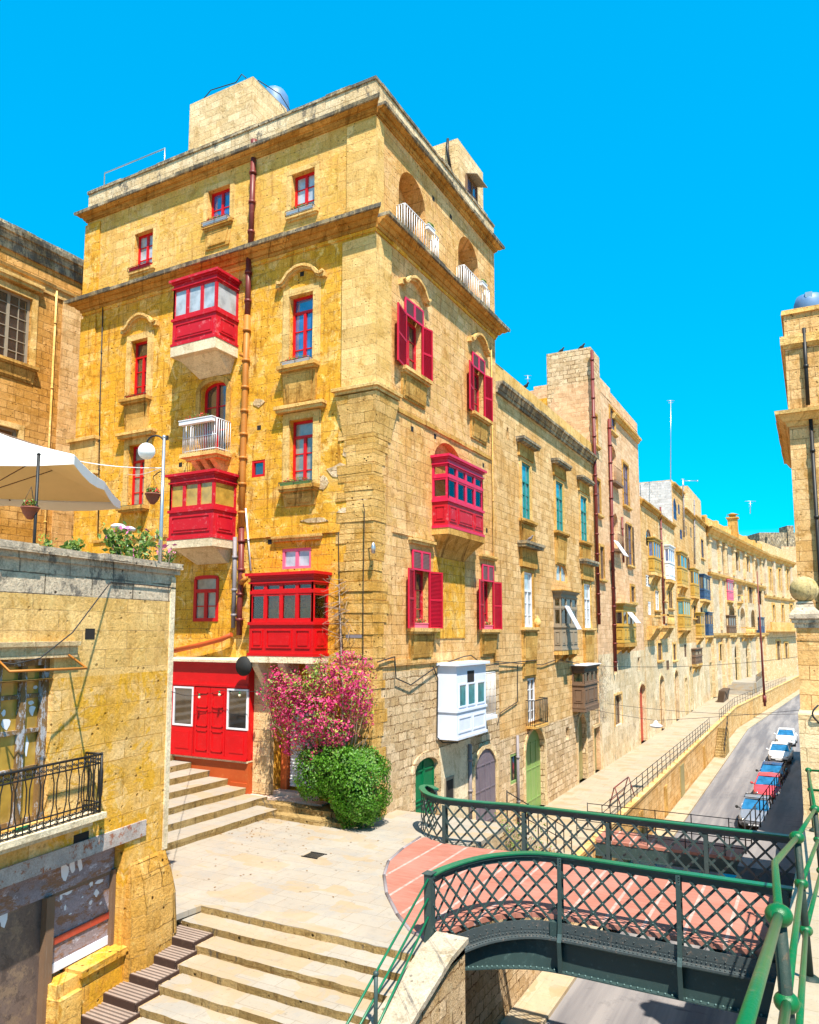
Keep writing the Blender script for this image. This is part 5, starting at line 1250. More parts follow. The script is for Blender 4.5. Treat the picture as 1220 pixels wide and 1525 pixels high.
# parasol
c = atD(-42, 700, 17.6); apex = atD(-42, 628, 17.6).z; ed = atD(180, 743, 17.9)
hw = 2.9; U = Vector((cyw, syw, 0)); V = Vector((-syw, cyw, 0)); c0 = Vector((c.x, c.y, 0))
zr_ = ed.z+.48; print('parasol', apex, zr_, tz_)
root = thing('parasol', 'large white canvas parasol with scalloped valance on the terrace at the left edge', 'parasol', (c.x, c.y, tz_))
rot = R(12)
def cor(k, q=1.0):
    w = rot+math.pi/4*k+math.pi/8*0; r_ = hw*(1.414 if k % 2 else 1.0)*q*(1.0 if k % 2 else 1.03)
    return c0 + U*(math.cos(w)*r_) + V*(math.sin(w)*r_)
mb = MB()
def zc_(q, kk=0): return apex-(apex-zr_)*(q**.88) - .03*math.sin(math.pi*q)
n = 8
for k in range(8):
    for s_ in range(4):   # across sector
        for j in range(5):
            def pt(a, b):
                q = b/5; A = cor(k, q); B = cor(k+1, q); p_ = A+(B-A)*(a/4); sag = -.06*math.sin(math.pi*a/4)*q
                return Vector((p_.x, p_.y, zc_(q)+sag))
            mb.face([pt(s_,j), pt(s_+1,j), pt(s_+1,j+1), pt(s_,j+1)], 0, True)
        A0 = pt(s_,5); A1 = pt(s_+1,5)
        d0 = .20+.05*math.sin(math.pi*s_/4); d1 = .20+.05*math.sin(math.pi*(s_+1)/4)
        mb.face([A0, A1, A1-Vector((0,0,d1)), A0-Vector((0,0,d0))], 0)
o = mb.build('canopy', M['canvas'], root, recalc=False)
md = o.modifiers.new('thick', 'SOLIDIFY'); md.thickness = .012
mb = MB()
for k in range(8):
    for j in range(4):
        A, B_ = cor(k), cor(k+1); f_ = lambda C_, q: Vector((c0.x+(C_.x-c0.x)*q, c0.y+(C_.y-c0.y)*q, zc_(q)-.07))
        mb.face([f_(A, j/4*.97), f_(B_, j/4*.97), f_(B_, (j+1)/4*.97), f_(A, (j+1)/4*.97)], 0, True)
mb.build('inner_skin', M['canvas_in'], root, recalc=False)  # golden second skin just below the white canopy
mb = MB()
for k in range(8):
    A = cor(k); mb.tube([(c0.x,c0.y,apex-.06), (A.x,A.y,zr_-.06)], .018, 5)
    B = c0+(A-c0)*.5; mb.tube([(c0.x,c0.y,zr_-.5), (B.x,B.y,zc_(.5)-.05)], .014, 5)
mb.build('rib', M['brown'], root)
mb = MB(); mb.tube([(c0.x,c0.y,tz_), (c0.x,c0.y,apex-.03)], .035, 10); mb.build('pole', M['brown'], root)
mb = MB(); mb.box(c0.x-.35, c0.x+.35, c0.y-.35, c0.y+.35, tz_, tz_+.1); mb.build('base', M['pipe_grey'], root)
# second pole seen through the gap under the parasol
lp = atD(52, 790, 14.6)
root = thing('parasol_pole', 'dark thin pole standing on the terrace below the parasol', 'pole', (lp.x, lp.y, tz_))
mb = MB(); top = atD(57, 700, 14.6).z+.3; mb.tube([(lp.x,lp.y,tz_), (lp.x,lp.y,top)], .03, 8); mb.lathe((lp.x,lp.y,top), [(.03,0),(.045,.02),(.001,.06)], 8); mb.build('shaft', M['black'], root)
# lamp
dl = 16.7; pb = atD(238.5, 833, dl); pt_ = atD(241, 652, dl); gl_ = atD(218.5, 672, dl)
lamp = thing('street_lamp', 'slim lamp post with a white globe and hanging flower basket on the terrace corner', 'street lamp', (pb.x, pb.y, tz_))
mb = MB(); mb.tube([(pb.x,pb.y,tz_), (pb.x,pb.y,pt_.z)], [.052,.034], 10); mb.ball((pb.x,pb.y,pt_.z+.02), .045); mb.lathe((pb.x,pb.y,tz_), [(.1,0),(.09,.2),(.055,.3)], 12); mb.build('pole', M['alu'], lamp)
mb = MB(); dU = (Vector((gl_.x, gl_.y, 0))-Vector((pb.x, pb.y, 0))); pts = []
for i in range(9):
    w = math.pi*i/8; q = (1-math.cos(w))/2
    pts.append((pb.x+dU.x*q, pb.y+dU.y*q, pt_.z-.12+.18*math.sin(w)-.02*i/8))
mb.tube(pts, .022, 6); e = pts[-1]; mb.lathe(e, [(.09,-.06),(.07,0),(.02,.03)], 12); mb.build('arm', M['black'], lamp)
mb = MB(); mb.ball((e[0], e[1], gl_.z), .19, 24); mb.build('globe', M['lampw'], lamp)
def basket(px, py, dist, lab, hang):
    c = atD(px, py, dist); t = thing('hanging_basket', lab, 'flower basket', (c.x, c.y, c.z), 'terracotta baskets hanging on the terrace')
    mb = MB(); mb.lathe((c.x,c.y,c.z), [(.001,-.16),(.05,-.15),(.13,-.04),(.165,.06),(.175,.06),(.175,.09),(.15,.09),(.12,.02)], 14); mb.build('bowl', M['terracotta'], t)
    mb = MB()
    for w in (0, 2.1, 4.2): mb.tube([(c.x+.16*math.cos(w), c.y+.16*math.sin(w), c.z+.08), (c.x,c.y,c.z+hang)], .005, 4)
    mb.build('chain', M['black'], t); leaves((c.x,c.y,c.z+.14), (.15,.15,.1), 170, .035, [M['leaf2'], M['flower']], 'plant', t, mixp=.25)
    return c
cb = basket(227.5, 741, dl, 'terracotta basket hanging from the lamp post', .48)
basket(45, 762, 14.6, 'terracotta basket hanging below the parasol at the far left', .5)
mb = MB(); mb.tube([(pb.x,pb.y,cb.z+.62), (pb.x+(cb.x-pb.x)*.5,pb.y+(cb.y-pb.y)*.5,cb.z+.58), (cb.x,cb.y,cb.z+.48)], .012, 5); mb.build('basket_bracket', M['black'], lamp)
# shrubs behind the coping
def shrub(px, py, dist, rad, n, lab, mats, mixp, seed, name='oleander', h=1.0):
    c = atD(px, py, dist); t = thing(name, lab, 'shrub', (c.x, c.y, tz_))
    rnd = random.Random(seed); mb = MB(); tw = MB()
    mb2 = MB()
    if name != 'flowering_sprig': mb2.lathe((c.x,c.y,tz_), [(.18,0),(.25,.4),(.27,.4),(.27,.45),(.22,.45)], 12)
    if name != 'flowering_sprig': mb2.build('pot', M['terracotta'], t)
    for b in range(16):
        w = rnd.uniform(0, 6.28); rr_ = rnd.uniform(.3, 1); tip = Vector((c.x+rad[0]*rr_*math.cos(w)*cyw, c.y+rad[0]*rr_*math.cos(w)*syw+rad[1]*rr_*math.sin(w), c.z+rad[2]*rnd.uniform(.1, 1)))
        base = Vector((c.x, c.y, tz_+.4)); mid = base.lerp(tip, .5)+Vector((0,0,.1)); tw.tube([base, mid, tip], [.012,.009,.004], 4)
        for _ in range(n//16):
            q = base.lerp(tip, rnd.uniform(.45, 1.03))+Vector((rnd.gauss(0,.06), rnd.gauss(0,.06), rnd.gauss(0,.06)))
            top_ = (q-base).length/(tip-base).length > .93
            leaf(mb, q, rnd.uniform(.04,.085), rnd, 1 if top_ and rnd.random() < mixp else 0)
    mb.build('foliage', mats, t, recalc=False); tw.build('stem', M['twig'], t)
shrub(195, 828, 15.6, (.62,.3,.62), 900, 'thin oleander with pink flowers behind the coping, left of the lamp post', [M['leaf2'], M['flowerp']], .12, 5)
shrub(85, 835, 14.8, (.66,.4,.45), 1100, 'low green shrub behind the coping under the parasol', [M['leaf2'], M['leafy']], .2, 9, 'potted_shrub')
shrub(246, 832, 16.9, (.2,.2,.30), 200, 'small pink flowering sprig right of the lamp post', [M['leaf2'], M['flowerp']], .7, 12, 'flowering_sprig')

for (x, y, lab) in ((176, 785, 'small white floodlight behind the oleander, the left one of the two'), (191, 789, 'small white floodlight behind the oleander, the right one of the two')):
    p = atD(x, y, 17.2); t = thing('floodlight', lab, 'floodlight', p); mb = MB(); mb.lathe(p, [(.001,-.03),(.15,-.02),(.17,.03),(.10,.07),(.001,.08)], 12); mb.build('head', M['whitep'], t); mb = MB(); mb.tube([(p.x,p.y,p.z-.02), (p.x+.02,p.y,tz_)], .015, 6); mb.build('post', M['alu'], t)
# ---------------- the row along the upper walkway ----------------
def rx(fr, xl, xr, yt, yb, d=0.0):
    a0 = fr.hit(xl, 800, d)[0]; a1 = fr.hit(xr, 800, d)[0]
    return (a0, a1, fr.hit(xl, yb, d)[1], fr.hit(xl, yt, d)[1])
def gal_r(fr, par, xn, xc, xf, yt, yb, ym, mat, gl, **kw):
    a0 = fr.hit(xn, ym)[0]; dep = spx(fr, xc, ym, a0); dep = max(.45, min(dep, 1.5)); f2 = fr.off(dep); a1 = f2.hit(xf, ym)[0]
    if a1-a0 < 1.2: a1 = a0+1.4
    z1 = f2.hit(xc, yt)[1]; z0 = f2.hit(xc, yb)[1]; zm = f2.hit(xc, ym)[1]
    return gallery(fr, par, a0, a1, dep, z0, z1-.14, zm, mat, gl, **kw)
def shell(fr, par, a0, a1, z0, z1, holes, mat, depth=9, dp=.35, low=None):
    mb = MB()
    if low:
        zs, m2 = low; wall_mb(mb, fr, a0, a1, zs, z1, [h for h in holes if h[3] > zs], dp); lo = MB(); wall_mb(lo, fr, a0, a1, z0, zs, [h if h[3] <= zs else (h[0], h[1], h[2], zs, 0) for h in holes if h[2] < zs], dp); lo.build('wall', m2, par, recalc=False, label='limewashed street storey')
    else: wall_mb(mb, fr, a0, a1, z0, z1, holes, dp)
    bk = fr.off(-depth)
    for (A, B) in (((a0,0),(a0,-depth)), ((a0,-depth),(a1,-depth)), ((a1,-depth),(a1,0))):
        mb.face([fr.P(A[0],z0,A[1]), fr.P(B[0],z0,B[1]), fr.P(B[0],z1,B[1]), fr.P(A[0],z1,A[1])])
    mb.face([fr.P(a0,z1-.02,0), fr.P(a1,z1-.02,0), fr.P(a1,z1-.02,-depth), fr.P(a0,z1-.02,-depth)])
    return mb.build('wall', mat, par, recalc=False)
def door(fr, par, r, mat, arch=0, d=-.25, lab=None, sur=True, planks=4):
    a0, a1, z0, z1 = r; mb = MB()
    pl = [fr.P(a0, z0, d), fr.P(a1, z0, d)] + ([fr.P(p, q, d) for p, q in reversed(arcpts(a0, a1, z1-arch, arch))] if arch else [fr.P(a1, z1, d), fr.P(a0, z1, d)])
    mb.prism(pl, fr.n*-.05)
    for k in range(1, planks):
        c = a0+(a1-a0)*k/planks; mb.fb(fr, c-.02, c+.02, d, d+.03, z0, z1-arch*.6)
    for q in (.12, .5, .8): mb.fb(fr, a0+.03, a1-.03, d, d+.02, z0+(z1-z0)*q, z0+(z1-z0)*q+.06)
    o = mb.build('door', mat, par, label=lab)
    if sur:
        mb = MB()
        if arch: mb.sweep(fr, [(a0-.1, z0)]+[(p, q) for p, q in arcpts(a0-.1, a1+.1, z1-arch, arch+.1)]+[(a1+.1, z0)], .2, -.02, .05)
        else: mb.fb(fr, a0-.2, a0-.003, -.02, .05, z0, z1+.2); mb.fb(fr, a1+.003, a1+.2, -.02, .05, z0, z1+.2); mb.fb(fr, a0-.002, a1+.002, -.02, .05, z1+.004, z1+.2)
        mb.build('surround', M['pale'], par, jit=.01)
    return o
# lower storey of the corner house on the street side
pd = rx(MR, 702, 733, 1121, 1121); zb_ = -2.45
# (its openings are shallow niches set on the wall face)
def applied(par, fr, r, arch, mat, lab=None, back=M['dark']):
    mb = MB(); a0, a1, z0, z1 = r
    mb.sweep(fr, [(a0-.1, z0)]+[(p, q) for p, q in arcpts(a0-.1, a1+.1, z1-arch, arch+.1)]+[(a1+.1, z0)] if arch else [(a0-.1,z0),(a0-.1,z1+.1),(a1+.1,z1+.1),(a1+.1,z0)], .2, -.02, .10); mb.build('surround', M['pale'], par, jit=.01)
    door(fr, par, r, mat, arch, d=.03, lab=lab, sur=False)
applied(H, MR, (pd[0], pd[1], zb_, pd[3]), 1.0, M['purple'], 'tall arched door of bleached purple planks')
r = rx(MR, 661, 671, 1164, 1179); mb = MB(); mb.fb(MR, r[0]-.12, r[1]+.12, -.02, .05, r[2]-.5, r[3]+.12); mb.build('window', M['oldgrey'], H); mb = MB(); mb.fb(MR, r[0], r[1], .051, .055, r[2]-.4, r[3]); mb.build('vent_hole', M['dark'], H)
mb = MB(); mb.fb(MR, MR.hit(654,1150)[0], pd[0]-.35, -.02, .03, -2.2, MR.hit(660,1112)[1]); mb.build('render_patch', M['cream_slab'], H)
drainpipe(H, [MR.P(pd[0]-.55, z, .1) for z in (MR.hit(690,1110)[1], -2.3)], .08, M['pipe_grey'], 1.2)
drainpipe(H, [MR.P(MR.hit(734,900)[0]+.0, z, .07) for z in (MR.hit(734,985)[1], MR.hit(733,520)[1])], .03, M['trim'], 50)

E2 = MR.hit(884, 700)[0]
def B(name, label, loc): return thing(name, label, 'building', loc)
B2 = B('ochre_townhouse', 'long ochre townhouse with teal sash windows next to the corner house', (XF, 40, -3))
f2_ = MR.off(-.04)
T = [rx(f2_, 777.5, 790, 688, 773.5), rx(f2_, 828.3, 839, 716, 791), rx(f2_, 865, 874.3, 738, 806)]
Mi = [rx(f2_, 778.4, 791, 851, 934), rx(f2_, 867, 876.5, 868.5, 935)]
ar = rx(f2_, 827.7, 844, 836, 865.6); fw = rx(f2_, 782, 794, 997, 1078)
D1 = rx(f2_, 777, 805.6, 1092, 1200); D1 = (D1[0], D1[1], -3.0, D1[3])
D2 = rx(f2_, 853.5, 866, 1068, 1166); D2 = (D2[0], D2[1], -3.0, D2[3]); D3 = rx(f2_, 877, 887, 1088, 1160); D3 = (D3[0], D3[1], -3.0, D3[3])
wS = rx(f2_, 755.5, 766, 1126, 1172); vs = [rx(f2_, 734+103, 839.5+2, 1086, 1105), rx(f2_, 757, 760, 637, 655)]
zp2 = f2_.hit(739, 540)[1]; zc = f2_.hit(730, 566)[1]
print('B2', YE, E2, zp2, zc, T[0])
hl = [(*q, 0) for q in T+Mi]+[(*ar, (ar[3]-ar[2])*.7), (*fw, 0), (*D1, 1.1), (*D2, .9), (*D3, 0), (*wS, 0)]+[(*q, 0) for q in vs]
ZB = f2_.hit(782, 1090)[1]
shell(f2_, B2, YE+.003, E2, ZB, zc, [h_ for h_ in hl if h_[2] > ZB], M['b2'])
mb = MB(); wall_mb(mb, f2_, YE+.003, E2, -3.2, ZB, [h_ if h_[3] <= ZB else (h_[0], h_[1], h_[2], ZB, 0) for h_ in hl if h_[2] < ZB], .35); mb.build('wall', M['rubble'], B2, recalc=False, label='rubble base storey')
mb = MB(); mb.fb(f2_, YE+.003, E2-.01, -.4, -.03, zc, zp2); mb.build('parapet', M['trim'], B2, jit=.01)
cornice(f2_, B2, YE+.003, E2-.02, zc+.1, [(.42,.40,0,.14),(.32,.2,.14,.34),(.14,.12,.34,.5)], M['cornice'])
for i, q in enumerate(T):
    window(f2_, B2, q, M['teal'], M['gteal'], rows=3, transom=.68, cols=2, d=-.10); surround(f2_, B2, q, M['trim'], .22, .06); sill(f2_, B2, q, M['trim_dirty'], wide=.45, dep=.3, apron=1.7, mat2=M['trim_dirty'])
    ledge(f2_, B2, q[0]-.7, q[1]+.7, q[3]+1.15, M['cornice'], .16, .45, name='hood'); mb = MB(); mb.fb(f2_, q[0]-.45, q[1]+.45, -.02, .12, q[3]+.24, q[3]+.9); mb.build('frieze', M['trim_dirty'], B2)
for i, q in enumerate(Mi):
    window(f2_, B2, q, M['whitep'], M['gwhite'], rows=3, transom=.66, cols=2, d=-.10); surround(f2_, B2, q, M['trim_dirty'], .22, .06); sill(f2_, B2, q, M['trim'], wide=.5, dep=.3, apron=2.3, mat2=M['trim_dirty'])
    ledge(f2_, B2, q[0]-.8, q[1]+.8, q[3]+1.5, M['cornice'], .18, .5, name='hood'); mb = MB(); mb.fb(f2_, q[0]-.5, q[1]+.5, -.02, .16, q[3]+.24, q[3]+1.2); mb.build('frieze', M['trim_dirty'], B2)
window(f2_, B2, ar, M['trim'], M['gwhite'], rows=1, cols=2, arch=(ar[3]-ar[2])*.7, d=-.15)
window(f2_, B2, fw, M['whitep'], M['gdark'], rows=4, transom=.8, d=-.15)
window(f2_, B2, wS, M['doorlime'], M['gdark'], rows=1, cols=1, d=-.1, t=.12)
for q in vs:
    mb = MB(); mb.fb(f2_, q[0], q[1], -.3, -.28, q[2], q[3]); mb.build('vent_hole', M['dark'], B2)
mb = MB(); a0, a1 = fw[0]-.25, fw[1]+.5; z0 = f2_.hit(782, 1079)[1]-.1; z1 = z0+1.25
mb.fb(f2_, a0, a1, -.02, .5, z0-.12, z0); sl = mb.build('balcony_slab', M['trim'], B2)
mb = MB(); rail_bars(mb, f2_.P(a0,0,.45), f2_.P(a1,0,.45), z0, z1, 12, .014, top=.022); rail_bars(mb, f2_.P(a0,0,0), f2_.P(a0,0,.43), z0, z1, 4, .014); rail_bars(mb, f2_.P(a1,0,0), f2_.P(a1,0,.43), z0, z1, 4, .014); mb.build('railing', M['black'], sl)
door(f2_, B2, D1, M['doorlime'], 1.1, lab='tall faded lime green arched door'); door(f2_, B2, D2, M['khaki'], .9); door(f2_, B2, D3, M['khaki'])
gal_r(f2_, B2, 824.7, 836.5, 860, 880, 968, 933, M['oldgrey'], M['gthru'], nf=3, ns=1, ztop=f2_.hit(836,903,1)[1], frontp=3, roofm=M['trim_dirty'], slab=.25, slabm=M['trim_dirty'], corb=.4, label='unpainted grey timber enclosed balcony under an arched window')
gal_r(f2_, B2, 852, 870.5, 890, 992, 1055, 1020, M['brown'], M['gthru'], nf=3, ns=1, frontp=3, roofm=M['whitep'], slab=.2, slabm=M['brown'], corb=0, label='low dark brown timber enclosed balcony')
drainpipe(B2, [f2_.P(f2_.hit(768,1100)[0], z, .1) for z in (f2_.hit(768,1095)[1], -3)], .07, M['pipe_grey'], 1.5)
# ---- tall house with red pipes
B3 = B('tall_tenement', 'tallest narrow tenement with three red drainpipes and a stone roof tower, midway down the street', (XF, 54, -3))
E3 = MR.hit(954.5, 800)[0]; f3_ = MR
zt3 = MR.hit(920.6, 607)[1]; zT = MR.hit(883, 521)[1]; zM = MR.hit(895, 562)[1]; eT = MR.hit(893, 540)[0]; eM = MR.hit(909, 580)[0]
q3 = [rx(MR, 887.5, 892.5, 621, 665), rx(MR, 889.7, 894.7, 716, 766), rx(MR, 892, 897.5, 813, 862), rx(MR, 930, 937.8, 691, 753), rx(MR, 934, 940, 781, 841), rx(MR, 936.5, 942, 872, 896), rx(MR, 913, 920, 612, 645)]
lg = [rx(MR, 911.5, 921, 663, 716), rx(MR, 914, 921, 763, 815)]
dd3 = rx(MR, 944.7, 953.5, 1022, 1101); dd3 = (dd3[0], dd3[1], -3.0, dd3[3]); aw = rx(MR, 908.7, 919, 1034, 1086); s3 = [rx(MR, 944, 947.6, 980, 1001), rx(MR, 909.5, 913, 985, 1006)]
shell(MR, B3, E2+.003, E3, -3.2, zt3-.3, [(*q, 0) for q in q3]+[(*q, .8, 1.0) for q in lg]+[(*dd3, .6), (*aw, .8)]+[(*q, 0) for q in s3], M['pink'], low=(MR.hit(893, 975)[1], M['lime']))
mb = MB(); XT = Fr((0, E2), (1,0), (0,-1)).hit(814.5, 540)[0]
mb.box(XT, XF-.003, E2-.0, eT, zt3-5.5, zT); mb.build('roof_tower', M['rubble'], B3, jit=.03)
mb = MB(); mb.box(XF-5, XF-.006, eT+.01, eM, zt3-.3, zM); mb.box(XF-4, XF-.01, eM+.01, E3-.2, zt3-.3, zt3+.5); mb.build('parapet', M['pink'], B3, jit=.04)
mb = MB(); x6 = Fr((0, E2), (1,0), (0,-1)).hit(790, 600)[0]; mb.box(XF-9, XT-.02, E2, E2+6, zc, MR.hit(870,560)[1]-.5); mb.build('rear_block', M['gold'], B3)
cornice(MR, B3, eM+.6, E3, zt3-.9, [(.35,.33,0,.14),(.25,.1,.14,.4)], M['trim'])
for q in q3:
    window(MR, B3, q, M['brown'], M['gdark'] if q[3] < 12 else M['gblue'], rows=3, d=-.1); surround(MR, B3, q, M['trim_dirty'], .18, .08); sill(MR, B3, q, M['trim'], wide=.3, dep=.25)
for q in lg:
    mb = MB(); rail_bars(mb, MR.P(q[0]-.2,0,.35), MR.P(q[1]+.2,0,.35), q[2]-.1, q[2]+1.0, 10, .015); mb.fb(MR, q[0]-.3, q[1]+.3, -.02, .45, q[2]-.3, q[2]-.12); mb.build('balcony', M['brown'], B3)
window(MR, B3, aw, M['brown'], M['gdark'], rows=2, arch=.8); surround(MR, B3, (aw[0], aw[1], aw[2], aw[3]-.2), M['trim'], .15, .04)
door(MR, B3, dd3, M['reddoor'], .6, lab='faded brick red arched street door'); 
for q in s3: window(MR, B3, q, M['brown'], M['gdark'], rows=1, cols=1)
gal_r(MR, B3, 916, 929, 947, 899, 957, 932, M['yellowp'], M['gdark'], nf=3, ns=1, ztop=MR.hit(929,908,1)[1], roofm=M['trim'], slab=.3, slabm=M['trim_dirty'], corb=.5, label='mustard timber enclosed balcony between the red pipes')
louvre(MR, B3, q3[4][0]-.7, q3[4][0]-.05, q3[4][2], q3[4][3], M['brown'], mids=(.33,.66)); louvre(MR, B3, q3[4][1]+.05, q3[4][1]+.7, q3[4][2], q3[4][3], M['brown'], mids=(.33,.66))
def dp(x0, y0, x1, y1, r, m, par=None, lab=None): 
    a0, z0 = MR.hit(x0, y0, .15); a1, z1 = MR.hit(x1, y1, .15); drainpipe(par or B3, [MR.P(a0, z0, .15), MR.P(a1, z1, .15)], r, m, 1.3, label=lab)
dp(881.5, 522, 892.5, 930, .11, M['pipe_red']); dp(907.5, 624, 917, 1000, .12, M['pipe_red']); dp(926.5, 770, 929, 838, .08, M['pipe_red'])
# awning leaf
def flap(par, fr, px, py, w, h, mat, name='propped_shutter'):
    a, z = fr.hit(px, py, .5); mb = MB(); mb.hexa([fr.P(a,z-h,1.2),fr.P(a+w,z-h,1.2),fr.P(a+w,z-h+.04,1.24),fr.P(a,z-h+.04,1.24),fr.P(a,z,.5),fr.P(a+w,z,.5),fr.P(a+w,z+.04,.54),fr.P(a,z+.04,.54)]); return mb.build(name, mat, par)
flap(B3, MR, 932, 910, 1.6, .9, M['whitep']); flap(B2, f2_, 841, 903, .7, 1.3, M['bluewhite']); flap(B3, MR, 914, 805, 1.3, 1.1, M['whitep'])
# ---- smaller houses
def house(name, label, xa, xb, ytop, mat, wins, fr=MR, zb=-3.2, corn=True, xtop=None, a0=None, a1=None):
    A0 = fr.hit(xa, 800)[0] if a0 is None else a0; A1 = fr.hit(xb, 800)[0] if a1 is None else a1
    zt_ = fr.hit(xa if xtop is None else xtop, ytop)[1]
    b = B(name, label, fr.P((A0+A1)/2, zb)); hs = []
    for w_ in wins:
        q = rx(fr, *w_[:4]); kind = w_[4]; ar_ = w_[5] if len(w_) > 5 else 0
        if kind.startswith('door'): q = (q[0], q[1], -3.0, q[3])
        q = (max(q[0], A0+.05), min(q[1], A1-.05), q[2], min(q[3], zt_-.4))
        hs.append((q, kind, ar_))
    shell(fr, b, A0+.003, A1, zb, zt_, [(*q, min(ar_, (q[3]-q[2])*.6)) for q, k_, ar_ in hs], mat, low=(MR.hit(955, 964)[1], M['lime']) if zb < -3 and fr is MR else None)
    for q, k_, ar_ in hs:
        ar_ = min(ar_, (q[3]-q[2])*.6)
        if k_.startswith('door'): door(fr, b, q, M[k_[5:]], ar_)
        elif k_ == 'void': pass
        else:
            window(fr, b, q, M[k_.split(':')[0]], M[k_.split(':')[1]], rows=3, arch=ar_, d=-.1)
            if q[3]-q[2] > 1.5 and ar_ == 0: surround(fr, b, q, M['trim'], .2, .07); sill(fr, b, q, M['trim'], wide=.35, dep=.25)
    if corn: cornice(fr, b, A0+.01, A1-.01, zt_-.25, [(.35,.33,0,.16),(.22,.1,.16,.45)], M['trim_dirty'])
    return b
B4 = house('narrow_townhouse', 'narrow ochre house with a yellow and blue glazed balcony right after the tall tenement', 955, 981, 740, M['b2'],
  [(960,966,1,1,'x')][:0]+[(962,970,786,812,'brown:gdark',1.0), (960,966,855,872,'whitep:gcurt'), (972,978,878,908,'whitep:gcurt'), (975,982.4,1009,1070,'door:brown2',.6), (962,966,895,915,'whitep:gcurt'), (973.5,979,958,985,'brown:gdark')])
B5 = house('stone_townhouse', 'stone house with a white glazed bay and a long stone balcony', 981, 1003.5, 763, M['pale'],
  [(984,988,860,893,'brown:gdark'), (992,998,870,905,'brown:gdark'), (985,993,928,950,'brown:gdark'), (997,1002,1001,1063,'door:brown2',.6), (996,1000,960,985,'brown:gdark'), (986,990,985,1000,'brown:gdark')])
B6 = house('tall_blue_windowed_house', 'tall thin house with blue arched attic window and a whitewashed side wall', 1003.5, 1019, 714, M['b2'],
  [(1004.5,1009,742,773,'bluep:gblue',1.2), (1011.5,1014,752,766,'bluep:gblue'), (1013,1016,788,802,'bluep:gblue'), (1012,1015,1013,1054,'door:doorlime'), (1009,1014,905,925,'brown:gdark'), (1013,1016,960,980,'brown:gdark')], xtop=1000)
a0_, a1_ = MR.hit(1003.5, 800)[0], MR.hit(1019, 800)[0]; zz = MR.hit(1000, 714)[1]
mb = MB(); xw = Fr((0, a0_), (1,0), (0,-1)).hit(955, 730)[0]; mb.box(xw, XF-.05, a0_-.12, a0_-.002, -3, zz-.1); mb.box(xw, XF-9, a0_, a0_+6, -3, zz-.1); mb.build('whitewashed_side_wall', M['white_render'], B6)
B7_ = house('shuttered_townhouse', 'plain cream townhouse with dark green shutters and a navy glazed bay', 1019, 1035, 754, M['b2'],
  [(1021.5,1023.5,783,797,'oldgrey:gdark'), (1028,1030.5,785,800,'oldgrey:gdark'), (1022,1026,828,848,'brown:gdark',.8), (1018.8,1023,996,1051,'door:doorgreen'), (1028,1032,900,920,'brown:gdark')])
B8_ = house('pale_townhouse', 'pale rendered townhouse with a tall dark shutter, just before the palazzo', 1035, 1052, 765, M['pale'],
  [(1043,1047,802,830,'bluep:gdark'), (1049,1052,989,1022,'door:doorlime'), (1039,1042,900,915,'brown:gdark')])
# roof boxes
def roofbox(par, x0, x1, yt, mat, back=5, xside=None, z0=None, fr=MR):
    a0 = fr.hit(x0, 760)[0]; a1 = fr.hit(x1, 760)[0]; z = fr.hit(x0, yt, -.5)[1]; mb = MB(); mb.fb(fr, a0, a1, -back, -.5, z0, z); return mb.build('roof_room', mat, par, jit=.02)
roofbox(B8_, 1031.6, 1050, 732, M['pale'], 5, z0=MR.hit(1035,765)[1]-.5)
roofbox(B3, 946, 953, 684, M['gold'], 5, z0=MR.hit(950,700)[1]-4)
def stone_balcony(fr, par, xn, xf, yt, yb, dep=.9):
    a0 = fr.hit(xn, yb)[0]; a1 = fr.off(dep).hit(xf, yb)[0]; z0 = fr.hit(xn, yb)[1]; z1 = fr.hit(xn, yt)[1]; mb = MB()
    mb.fb(fr, a0, a1, -.02, dep, z0, z0+.22); mb.fb(fr, a0, a1, dep-.18, dep-.02, z1-.14, z1); mb.fb(fr, a0, a0+.15, -.02, dep-.02, z1-.14, z1)
    n = int((a1-a0)/.3)
    for k in range(n+1):
        c = a0+.05+(a1-a0-.15)*k/max(n,1); p_ = fr.P(c, z0+.22, dep-.1); mb.lathe(p_, [(.05,0),(.09,.2),(.05,.45),(.06,z1-z0-.36)], 6)
    for k in range(4):
        c = a0+.3+(a1-a0-.6)*k/3; mb.prism([fr.P(c-.15,z0,-.02),fr.P(c-.15,z0,dep*.9),fr.P(c-.15,z0-.5,dep*.6),fr.P(c-.15,z0-1.0,.15),fr.P(c-.15,z0-1.0,-.02)], fr.u*.3)
    return mb.build('stone_balcony', M['trim'], par)
stone_balcony(MR, B4, 971, 981, 917, 936); stone_balcony(MR, B5, 982, 1006, 915, 935)
G_ = lambda par, v, mat, gl, **kw: gal_r(MR, par, *v, mat=mat, gl=gl, slab=.3, corb=.8, **kw)
G_(B4, (965.6, 974, 984.5, 800, 850, 830), M['yellowp'], M['gblue'], nf=3, slabm=M['trim']); G_(B5, (990, 995.8, 1004.5, 811, 861, 837), M['whitep'], M['gblue'], nf=3, slabm=M['trim'])
G_(B6, (1008, 1014.6, 1024, 821, 868, 845), M['yellowp'], M['gdark'], nf=2); G_(B7_, (1028, 1033.8, 1041, 846, 886, 870), M['yellowp'], M['gdark'], nf=2)
G_(B6, (1009.3, 1019, 1029, 890, 934, 917), M['yellowp'], M['gteal'], nf=3); G_(B8_, (1042, 1048.7, 1058, 855, 891, 878), M['bluep'], M['gdark'], nf=2)
G_(B8_, (1036, 1044.4, 1049, 912, 946, 931), M['yellowp'], M['gdark'], nf=2); G_(B8_, (1050, 1054, 1062, 911, 946, 931), M['bluep'], M['gdark'], nf=2, label='dark navy glazed bay low on the pale house')
G_(B7_, (1030, 1036, 1046, 966, 989, 978), M['brown'], M['gdark'], nf=2)
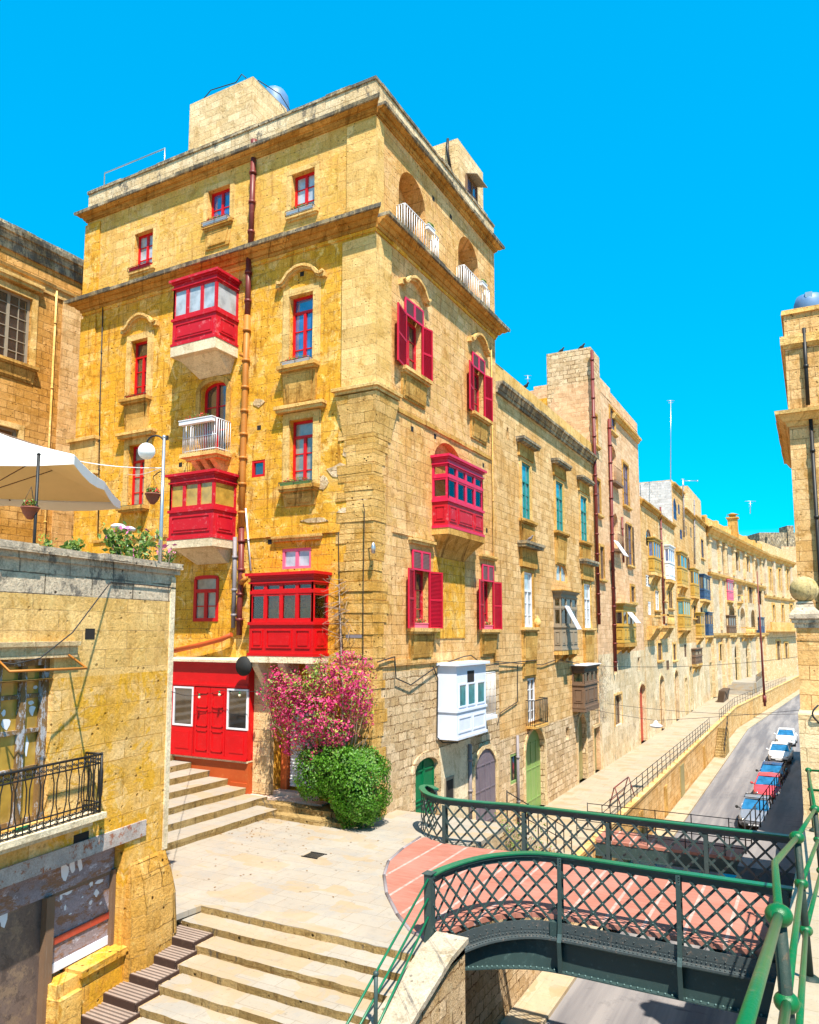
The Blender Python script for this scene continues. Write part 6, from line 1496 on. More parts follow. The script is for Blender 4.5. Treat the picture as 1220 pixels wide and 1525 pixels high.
dp(983.5, 755, 989.5, 930, .09, M['pipe_red'], B5, None); dp(1017.5, 715, 1019, 800, .08, M['pipe_grey'], B6); dp(1034, 745, 1035, 840, .08, M['pipe_grey'], B8_)
# palazzo on the bend
yk = MR.hit(1052, 800)[0]; aB = R(6.3); BF = Fr((XF, yk), (math.sin(aB), math.cos(aB)), (math.cos(aB), -math.sin(aB)))
PZ = B('pale_palazzo', 'long pale palazzo with pilasters, arches and a heavy cornice where the street bends', BF.P(20, -3))
L7 = BF.hit(1134, 800)[0]; zP = BF.hit(1054, 771)[1]; zPc = BF.hit(1056, 787)[1]
ops = [(1074.5,1083,811,857,'arch'), (1093.5,1098.5,820,848,'w'), (1109.5,1113.5,827,850,'w'), (1120,1127,828,865,'arch'),
       (1095,1103,868,898,'arch'), (1110.5,1117,871,897,'w'), (1124.5,1130,878,899,'w'), (1097.5,1104.5,904,945,'arch'), (1113,1119.5,907,945,'arch'), (1081,1090,900,945,'arch'),
       (1086.5,1092,962,1002,'gd'), (1103,1108,963,1000,'gd'), (1119,1123,962,995,'dk'), (1130,1133,968,990,'dk'), (1064,1071,960,985,'w')]
hs = []
for o_ in ops:
    q = rx(BF, *o_[:4]); ar_ = (q[1]-q[0])*.4 if o_[4] in ('arch','gd') else 0
    if o_[4] in ('gd','dk'): q = (q[0], q[1], -1.45 if o_[4] == 'gd' else -2.9, q[3])
    q = (q[0], q[1], min(q[2:4]), max(q[2:4])); hs.append((q, min(ar_, (q[3]-q[2])*.5), o_[4]))
shell(BF, PZ, 0, L7, -3.2, zPc, [(*q, a_, 1.2 if k_ == 'arch' else .35) for q, a_, k_ in hs], M['palaz'], depth=14)
for q, a_, k_ in hs:
    if k_ == 'w': window(BF, PZ, q, M['brown'], M['gdark'], rows=3); surround(BF, PZ, q, M['trim'], .3, .12)
    elif k_ == 'gd': door(BF, PZ, (q[0], q[1], q[2], q[2]+(q[3]-q[2])*.62), M['doorlime'], 0, planks=2); mb = MB(); mb.fb(BF, q[0], q[1], -.3, -.28, q[2]+(q[3]-q[2])*.63, q[3]); mb.build('fanlight', M['gdark'], PZ)
    elif k_ == 'dk': door(BF, PZ, q, M['oldgrey'], 0)
    else: mb = MB(); mb.fb(BF, q[0]+.1, q[1]-.1, -1.19, -1.15, q[2], q[3]-.6); mb.build('door', M['khaki'], PZ)
mb = MB(); mb.fb(BF, 0, L7, -.6, -.05, zPc, zP); 
for k in range(7): c = L7*k/6; mb.fb(BF, max(0, c-.7), min(L7, c+.7), -.65, .05, zPc, zP+.25)
mb.build('parapet', M['trim'], PZ)
cornice(BF, PZ, 0, L7, zPc, [(1.1,1.0,0,.35),(.8,.5,.35,.8),(.4,.3,.8,1.3)], M['trim'], e0=1)
for (x, y) in ((1056, 852), (1056, 943)):
    z = BF.hit(x, y)[1]; cornice(BF, PZ, 0, L7, z, [(.55,.5,0,.3),(.35,.2,.3,.7)], M['trim'], name='string_course', e0=1)
mb = MB()
for x in (1053, 1067.5, 1076, 1089, 1105, 1118.5, 1129.5):
    mb.cut(); a = BF.hit(x, 800)[0]; zb1_ = BF.hit(1056, 850)[1]+.3; mb.fb(BF, a, a+1.2, -.02, .28, zb1_, zPc-1.3); mb.fb(BF, a-.15, a+1.35, -.02, .4, zPc-2.0, zPc-1.35); mb.fb(BF, a, a+1.1, -.02, .25, BF.hit(1056, 941)[1]+.3, zb1_-1.0)
    mb.fb(BF, a-.1, a+1.3, -.02, .35, -2.9, BF.hit(1056, 943)[1]-.7)
mb.build_all('pilaster', M['pale'], PZ)
for v, m_, g__ in (((1079.6, 1084, 1092.4, 863, 893, 880), M['pinkp'], M['gcurt']), ((1081.7, 1086, 1096.6, 916, 945, 933), M['brown'], M['gdark']), ((1127, 1130, 1139, 919, 945, 934), M['bluep'], M['gdark'])):
    gal_r(BF, PZ, *v, mat=m_, gl=g__, nf=3, slab=.3, slabm=M['trim'], corb=.8)
stone_balcony(BF, PZ, 1097, 1108, 886, 898); stone_balcony(BF, PZ, 1104, 1126, 934, 946)
# beyond the palazzo
p8 = BF.P(L7, 0); aC = R(9.6); CF = Fr((p8[0], p8[1]), (math.sin(aC), math.cos(aC)), (math.cos(aC), -math.sin(aC)))
P2 = B('cream_palace', 'cream three storey palace with giant pilasters, farthest before the road disappears', CF.P(12, -3))
L8 = CF.hit(1179, 830)[0]; z8 = CF.hit(1136, 806)[1]; z8c = CF.hit(1136, 824)[1]; print('pal', yk, L7, L8, zP, z8)
ops = [(x, x+3.2, y0, y1) for x in (1143, 1156.5, 1168.5) for (y0, y1) in ((846, 878),)]+[(x, x+3.2, 900, 925) for x in (1145, 1158.5, 1171)]+[(1148, 1154, 955, 985), (1160, 1165, 958, 982)]
hs = [rx(CF, *o_) for o_ in ops]
shell(CF, P2, .003, L8, -3.2, z8c, [(*q, 0) for q in hs], M['pale'], depth=14)
for q in hs: window(CF, P2, q, M['brown'], M['gdark'], rows=3); surround(CF, P2, q, M['trim'], .35, .12)
mb = MB(); mb.fb(CF, 0, L8-.5, -.8, -.3, z8c, z8); mb.build('parapet', M['pale'], P2)
cornice(CF, P2, 0, L8, z8c, [(.9,.8,0,.4),(.6,.3,.4,1.0)], M['trim']); cornice(CF, P2, 0, L8, CF.hit(1140,887)[1], [(.4,.3,0,.4)], M['trim'], name='string_course')
mb = MB(); mb.fb(CF, 0, L8, -.02, 1.1, CF.hit(1136,938)[1]-.3, CF.hit(1136,938)[1]); mb.fb(CF, 0, L8, .8, 1.05, CF.hit(1136,938)[1], CF.hit(1136,926)[1]); mb.build('stone_balcony', M['trim'], P2)
mb = MB()
for x in (1136, 1149, 1162, 1174): mb.cut(); a = CF.hit(x, 830)[0]; mb.fb(CF, a, a+1.3, -.02, .4, CF.hit(1136,884)[1], z8c-1.0)
mb.build_all('pilaster', M['palaz'], P2)
far = B('distant_stone_block', 'rough brown stone block rising behind the far end of the street', (0, 240, -3))
mb = MB(); c = atD(1160, 800, 235); dv = Fr((c.x, c.y), (cyw, syw), (syw, -cyw)); x0 = dv.hit(1131, 800)[0]
mb.fb(dv, x0, x0+20, -10, 0, -3, dv.hit(1150, 793)[1]); mb.fb(dv, dv.hit(1172,790)[0], dv.hit(1181,790)[0], -5, .5, 0, dv.hit(1175,783)[1]); mb.fb(dv, dv.hit(1140,800)[0], dv.hit(1168,800)[0], -9, 1.0, -3, dv.hit(1150,800)[1]); mb.build('wall', M['cornice'], far)
c = atD(1176, 900, 205); dv = Fr((c.x, c.y), (cyw, syw), (syw, -cyw)); fb2 = B('distant_pink_house', 'small pinkish house just showing at the vanishing point of the street', (c.x, c.y, -3))
hs = [(dv.hit(1173.5,860)[0], dv.hit(1178,860)[0], dv.hit(1170,872)[1], dv.hit(1170,850)[1]), (dv.hit(1174,860)[0], dv.hit(1178,860)[0], dv.hit(1170,912)[1], dv.hit(1170,893)[1])]
shell(dv, fb2, dv.hit(1166,860)[0], dv.hit(1190,860)[0], -3, dv.hit(1170,814)[1], [(*q, 0) for q in hs], M['pink'], depth=8)
for q in hs: window(dv, fb2, q, M['brown'], M['gdark'], rows=2)
# chimney, aerials
def aerial(px, pb, pt, dist, lab, arms, name='aerial', stay=False):
    b = atD(px, pb, dist); t_ = atD(px, pt, dist); mb = MB(); k = dist/60
    mb.tube([b, t_], .03*k, 6); r_ = Vector((cyw, syw, 0))
    for (f_, w_) in arms: c = b.lerp(t_, f_); mb.tube([c-r_*w_*.5, c+r_*w_*.5], .02*k, 5)
    if stay:
        for w_ in (-1, 1): mb.tube([b+r_*w_*.9, b.lerp(t_, .85)], .008*k, 4)
    mb.build(name, M['alu'], label=lab, cat='aerial')
aerial(999, 716, 596, 76, 'very tall thin white radio mast with a crossed top, above the rooftops', [(.995,.8),(.97,.5)], 'radio_mast', False)
aerial(1117.5, 765, 746, 130, 'small television aerial above the pale palazzo', [(.98,1.9),(.8,.7),(.6,.5)])
aerial(1017, 740, 713, 80, 'short mast with one long crossbar on the thin blue windowed house', [(.98,.4)])
b = atD(1017, 716, 80); mb = MB(); r_ = Vector((cyw, syw, 0)); mb.tube([b, b+r_*1.6], .035, 5); mb.tube([b+r_*1.5, b+r_*1.65], .08, 6); mb.build('aerial_boom', M['alu'], label='white aerial boom pointing right above the rooftops', cat='aerial')
aerial(786, 572, 559, 50, 'small pronged aerial on the ochre roof left of the roof tower', [(.98,.5),(.6,.4)])
c = atD(1091, 770, 118); mb = MB(); zb_ = atD(1091, 783, 118).z; zt_ = atD(1091, 768, 118).z
mb.box(c.x-.7, c.x+.7, c.y-.7, c.y+.7, zb_-2, zt_-.5); mb.box(c.x-.9, c.x+.9, c.y-.9, c.y+.9, zt_-.5, zt_-.3); mb.lathe((c.x,c.y,zt_-.3), [(.5,0),(.5,.3),(.9,.45),(.2,.7),(.01,.72)], 10)
mb.build('chimney', M['trim_dirty'], PZ)
# ---------------- iron footbridge ----------------
BR = thing('iron_footbridge', 'green topped iron lattice footbridge with a red boarded deck, crossing the sunken road', 'bridge', (-4.5, 18, 0))
TOPZ = 1.24
def curve(P, n):   # Catmull-Rom through plan points, resampled evenly
    pts = []
    Q = [P[0]]+P+[P[-1]]
    for i in range(1, len(Q)-2):
        for k in range(16):
            t = k/16; a, b, c, d = [Vector(q) for q in Q[i-1:i+3]]
            pts.append(.5*((2*b)+(c-a)*t+(2*a-5*b+4*c-d)*t*t+(3*b-a-3*c+d)*t**3))
    pts.append(Vector(P[-1]))
    return pts
def near_pt(px, py, z=TOPZ): p = onZ(px, py, z); return (p.x, p.y)
NP = [near_pt(643, 1304), near_pt(660, 1295), near_pt(697, 1282.5), near_pt(736, 1274.5), near_pt(785, 1271), near_pt(834, 1274.5)]
yN = NP[-1][1]; NP[-1] = (NP[-1][0], yN)
NP += [(-3.5, yN), (-2.2, yN), (-.5, yN)]
FP0 = [near_pt(650, 1176), near_pt(637, 1170), near_pt(628.5, 1173), near_pt(634, 1181), near_pt(648, 1186.5), near_pt(668, 1190.5), near_pt(720, 1195.5), near_pt(780, 1200.5)]
yF = FP0[-1][1]; print('bridge', NP, FP0)
FP = FP0 + [(-4.0, yF), (-2.2, yF), (-.5, yF)]
class Path:
    def __init__(s, P):
        s.p = curve(P, 0); s.s = [0]
        for a, b in zip(s.p, s.p[1:]): s.s.append(s.s[-1]+(b-a).length)
        s.L = s.s[-1]
    def at(s, d):
        d = max(0, min(s.L, d))
        for i in range(len(s.p)-1):
            if s.s[i+1] >= d:
                t = (d-s.s[i])/max(1e-9, s.s[i+1]-s.s[i]); q = s.p[i].lerp(s.p[i+1], t); tg = (s.p[min(i+2,len(s.p)-1)]-s.p[max(i-1,0)]).normalized(); return q, tg
        return s.p[-1], (s.p[-1]-s.p[-2]).normalized()
    def P(s, d, z, o=0.0):
        q, t = s.at(d); return (q.x - t.y*o, q.y + t.x*o, z)
    def find(s, X):
        return min((abs(q.x-X), s.s[i]) for i, q in enumerate(s.p))[1]
def ribbon(mb, pa, d0, d1, z0, z1, o0, o1, m=0, n=None):
    n = n or max(1, int((d1-d0)/.18))
    for i in range(n):
        a = d0+(d1-d0)*i/n; b = d0+(d1-d0)*(i+1)/n
        mb.hexa([pa.P(a,z0,o0),pa.P(b,z0,o0),pa.P(b,z0,o1),pa.P(a,z0,o1),pa.P(a,z1,o0),pa.P(b,z1,o0),pa.P(b,z1,o1),pa.P(a,z1,o1)], m)
def bar(mb, pa, da, za, db, zb, w, o, th=.014, m=0):
    n = max(1, int(abs(db-da)/.25)); L = math.hypot(db-da, zb-za); nx, nz = -(zb-za)/L*w/2, (db-da)/L*w/2
    for i in range(n):
        a = da+(db-da)*i/n; b = da+(db-da)*(i+1)/n; p = za+(zb-za)*i/n; q = za+(zb-za)*(i+1)/n
        mb.hexa([pa.P(a-nx,p-nz,o),pa.P(b-nx,q-nz,o),pa.P(b-nx,q-nz,o+th),pa.P(a-nx,p-nz,o+th),pa.P(a+nx,p+nz,o),pa.P(b+nx,q+nz,o),pa.P(b+nx,q+nz,o+th),pa.P(a+nx,p+nz,o+th)], m)
def side(path, outs, zbf, stiff, zlat0=0.0, flare=1.2, name=''):
    """outs = +1/-1: which way is outside. zbf(d) = underside of the girder"""
    pa = path; mb = MB(); L = pa.L
    ribbon(mb, pa, 0, L, TOPZ, TOPZ+.03, -.09, .09); mb.build('top_rail', M['green'], BR)
    mb = MB(); ribbon(mb, pa, 0, L, TOPZ-.155, TOPZ-.003, -.022, .022)
    ribbon(mb, pa, 0, L, TOPZ-.05, TOPZ-.004, -.07, -.025); ribbon(mb, pa, 0, L, TOPZ-.05, TOPZ-.004, .025, .07)
    mb.build('top_band', M['iron'], BR)
    mb = MB(); zb = -.30; zt_ = TOPZ-.12; hgt = zt_-zb; sp_ = .40
    k = -10
    while k*sp_ < L+hgt:
        for sg, o in ((1, .024), (-1, -.040)):
            d0 = k*sp_; 
            if sg == 1: a, b = d0, d0+hgt*.95; za, zb_ = zb, zt_
            else: a, b = d0+hgt*.95, d0; za, zb_ = zb, zt_
            # clip to the path
            lo, hi = (a, b) if a < b else (b, a)
            if hi < .03 or lo > L-.03: continue
            def clip(x): 
                t = (x-a)/(b-a); return za+(zb_-za)*t
            A, Bq = a, b; zA, zB = za, zb_
            if A < 0: zA = clip(0); A = 0
            if Bq < 0: zB = clip(0); Bq = 0
            if A > L: zA = clip(L); A = L
            if Bq > L: zB = clip(L); Bq = L
            if abs(A-Bq) > .02: bar(mb, pa, A, zA, Bq, zB, .052, o)
        k += 1
    rv = mb
    # rivets at crossings
    HH = hgt*.95
    for k in range(-10, int((L+2)/sp_)+2):
        for mm in range(-12, 13):
            t_ = (mm*sp_+HH)/2
            if 0 < t_ < HH:
                d = k*sp_+t_; z = zb+t_/.95
                if .03 < d < L-.03 and z < zt_: rv.ball(pa.P(d, z, outs*.044), .017, 6, 1)
    mb.build('lattice', [M['iron'], M['ironrivet']], BR)
    # deck-level band, flange with bolts, arched girder
    mb = MB(); ribbon(mb, pa, 0, L, -.30, -.11, outs*.048, outs*.062); ribbon(mb, pa, 0, L, -.44, -.40, -.06, outs*.20); ribbon(mb, pa, 0, L, -.40, -.30, outs*.045, outs*.058)
    n = int(L/.085)
    for i in range(n):
        d = (i+.5)*L/n
        mb.ball(pa.P(d, -.345, outs*.06), .018, 6); mb.ball(pa.P(d, -.385, outs*.15), .018, 6)
        if i % 2: mb.ball(pa.P(d, -.235+.03*math.sin(i*2.1), outs*.066), .016, 6); None
    mb.build('bolted_flange', M['ironrust'], BR)
    mb = MB(); n = int(L/.2)
    for i in range(n):
        a = L*i/n; b = L*(i+1)/n; za, zb_ = zbf(a), zbf(b)
        mb.hexa([pa.P(a,za,-.01),pa.P(b,zb_,-.01),pa.P(b,zb_,.01),pa.P(a,za,.01),pa.P(a,-.443,-.01),pa.P(b,-.443,-.01),pa.P(b,-.443,.01),pa.P(a,-.443,.01)])
        mb.hexa([pa.P(a,za-.03,-.13),pa.P(b,zb_-.03,-.13),pa.P(b,zb_-.03,.15),pa.P(a,za-.03,.15),pa.P(a,za-.002,-.13),pa.P(b,zb_-.002,-.13),pa.P(b,zb_-.002,.15),pa.P(a,za-.002,.15)])
    n = int(L/.13)
    for i in range(n):
        d = (i+.5)*L/n; mb.ball(pa.P(d, zbf(d)+.015, outs*.09), .026, 8, 1)
    mb.build('girder', [M['iron'], M['ironrivet']], BR)
    for d in stiff:
        mb = MB(); zz = zbf(d)
        prof = [(TOPZ-.02, .03, .07), (TOPZ-.2, .03, .09), (.2, .03, .11), (-.30, .03, .15), (-.44, .03, .24), (max(zz, -.75), .03, .20), (zz, .03, .17)]
        for (z0, i0, e0), (z1, i1, e1) in zip(prof, prof[1:]):
            if z1 >= z0: continue
            q0, tg = pa.at(d)
            for (w0, w1, f) in ((-.012, .012, 1.0), ):
                mb.hexa([pa.P(d+w0,z1,outs*i1),pa.P(d+w1,z1,outs*i1),pa.P(d+w1,z1,outs*e1),pa.P(d+w0,z1,outs*e1),pa.P(d+w0,z0,outs*i0),pa.P(d+w1,z0,outs*i0),pa.P(d+w1,z0,outs*e0),pa.P(d+w0,z0,outs*e0)])
            mb.hexa([pa.P(d-.045,z1,outs*(e1-.0)),pa.P(d+.045,z1,outs*(e1)),pa.P(d+.045,z1,outs*(e1+.014)),pa.P(d-.045,z1,outs*(e1+.014)),pa.P(d-.045,z0,outs*e0),pa.P(d+.045,z0,outs*e0),pa.P(d+.045,z0,outs*(e0+.014)),pa.P(d-.045,z0,outs*(e0+.014))])
        ribbon(mb, pa, d-.05, d+.05, -.30, TOPZ-.17, -outs*.06, -outs*.045, n=1)
        for z in (TOPZ-.04, TOPZ-.09, TOPZ-.14): mb.ball(pa.P(d+.02, z, outs*.10), .014, 6)
        mb.build('stiffener', M['iron'], BR)
pn = Path(NP); pf = Path(FP)
LN, LF_ = pn.L, pf.L
dS = pn.find(-5.03)
def zbn(d): 
    if d > dS: return -1.08
    t = 1-d/dS; return -1.08+.62*t**2.2 if d > 0 else -.46
def zbf_(d):
    t = max(0, 1-d/(LF_*.45)); return -1.08+.62*t**2
st_n = [pn.find(near_pt(836, 1274)[0]), pn.find(onY(1012, 1299, yN).x), pn.find(onY(1170, 1318, yN).x)]
side(pn, -1, zbn, st_n)
side(pf, 1, zbf_, [pf.find(onY(662, 1189, yF).x) if False else pf.find(near_pt(663, 1189.5)[0]), pf.find(onY(781, 1201, yF).x), pf.find(onY(906, 1212, yF).x), pf.find(onY(1052, 1227, yF).x)])
# which way is outside: the near side faces -y, the far side +y
mb = MB(); q = pn.at(0)[0]; mb.box(q.x-.12, q.x+.03, q.y-.10, q.y+.10, -.06, TOPZ+.035); mb.box(q.x-.16, q.x+.05, q.y-.12, q.y+.12, TOPZ+.036, TOPZ+.05); mb.build('end_post', M['iron'], BR)
# deck
DK = [onZ(x, y, .02) for x, y in ((626,1246),(600,1263),(578.7,1282),(572,1303),(576,1330),(592,1361),(612.8,1387),(644,1402))]
nearside = [Vector(pn.P(LN*i/14, 0, .0)) for i in range(15)]; farside = [Vector(pf.P(LF_*i/18, 0, 0)) for i in range(18, 2, -1)]
poly = [(p.x, p.y, .012) for p in DK] + [(p.x, p.y+.04, .012) for p in nearside] + [(p.x, p.y-.03, .012) for p in farside]
def deckmat():
    t = NT('red_boarded_deck'); P, X, Y, Z, g = t.pos()
    n = t.noise(t.comb(t.math('MULTIPLY', X, 1.5), t.math('MULTIPLY', Y, 9), 0), 1.3, 5, .7); big = t.noise(P, .7, 4)
    col = t.mix(t.ramp(n, .3, .7), (.27,.085,.055), (.38,.155,.11)); col = t.mix(t.ramp(big, .4, .7, 0, .6), col, (.42,.19,.15))
    # boards run across in y strips of 0.2 m
    fy = t.math('FRACT', t.math('MULTIPLY', Y, 5.0)); col = t.mix(t.ramp(fy, .0, .06, .6, 0), col, (.10,.03,.02))
    fx = t.math('FRACT', t.math('MULTIPLY', t.math('ADD', X, 50.3), 1.28)); edge = t.math('LESS_THAN', fx, .09)
    wear = t.ramp(t.noise(P, 5, 4), .3, .6, .15, .65)
    col = t.mix(t.math('MULTIPLY', edge, wear), col, (.50,.40,.37))
    t.l(col, t.b.inputs['Base Color']); t.b.inputs['Roughness'].default_value = .7; t.bump(n, .3, .01); return t.mat
M['deck'] = deckmat()
mb = MB(); mb.prism(poly, (0,0,-.10)); dk = mb.build('deck', M['deck'], BR, recalc=True)
mb = MB(); pts = [(p.x, p.y, .0) for p in DK]
for a, b in zip(pts, pts[1:]):
    mb.tube([a, b], .045, 6)
mb.build('deck_edging', M['pipe_grey'], BR)
# cross beams under the deck
mb = MB()
for k in range(8):
    x = -8.4+1.05*k; mb.box(x, x+.16, yN+.15 if x > -5.2 else 16.0, yF-.1, -.42, -.10)
mb.build('cross_beam', M['iron'], BR)
# kerb angle in front of the lattice (inside)
# hand rails running down beside the near steps
HR = thing('handrail', 'three green handrail bars sloping down beside the near steps to a dark post', 'handrail', (-6.5, 12, 0))
a0 = Vector(pn.P(0, 0, 0)); pp_ = onZ(562, 1500, -.75)
def hrp(px, py, X=-6.6): return onX(px, py, X)
tops = [(645, 1311), (651, 1341), (652, 1369)]; ends = [(516, 1527), (536, 1527), (563, 1527)]
mids = [(560, 1454), (564, 1484), (577, 1505)]
mb = MB()
q0 = a0; X0 = a0.x
for i, (t_, e_) in enumerate(zip(tops, ends)):
    A = Vector((a0.x-.03, a0.y-.1, onY(t_[0], t_[1], a0.y-.1).z)); Bp = onX(e_[0], e_[1], -6.62); dv_ = Bp-A; mb.tube([A, A+dv_*1.35], .022, 8)
mb.build('bar', M['green'], HR)
pX = onX(560, 1452, -6.62); mb = MB(); mb.tube([(pX.x, pX.y, pX.z-1.15), (pX.x, pX.y, pX.z)], .035, 8); mb.ball((pX.x, pX.y, pX.z+.02), .05, 10); mb.build('post', M['iron'], HR)
# second, plainer footbridge at walkway level
B2R = thing('plain_footbridge', 'plain flat footbridge with thin black rails, seen through the lattice of the iron one', 'bridge', (-5.5, 33, -3))
zd = -2.85; xl = -8.75
y0 = onZ(980, 1262, zd).y; y1 = y0+1.9; print('bridge2', y0)
mb = MB(); mb.box(xl, -2.1, y0, y1, zd-.12, zd); mb.build('deck', M['deck'], B2R)
mb = MB(); mb.box(xl, -2.1, y0+.02, y0+.1, zd-.62, zd-.122); mb.box(xl, -2.1, y1-.1, y1-.02, zd-.62, zd-.122); mb.box(xl, -2.1, y0-.04, y0+.2, zd-.66, zd-.622); mb.build('girder', M['iron'], B2R)
for yy in (y0+.06, y1-.06):
    mb = MB()
    for z in (.35, .7, 1.05): mb.tube([(xl-.8, yy, zd+z), (-2.1, yy, zd+z)], .017, 6)
    rl = mb.build('rail', M['black'], B2R)
    for k in range(6): mb = MB(); x = xl-.8+(6.65+.8)*k/5; mb.tube([(x, yy, zd), (x, yy, zd+1.08)], .022, 6); mb.build('post', M['black'], B2R)
# ---------------- right hand side: pillar, wall, building ----------------
PX0 = onZ(1183, 1000, 5.0)
pl = thing('ball_topped_pillar', 'stout stone gate pillar crowned by a mossy stone ball at the right edge', 'pillar', (.35, 20.2, 2.0))
pc = atD(1197.5, 878, 17.8); hw = .20; print('pillar', pc)
yc = pc.y; xc = pc.x; zc_b = atD(1197, 915, 17.8).z
mb = MB(); mb.box(xc-hw, xc+1.6, yc-hw, yc+.6, 1.9, zc_b-.32)
mb.box(xc-hw-.03, xc+1.6, yc-hw-.03, yc+.63, zc_b-.62, zc_b-.56)
mb.build('shaft', M['b2'], pl, jit=.012)
mb = MB()
for (e, za, zb) in ((.04, -.32, -.20), (.09, -.20, -.10), (.14, -.10, 0)): mb.box(xc-hw-e, xc+1.6, yc-hw-e, yc+.6+e, zc_b+za, zc_b+zb-.003)
n = 4; pts = [(.33, 0), (.28, .08), (.20, .16), (.17, .30)]
for (a, z0), (b, z1) in zip(pts, pts[1:]): mb.hexa([(xc-a,yc-a,zc_b+z0),(xc+a,yc-a,zc_b+z0),(xc+a,yc+a,zc_b+z0),(xc-a,yc+a,zc_b+z0),(xc-b,yc-b,zc_b+z1),(xc+b,yc-b,zc_b+z1),(xc+b,yc+b,zc_b+z1),(xc-b,yc+b,zc_b+z1)])
mb.build('cap', M['lbtop'], pl)
mb = MB(); mb.ball((xc, yc, pc.z), .31, 28); mb.lathe((xc,yc,zc_b), [(.17,.28),(.14,.31),(.14,.36),(.17,.40)], 16); mb.build('stone_ball', M['mossball'], pl, jit=.003)
wl = atD(1190, 1064, 16.6); print('wall', wl)
mb = MB(); x0 = wl.x; y0 = wl.y
mb.box(x0, x0+4, y0, y0+2.2, 1.6, wl.z); 
mb.build('terrace_side_wall', M['pale'], label='low pale stone wall in front of the ball topped pillar, right edge', cat='wall', jit=.02)
mb = MB(); pts = []
for i in range(12):
    w = math.pi*1.1*i/11; pts.append(Vector(atD(1213+6-9*math.sin(w), 1050+28*(i/11), 16.4)))
mb.tube(pts, .02, 5); mb.build('hanging_cable', M['cable'], label='black cable loop hanging below the ball topped pillar', cat='cable')
# corner building beyond
q = atD(1179, 700, 24.5); RBX = q.x; RBY = q.y; RF = Fr((0, RBY), (1, 0), (0, -1)); RS = Fr((RBX, 0), (0, 1), (-1, 0))
RBd = thing('corner_tower_house', 'tall sand coloured building at the right edge with a dark drainpipe and moulded cornices', 'building', (RBX+3, RBY+4, 1.8)); print('RB', RBX, RBY)
zt_ = RF.hit(1168, 468)[1]; z1_ = RF.hit(1168, 503)[1]; z2_ = RF.hit(1170, 615)[1]
mb = MB(); mb.box(RBX, RBX+7, RBY, RBY+8, -6, zt_-.05)
mb.build('wall', M['b2'], RBd)
mb = MB(); mb.box(RBX-.06, RBX+7, RBY-.06, RBY+8, zt_-.05, zt_+.1); mb.build('coping', M['trim'], RBd, jit=.02)
for z, pr_ in ((z1_, [(.14,.14,0,.30),(.10,.04,.30,.42)]), (z2_, [(.42,.40,0,.12),(.32,.16,.12,.34),(.12,.05,.34,.5)])):
    cornice(RF, RBd, RBX, RBX+7, z, pr_, M['trim'], e0=1); cornice(RS, RBd, RBY, RBY+8, z, pr_, M['trim'], e0=1)
pa_ = RF.hit(1199, 520)[0]; pzt = RF.hit(1199, 490)[1]
drainpipe(RBd, [RF.P(pa_, pzt, .1), RF.P(pa_, z2_+.15, .1)], .06, M['black'], 1.5); drainpipe(RBd, [RF.P(pa_+.05, z2_-.3, .1), RF.P(pa_+.1, 2, .1)], .06, M['black'], 2)
mb = MB()
for zz in (4.5, 8.5, 11.5): mb.fb(RS, RBY+6, RBY+7.2, -.01, .02, zz, zz+1.8)
mb.build('window', M['gdark'], RBd)
c = RF.hit(1206, 462, -1.5); tk = thing('water_tank', 'blue domed water tank on the roof at the far right', 'water tank', (c[0], RBY+1.5, zt_))
mb = MB(); hz = RF.hit(1206, 438, -1.5)[1]-zt_; mb.lathe((c[0], RBY+1.5, zt_), [(.5,0),(.5,hz-.35),(.42,hz-.12),(.2,hz-.02),(.001,hz)], 20); mb.build('tank_body', M['tank'], tk)
mb = MB(); mb.box(c[0]-.12, c[0]+.1, RBY+1.03, RBY+1.15, zt_+hz-.28, zt_+hz-.1); mb.build('label_plate', M['alu'], tk)
# ---------------- green pipe rail with ball joints beside the camera ----------------
GR = thing('pipe_railing', 'chunky rusty green pipe railing with ball joints, nearest thing at the bottom right', 'railing', (-.2, 7, 3.2))
posts = []
for (px, ts, base) in ((1160, (1361, 1492), None), (1187, (1246, 1322, 1394), 1461), (1214, (1203, 1254, 1306), 1347)): posts.append((px, ts, base))
GX = -.22
pA = onX(1160, 1361, GX); pB = onX(1187, 1246, GX); pC = onX(1213.5, 1203, -.10)
print('rail', pA, pB, pC)
dA = 3.55; dB = 6.5; dC = 9.7; dE = 15.0
def kn(px, py, d): return atD(px, py, d)
A = [kn(1160,1363,dA), kn(1172,1497,dA)]; Bp = [kn(1187,1247,dB), kn(1192,1321,dB), kn(1197,1396,dB), kn(1202,1463,dB)]; Cp = [kn(1214,1205,dC), kn(1208,1255,dC), kn(1206,1306,dC), kn(1204,1347,dC)]
Ep = [kn(1204,1147,dE), kn(1204,1178,dE), kn(1206,1213,dE), kn(1207,1246,dE)]
def plumb(L_):  # posts are plumb: keep the plan position of the top joint
    return [Vector((L_[0].x, L_[0].y, p.z)) for p in L_]
pos_ = []
for L_, d in ((A, dA), (Bp, dB), (Cp, dC), (Ep, dE)):
    t0 = L_[0]; base = t0.z-1.12; pos_.append([t0, Vector((t0.x+.015, t0.y, t0.z-.37)), Vector((t0.x+.03, t0.y, t0.z-.74)), Vector((t0.x+.045, t0.y, base-.05))])
for L_ in pos_:
    mb = MB(); mb.tube([L_[0], L_[3]], [.030, .030], 12)
    for j in range(3): mb.ball(L_[j], .060 if j == 0 else .055, 18, 1, squash=.85)
    mb.lathe((L_[3].x, L_[3].y, L_[3].z), [(.09,0),(.085,.05),(.045,.08)], 12)
    mb.build('post', [M['postdark'], M['greenrust']], GR)
pre = []
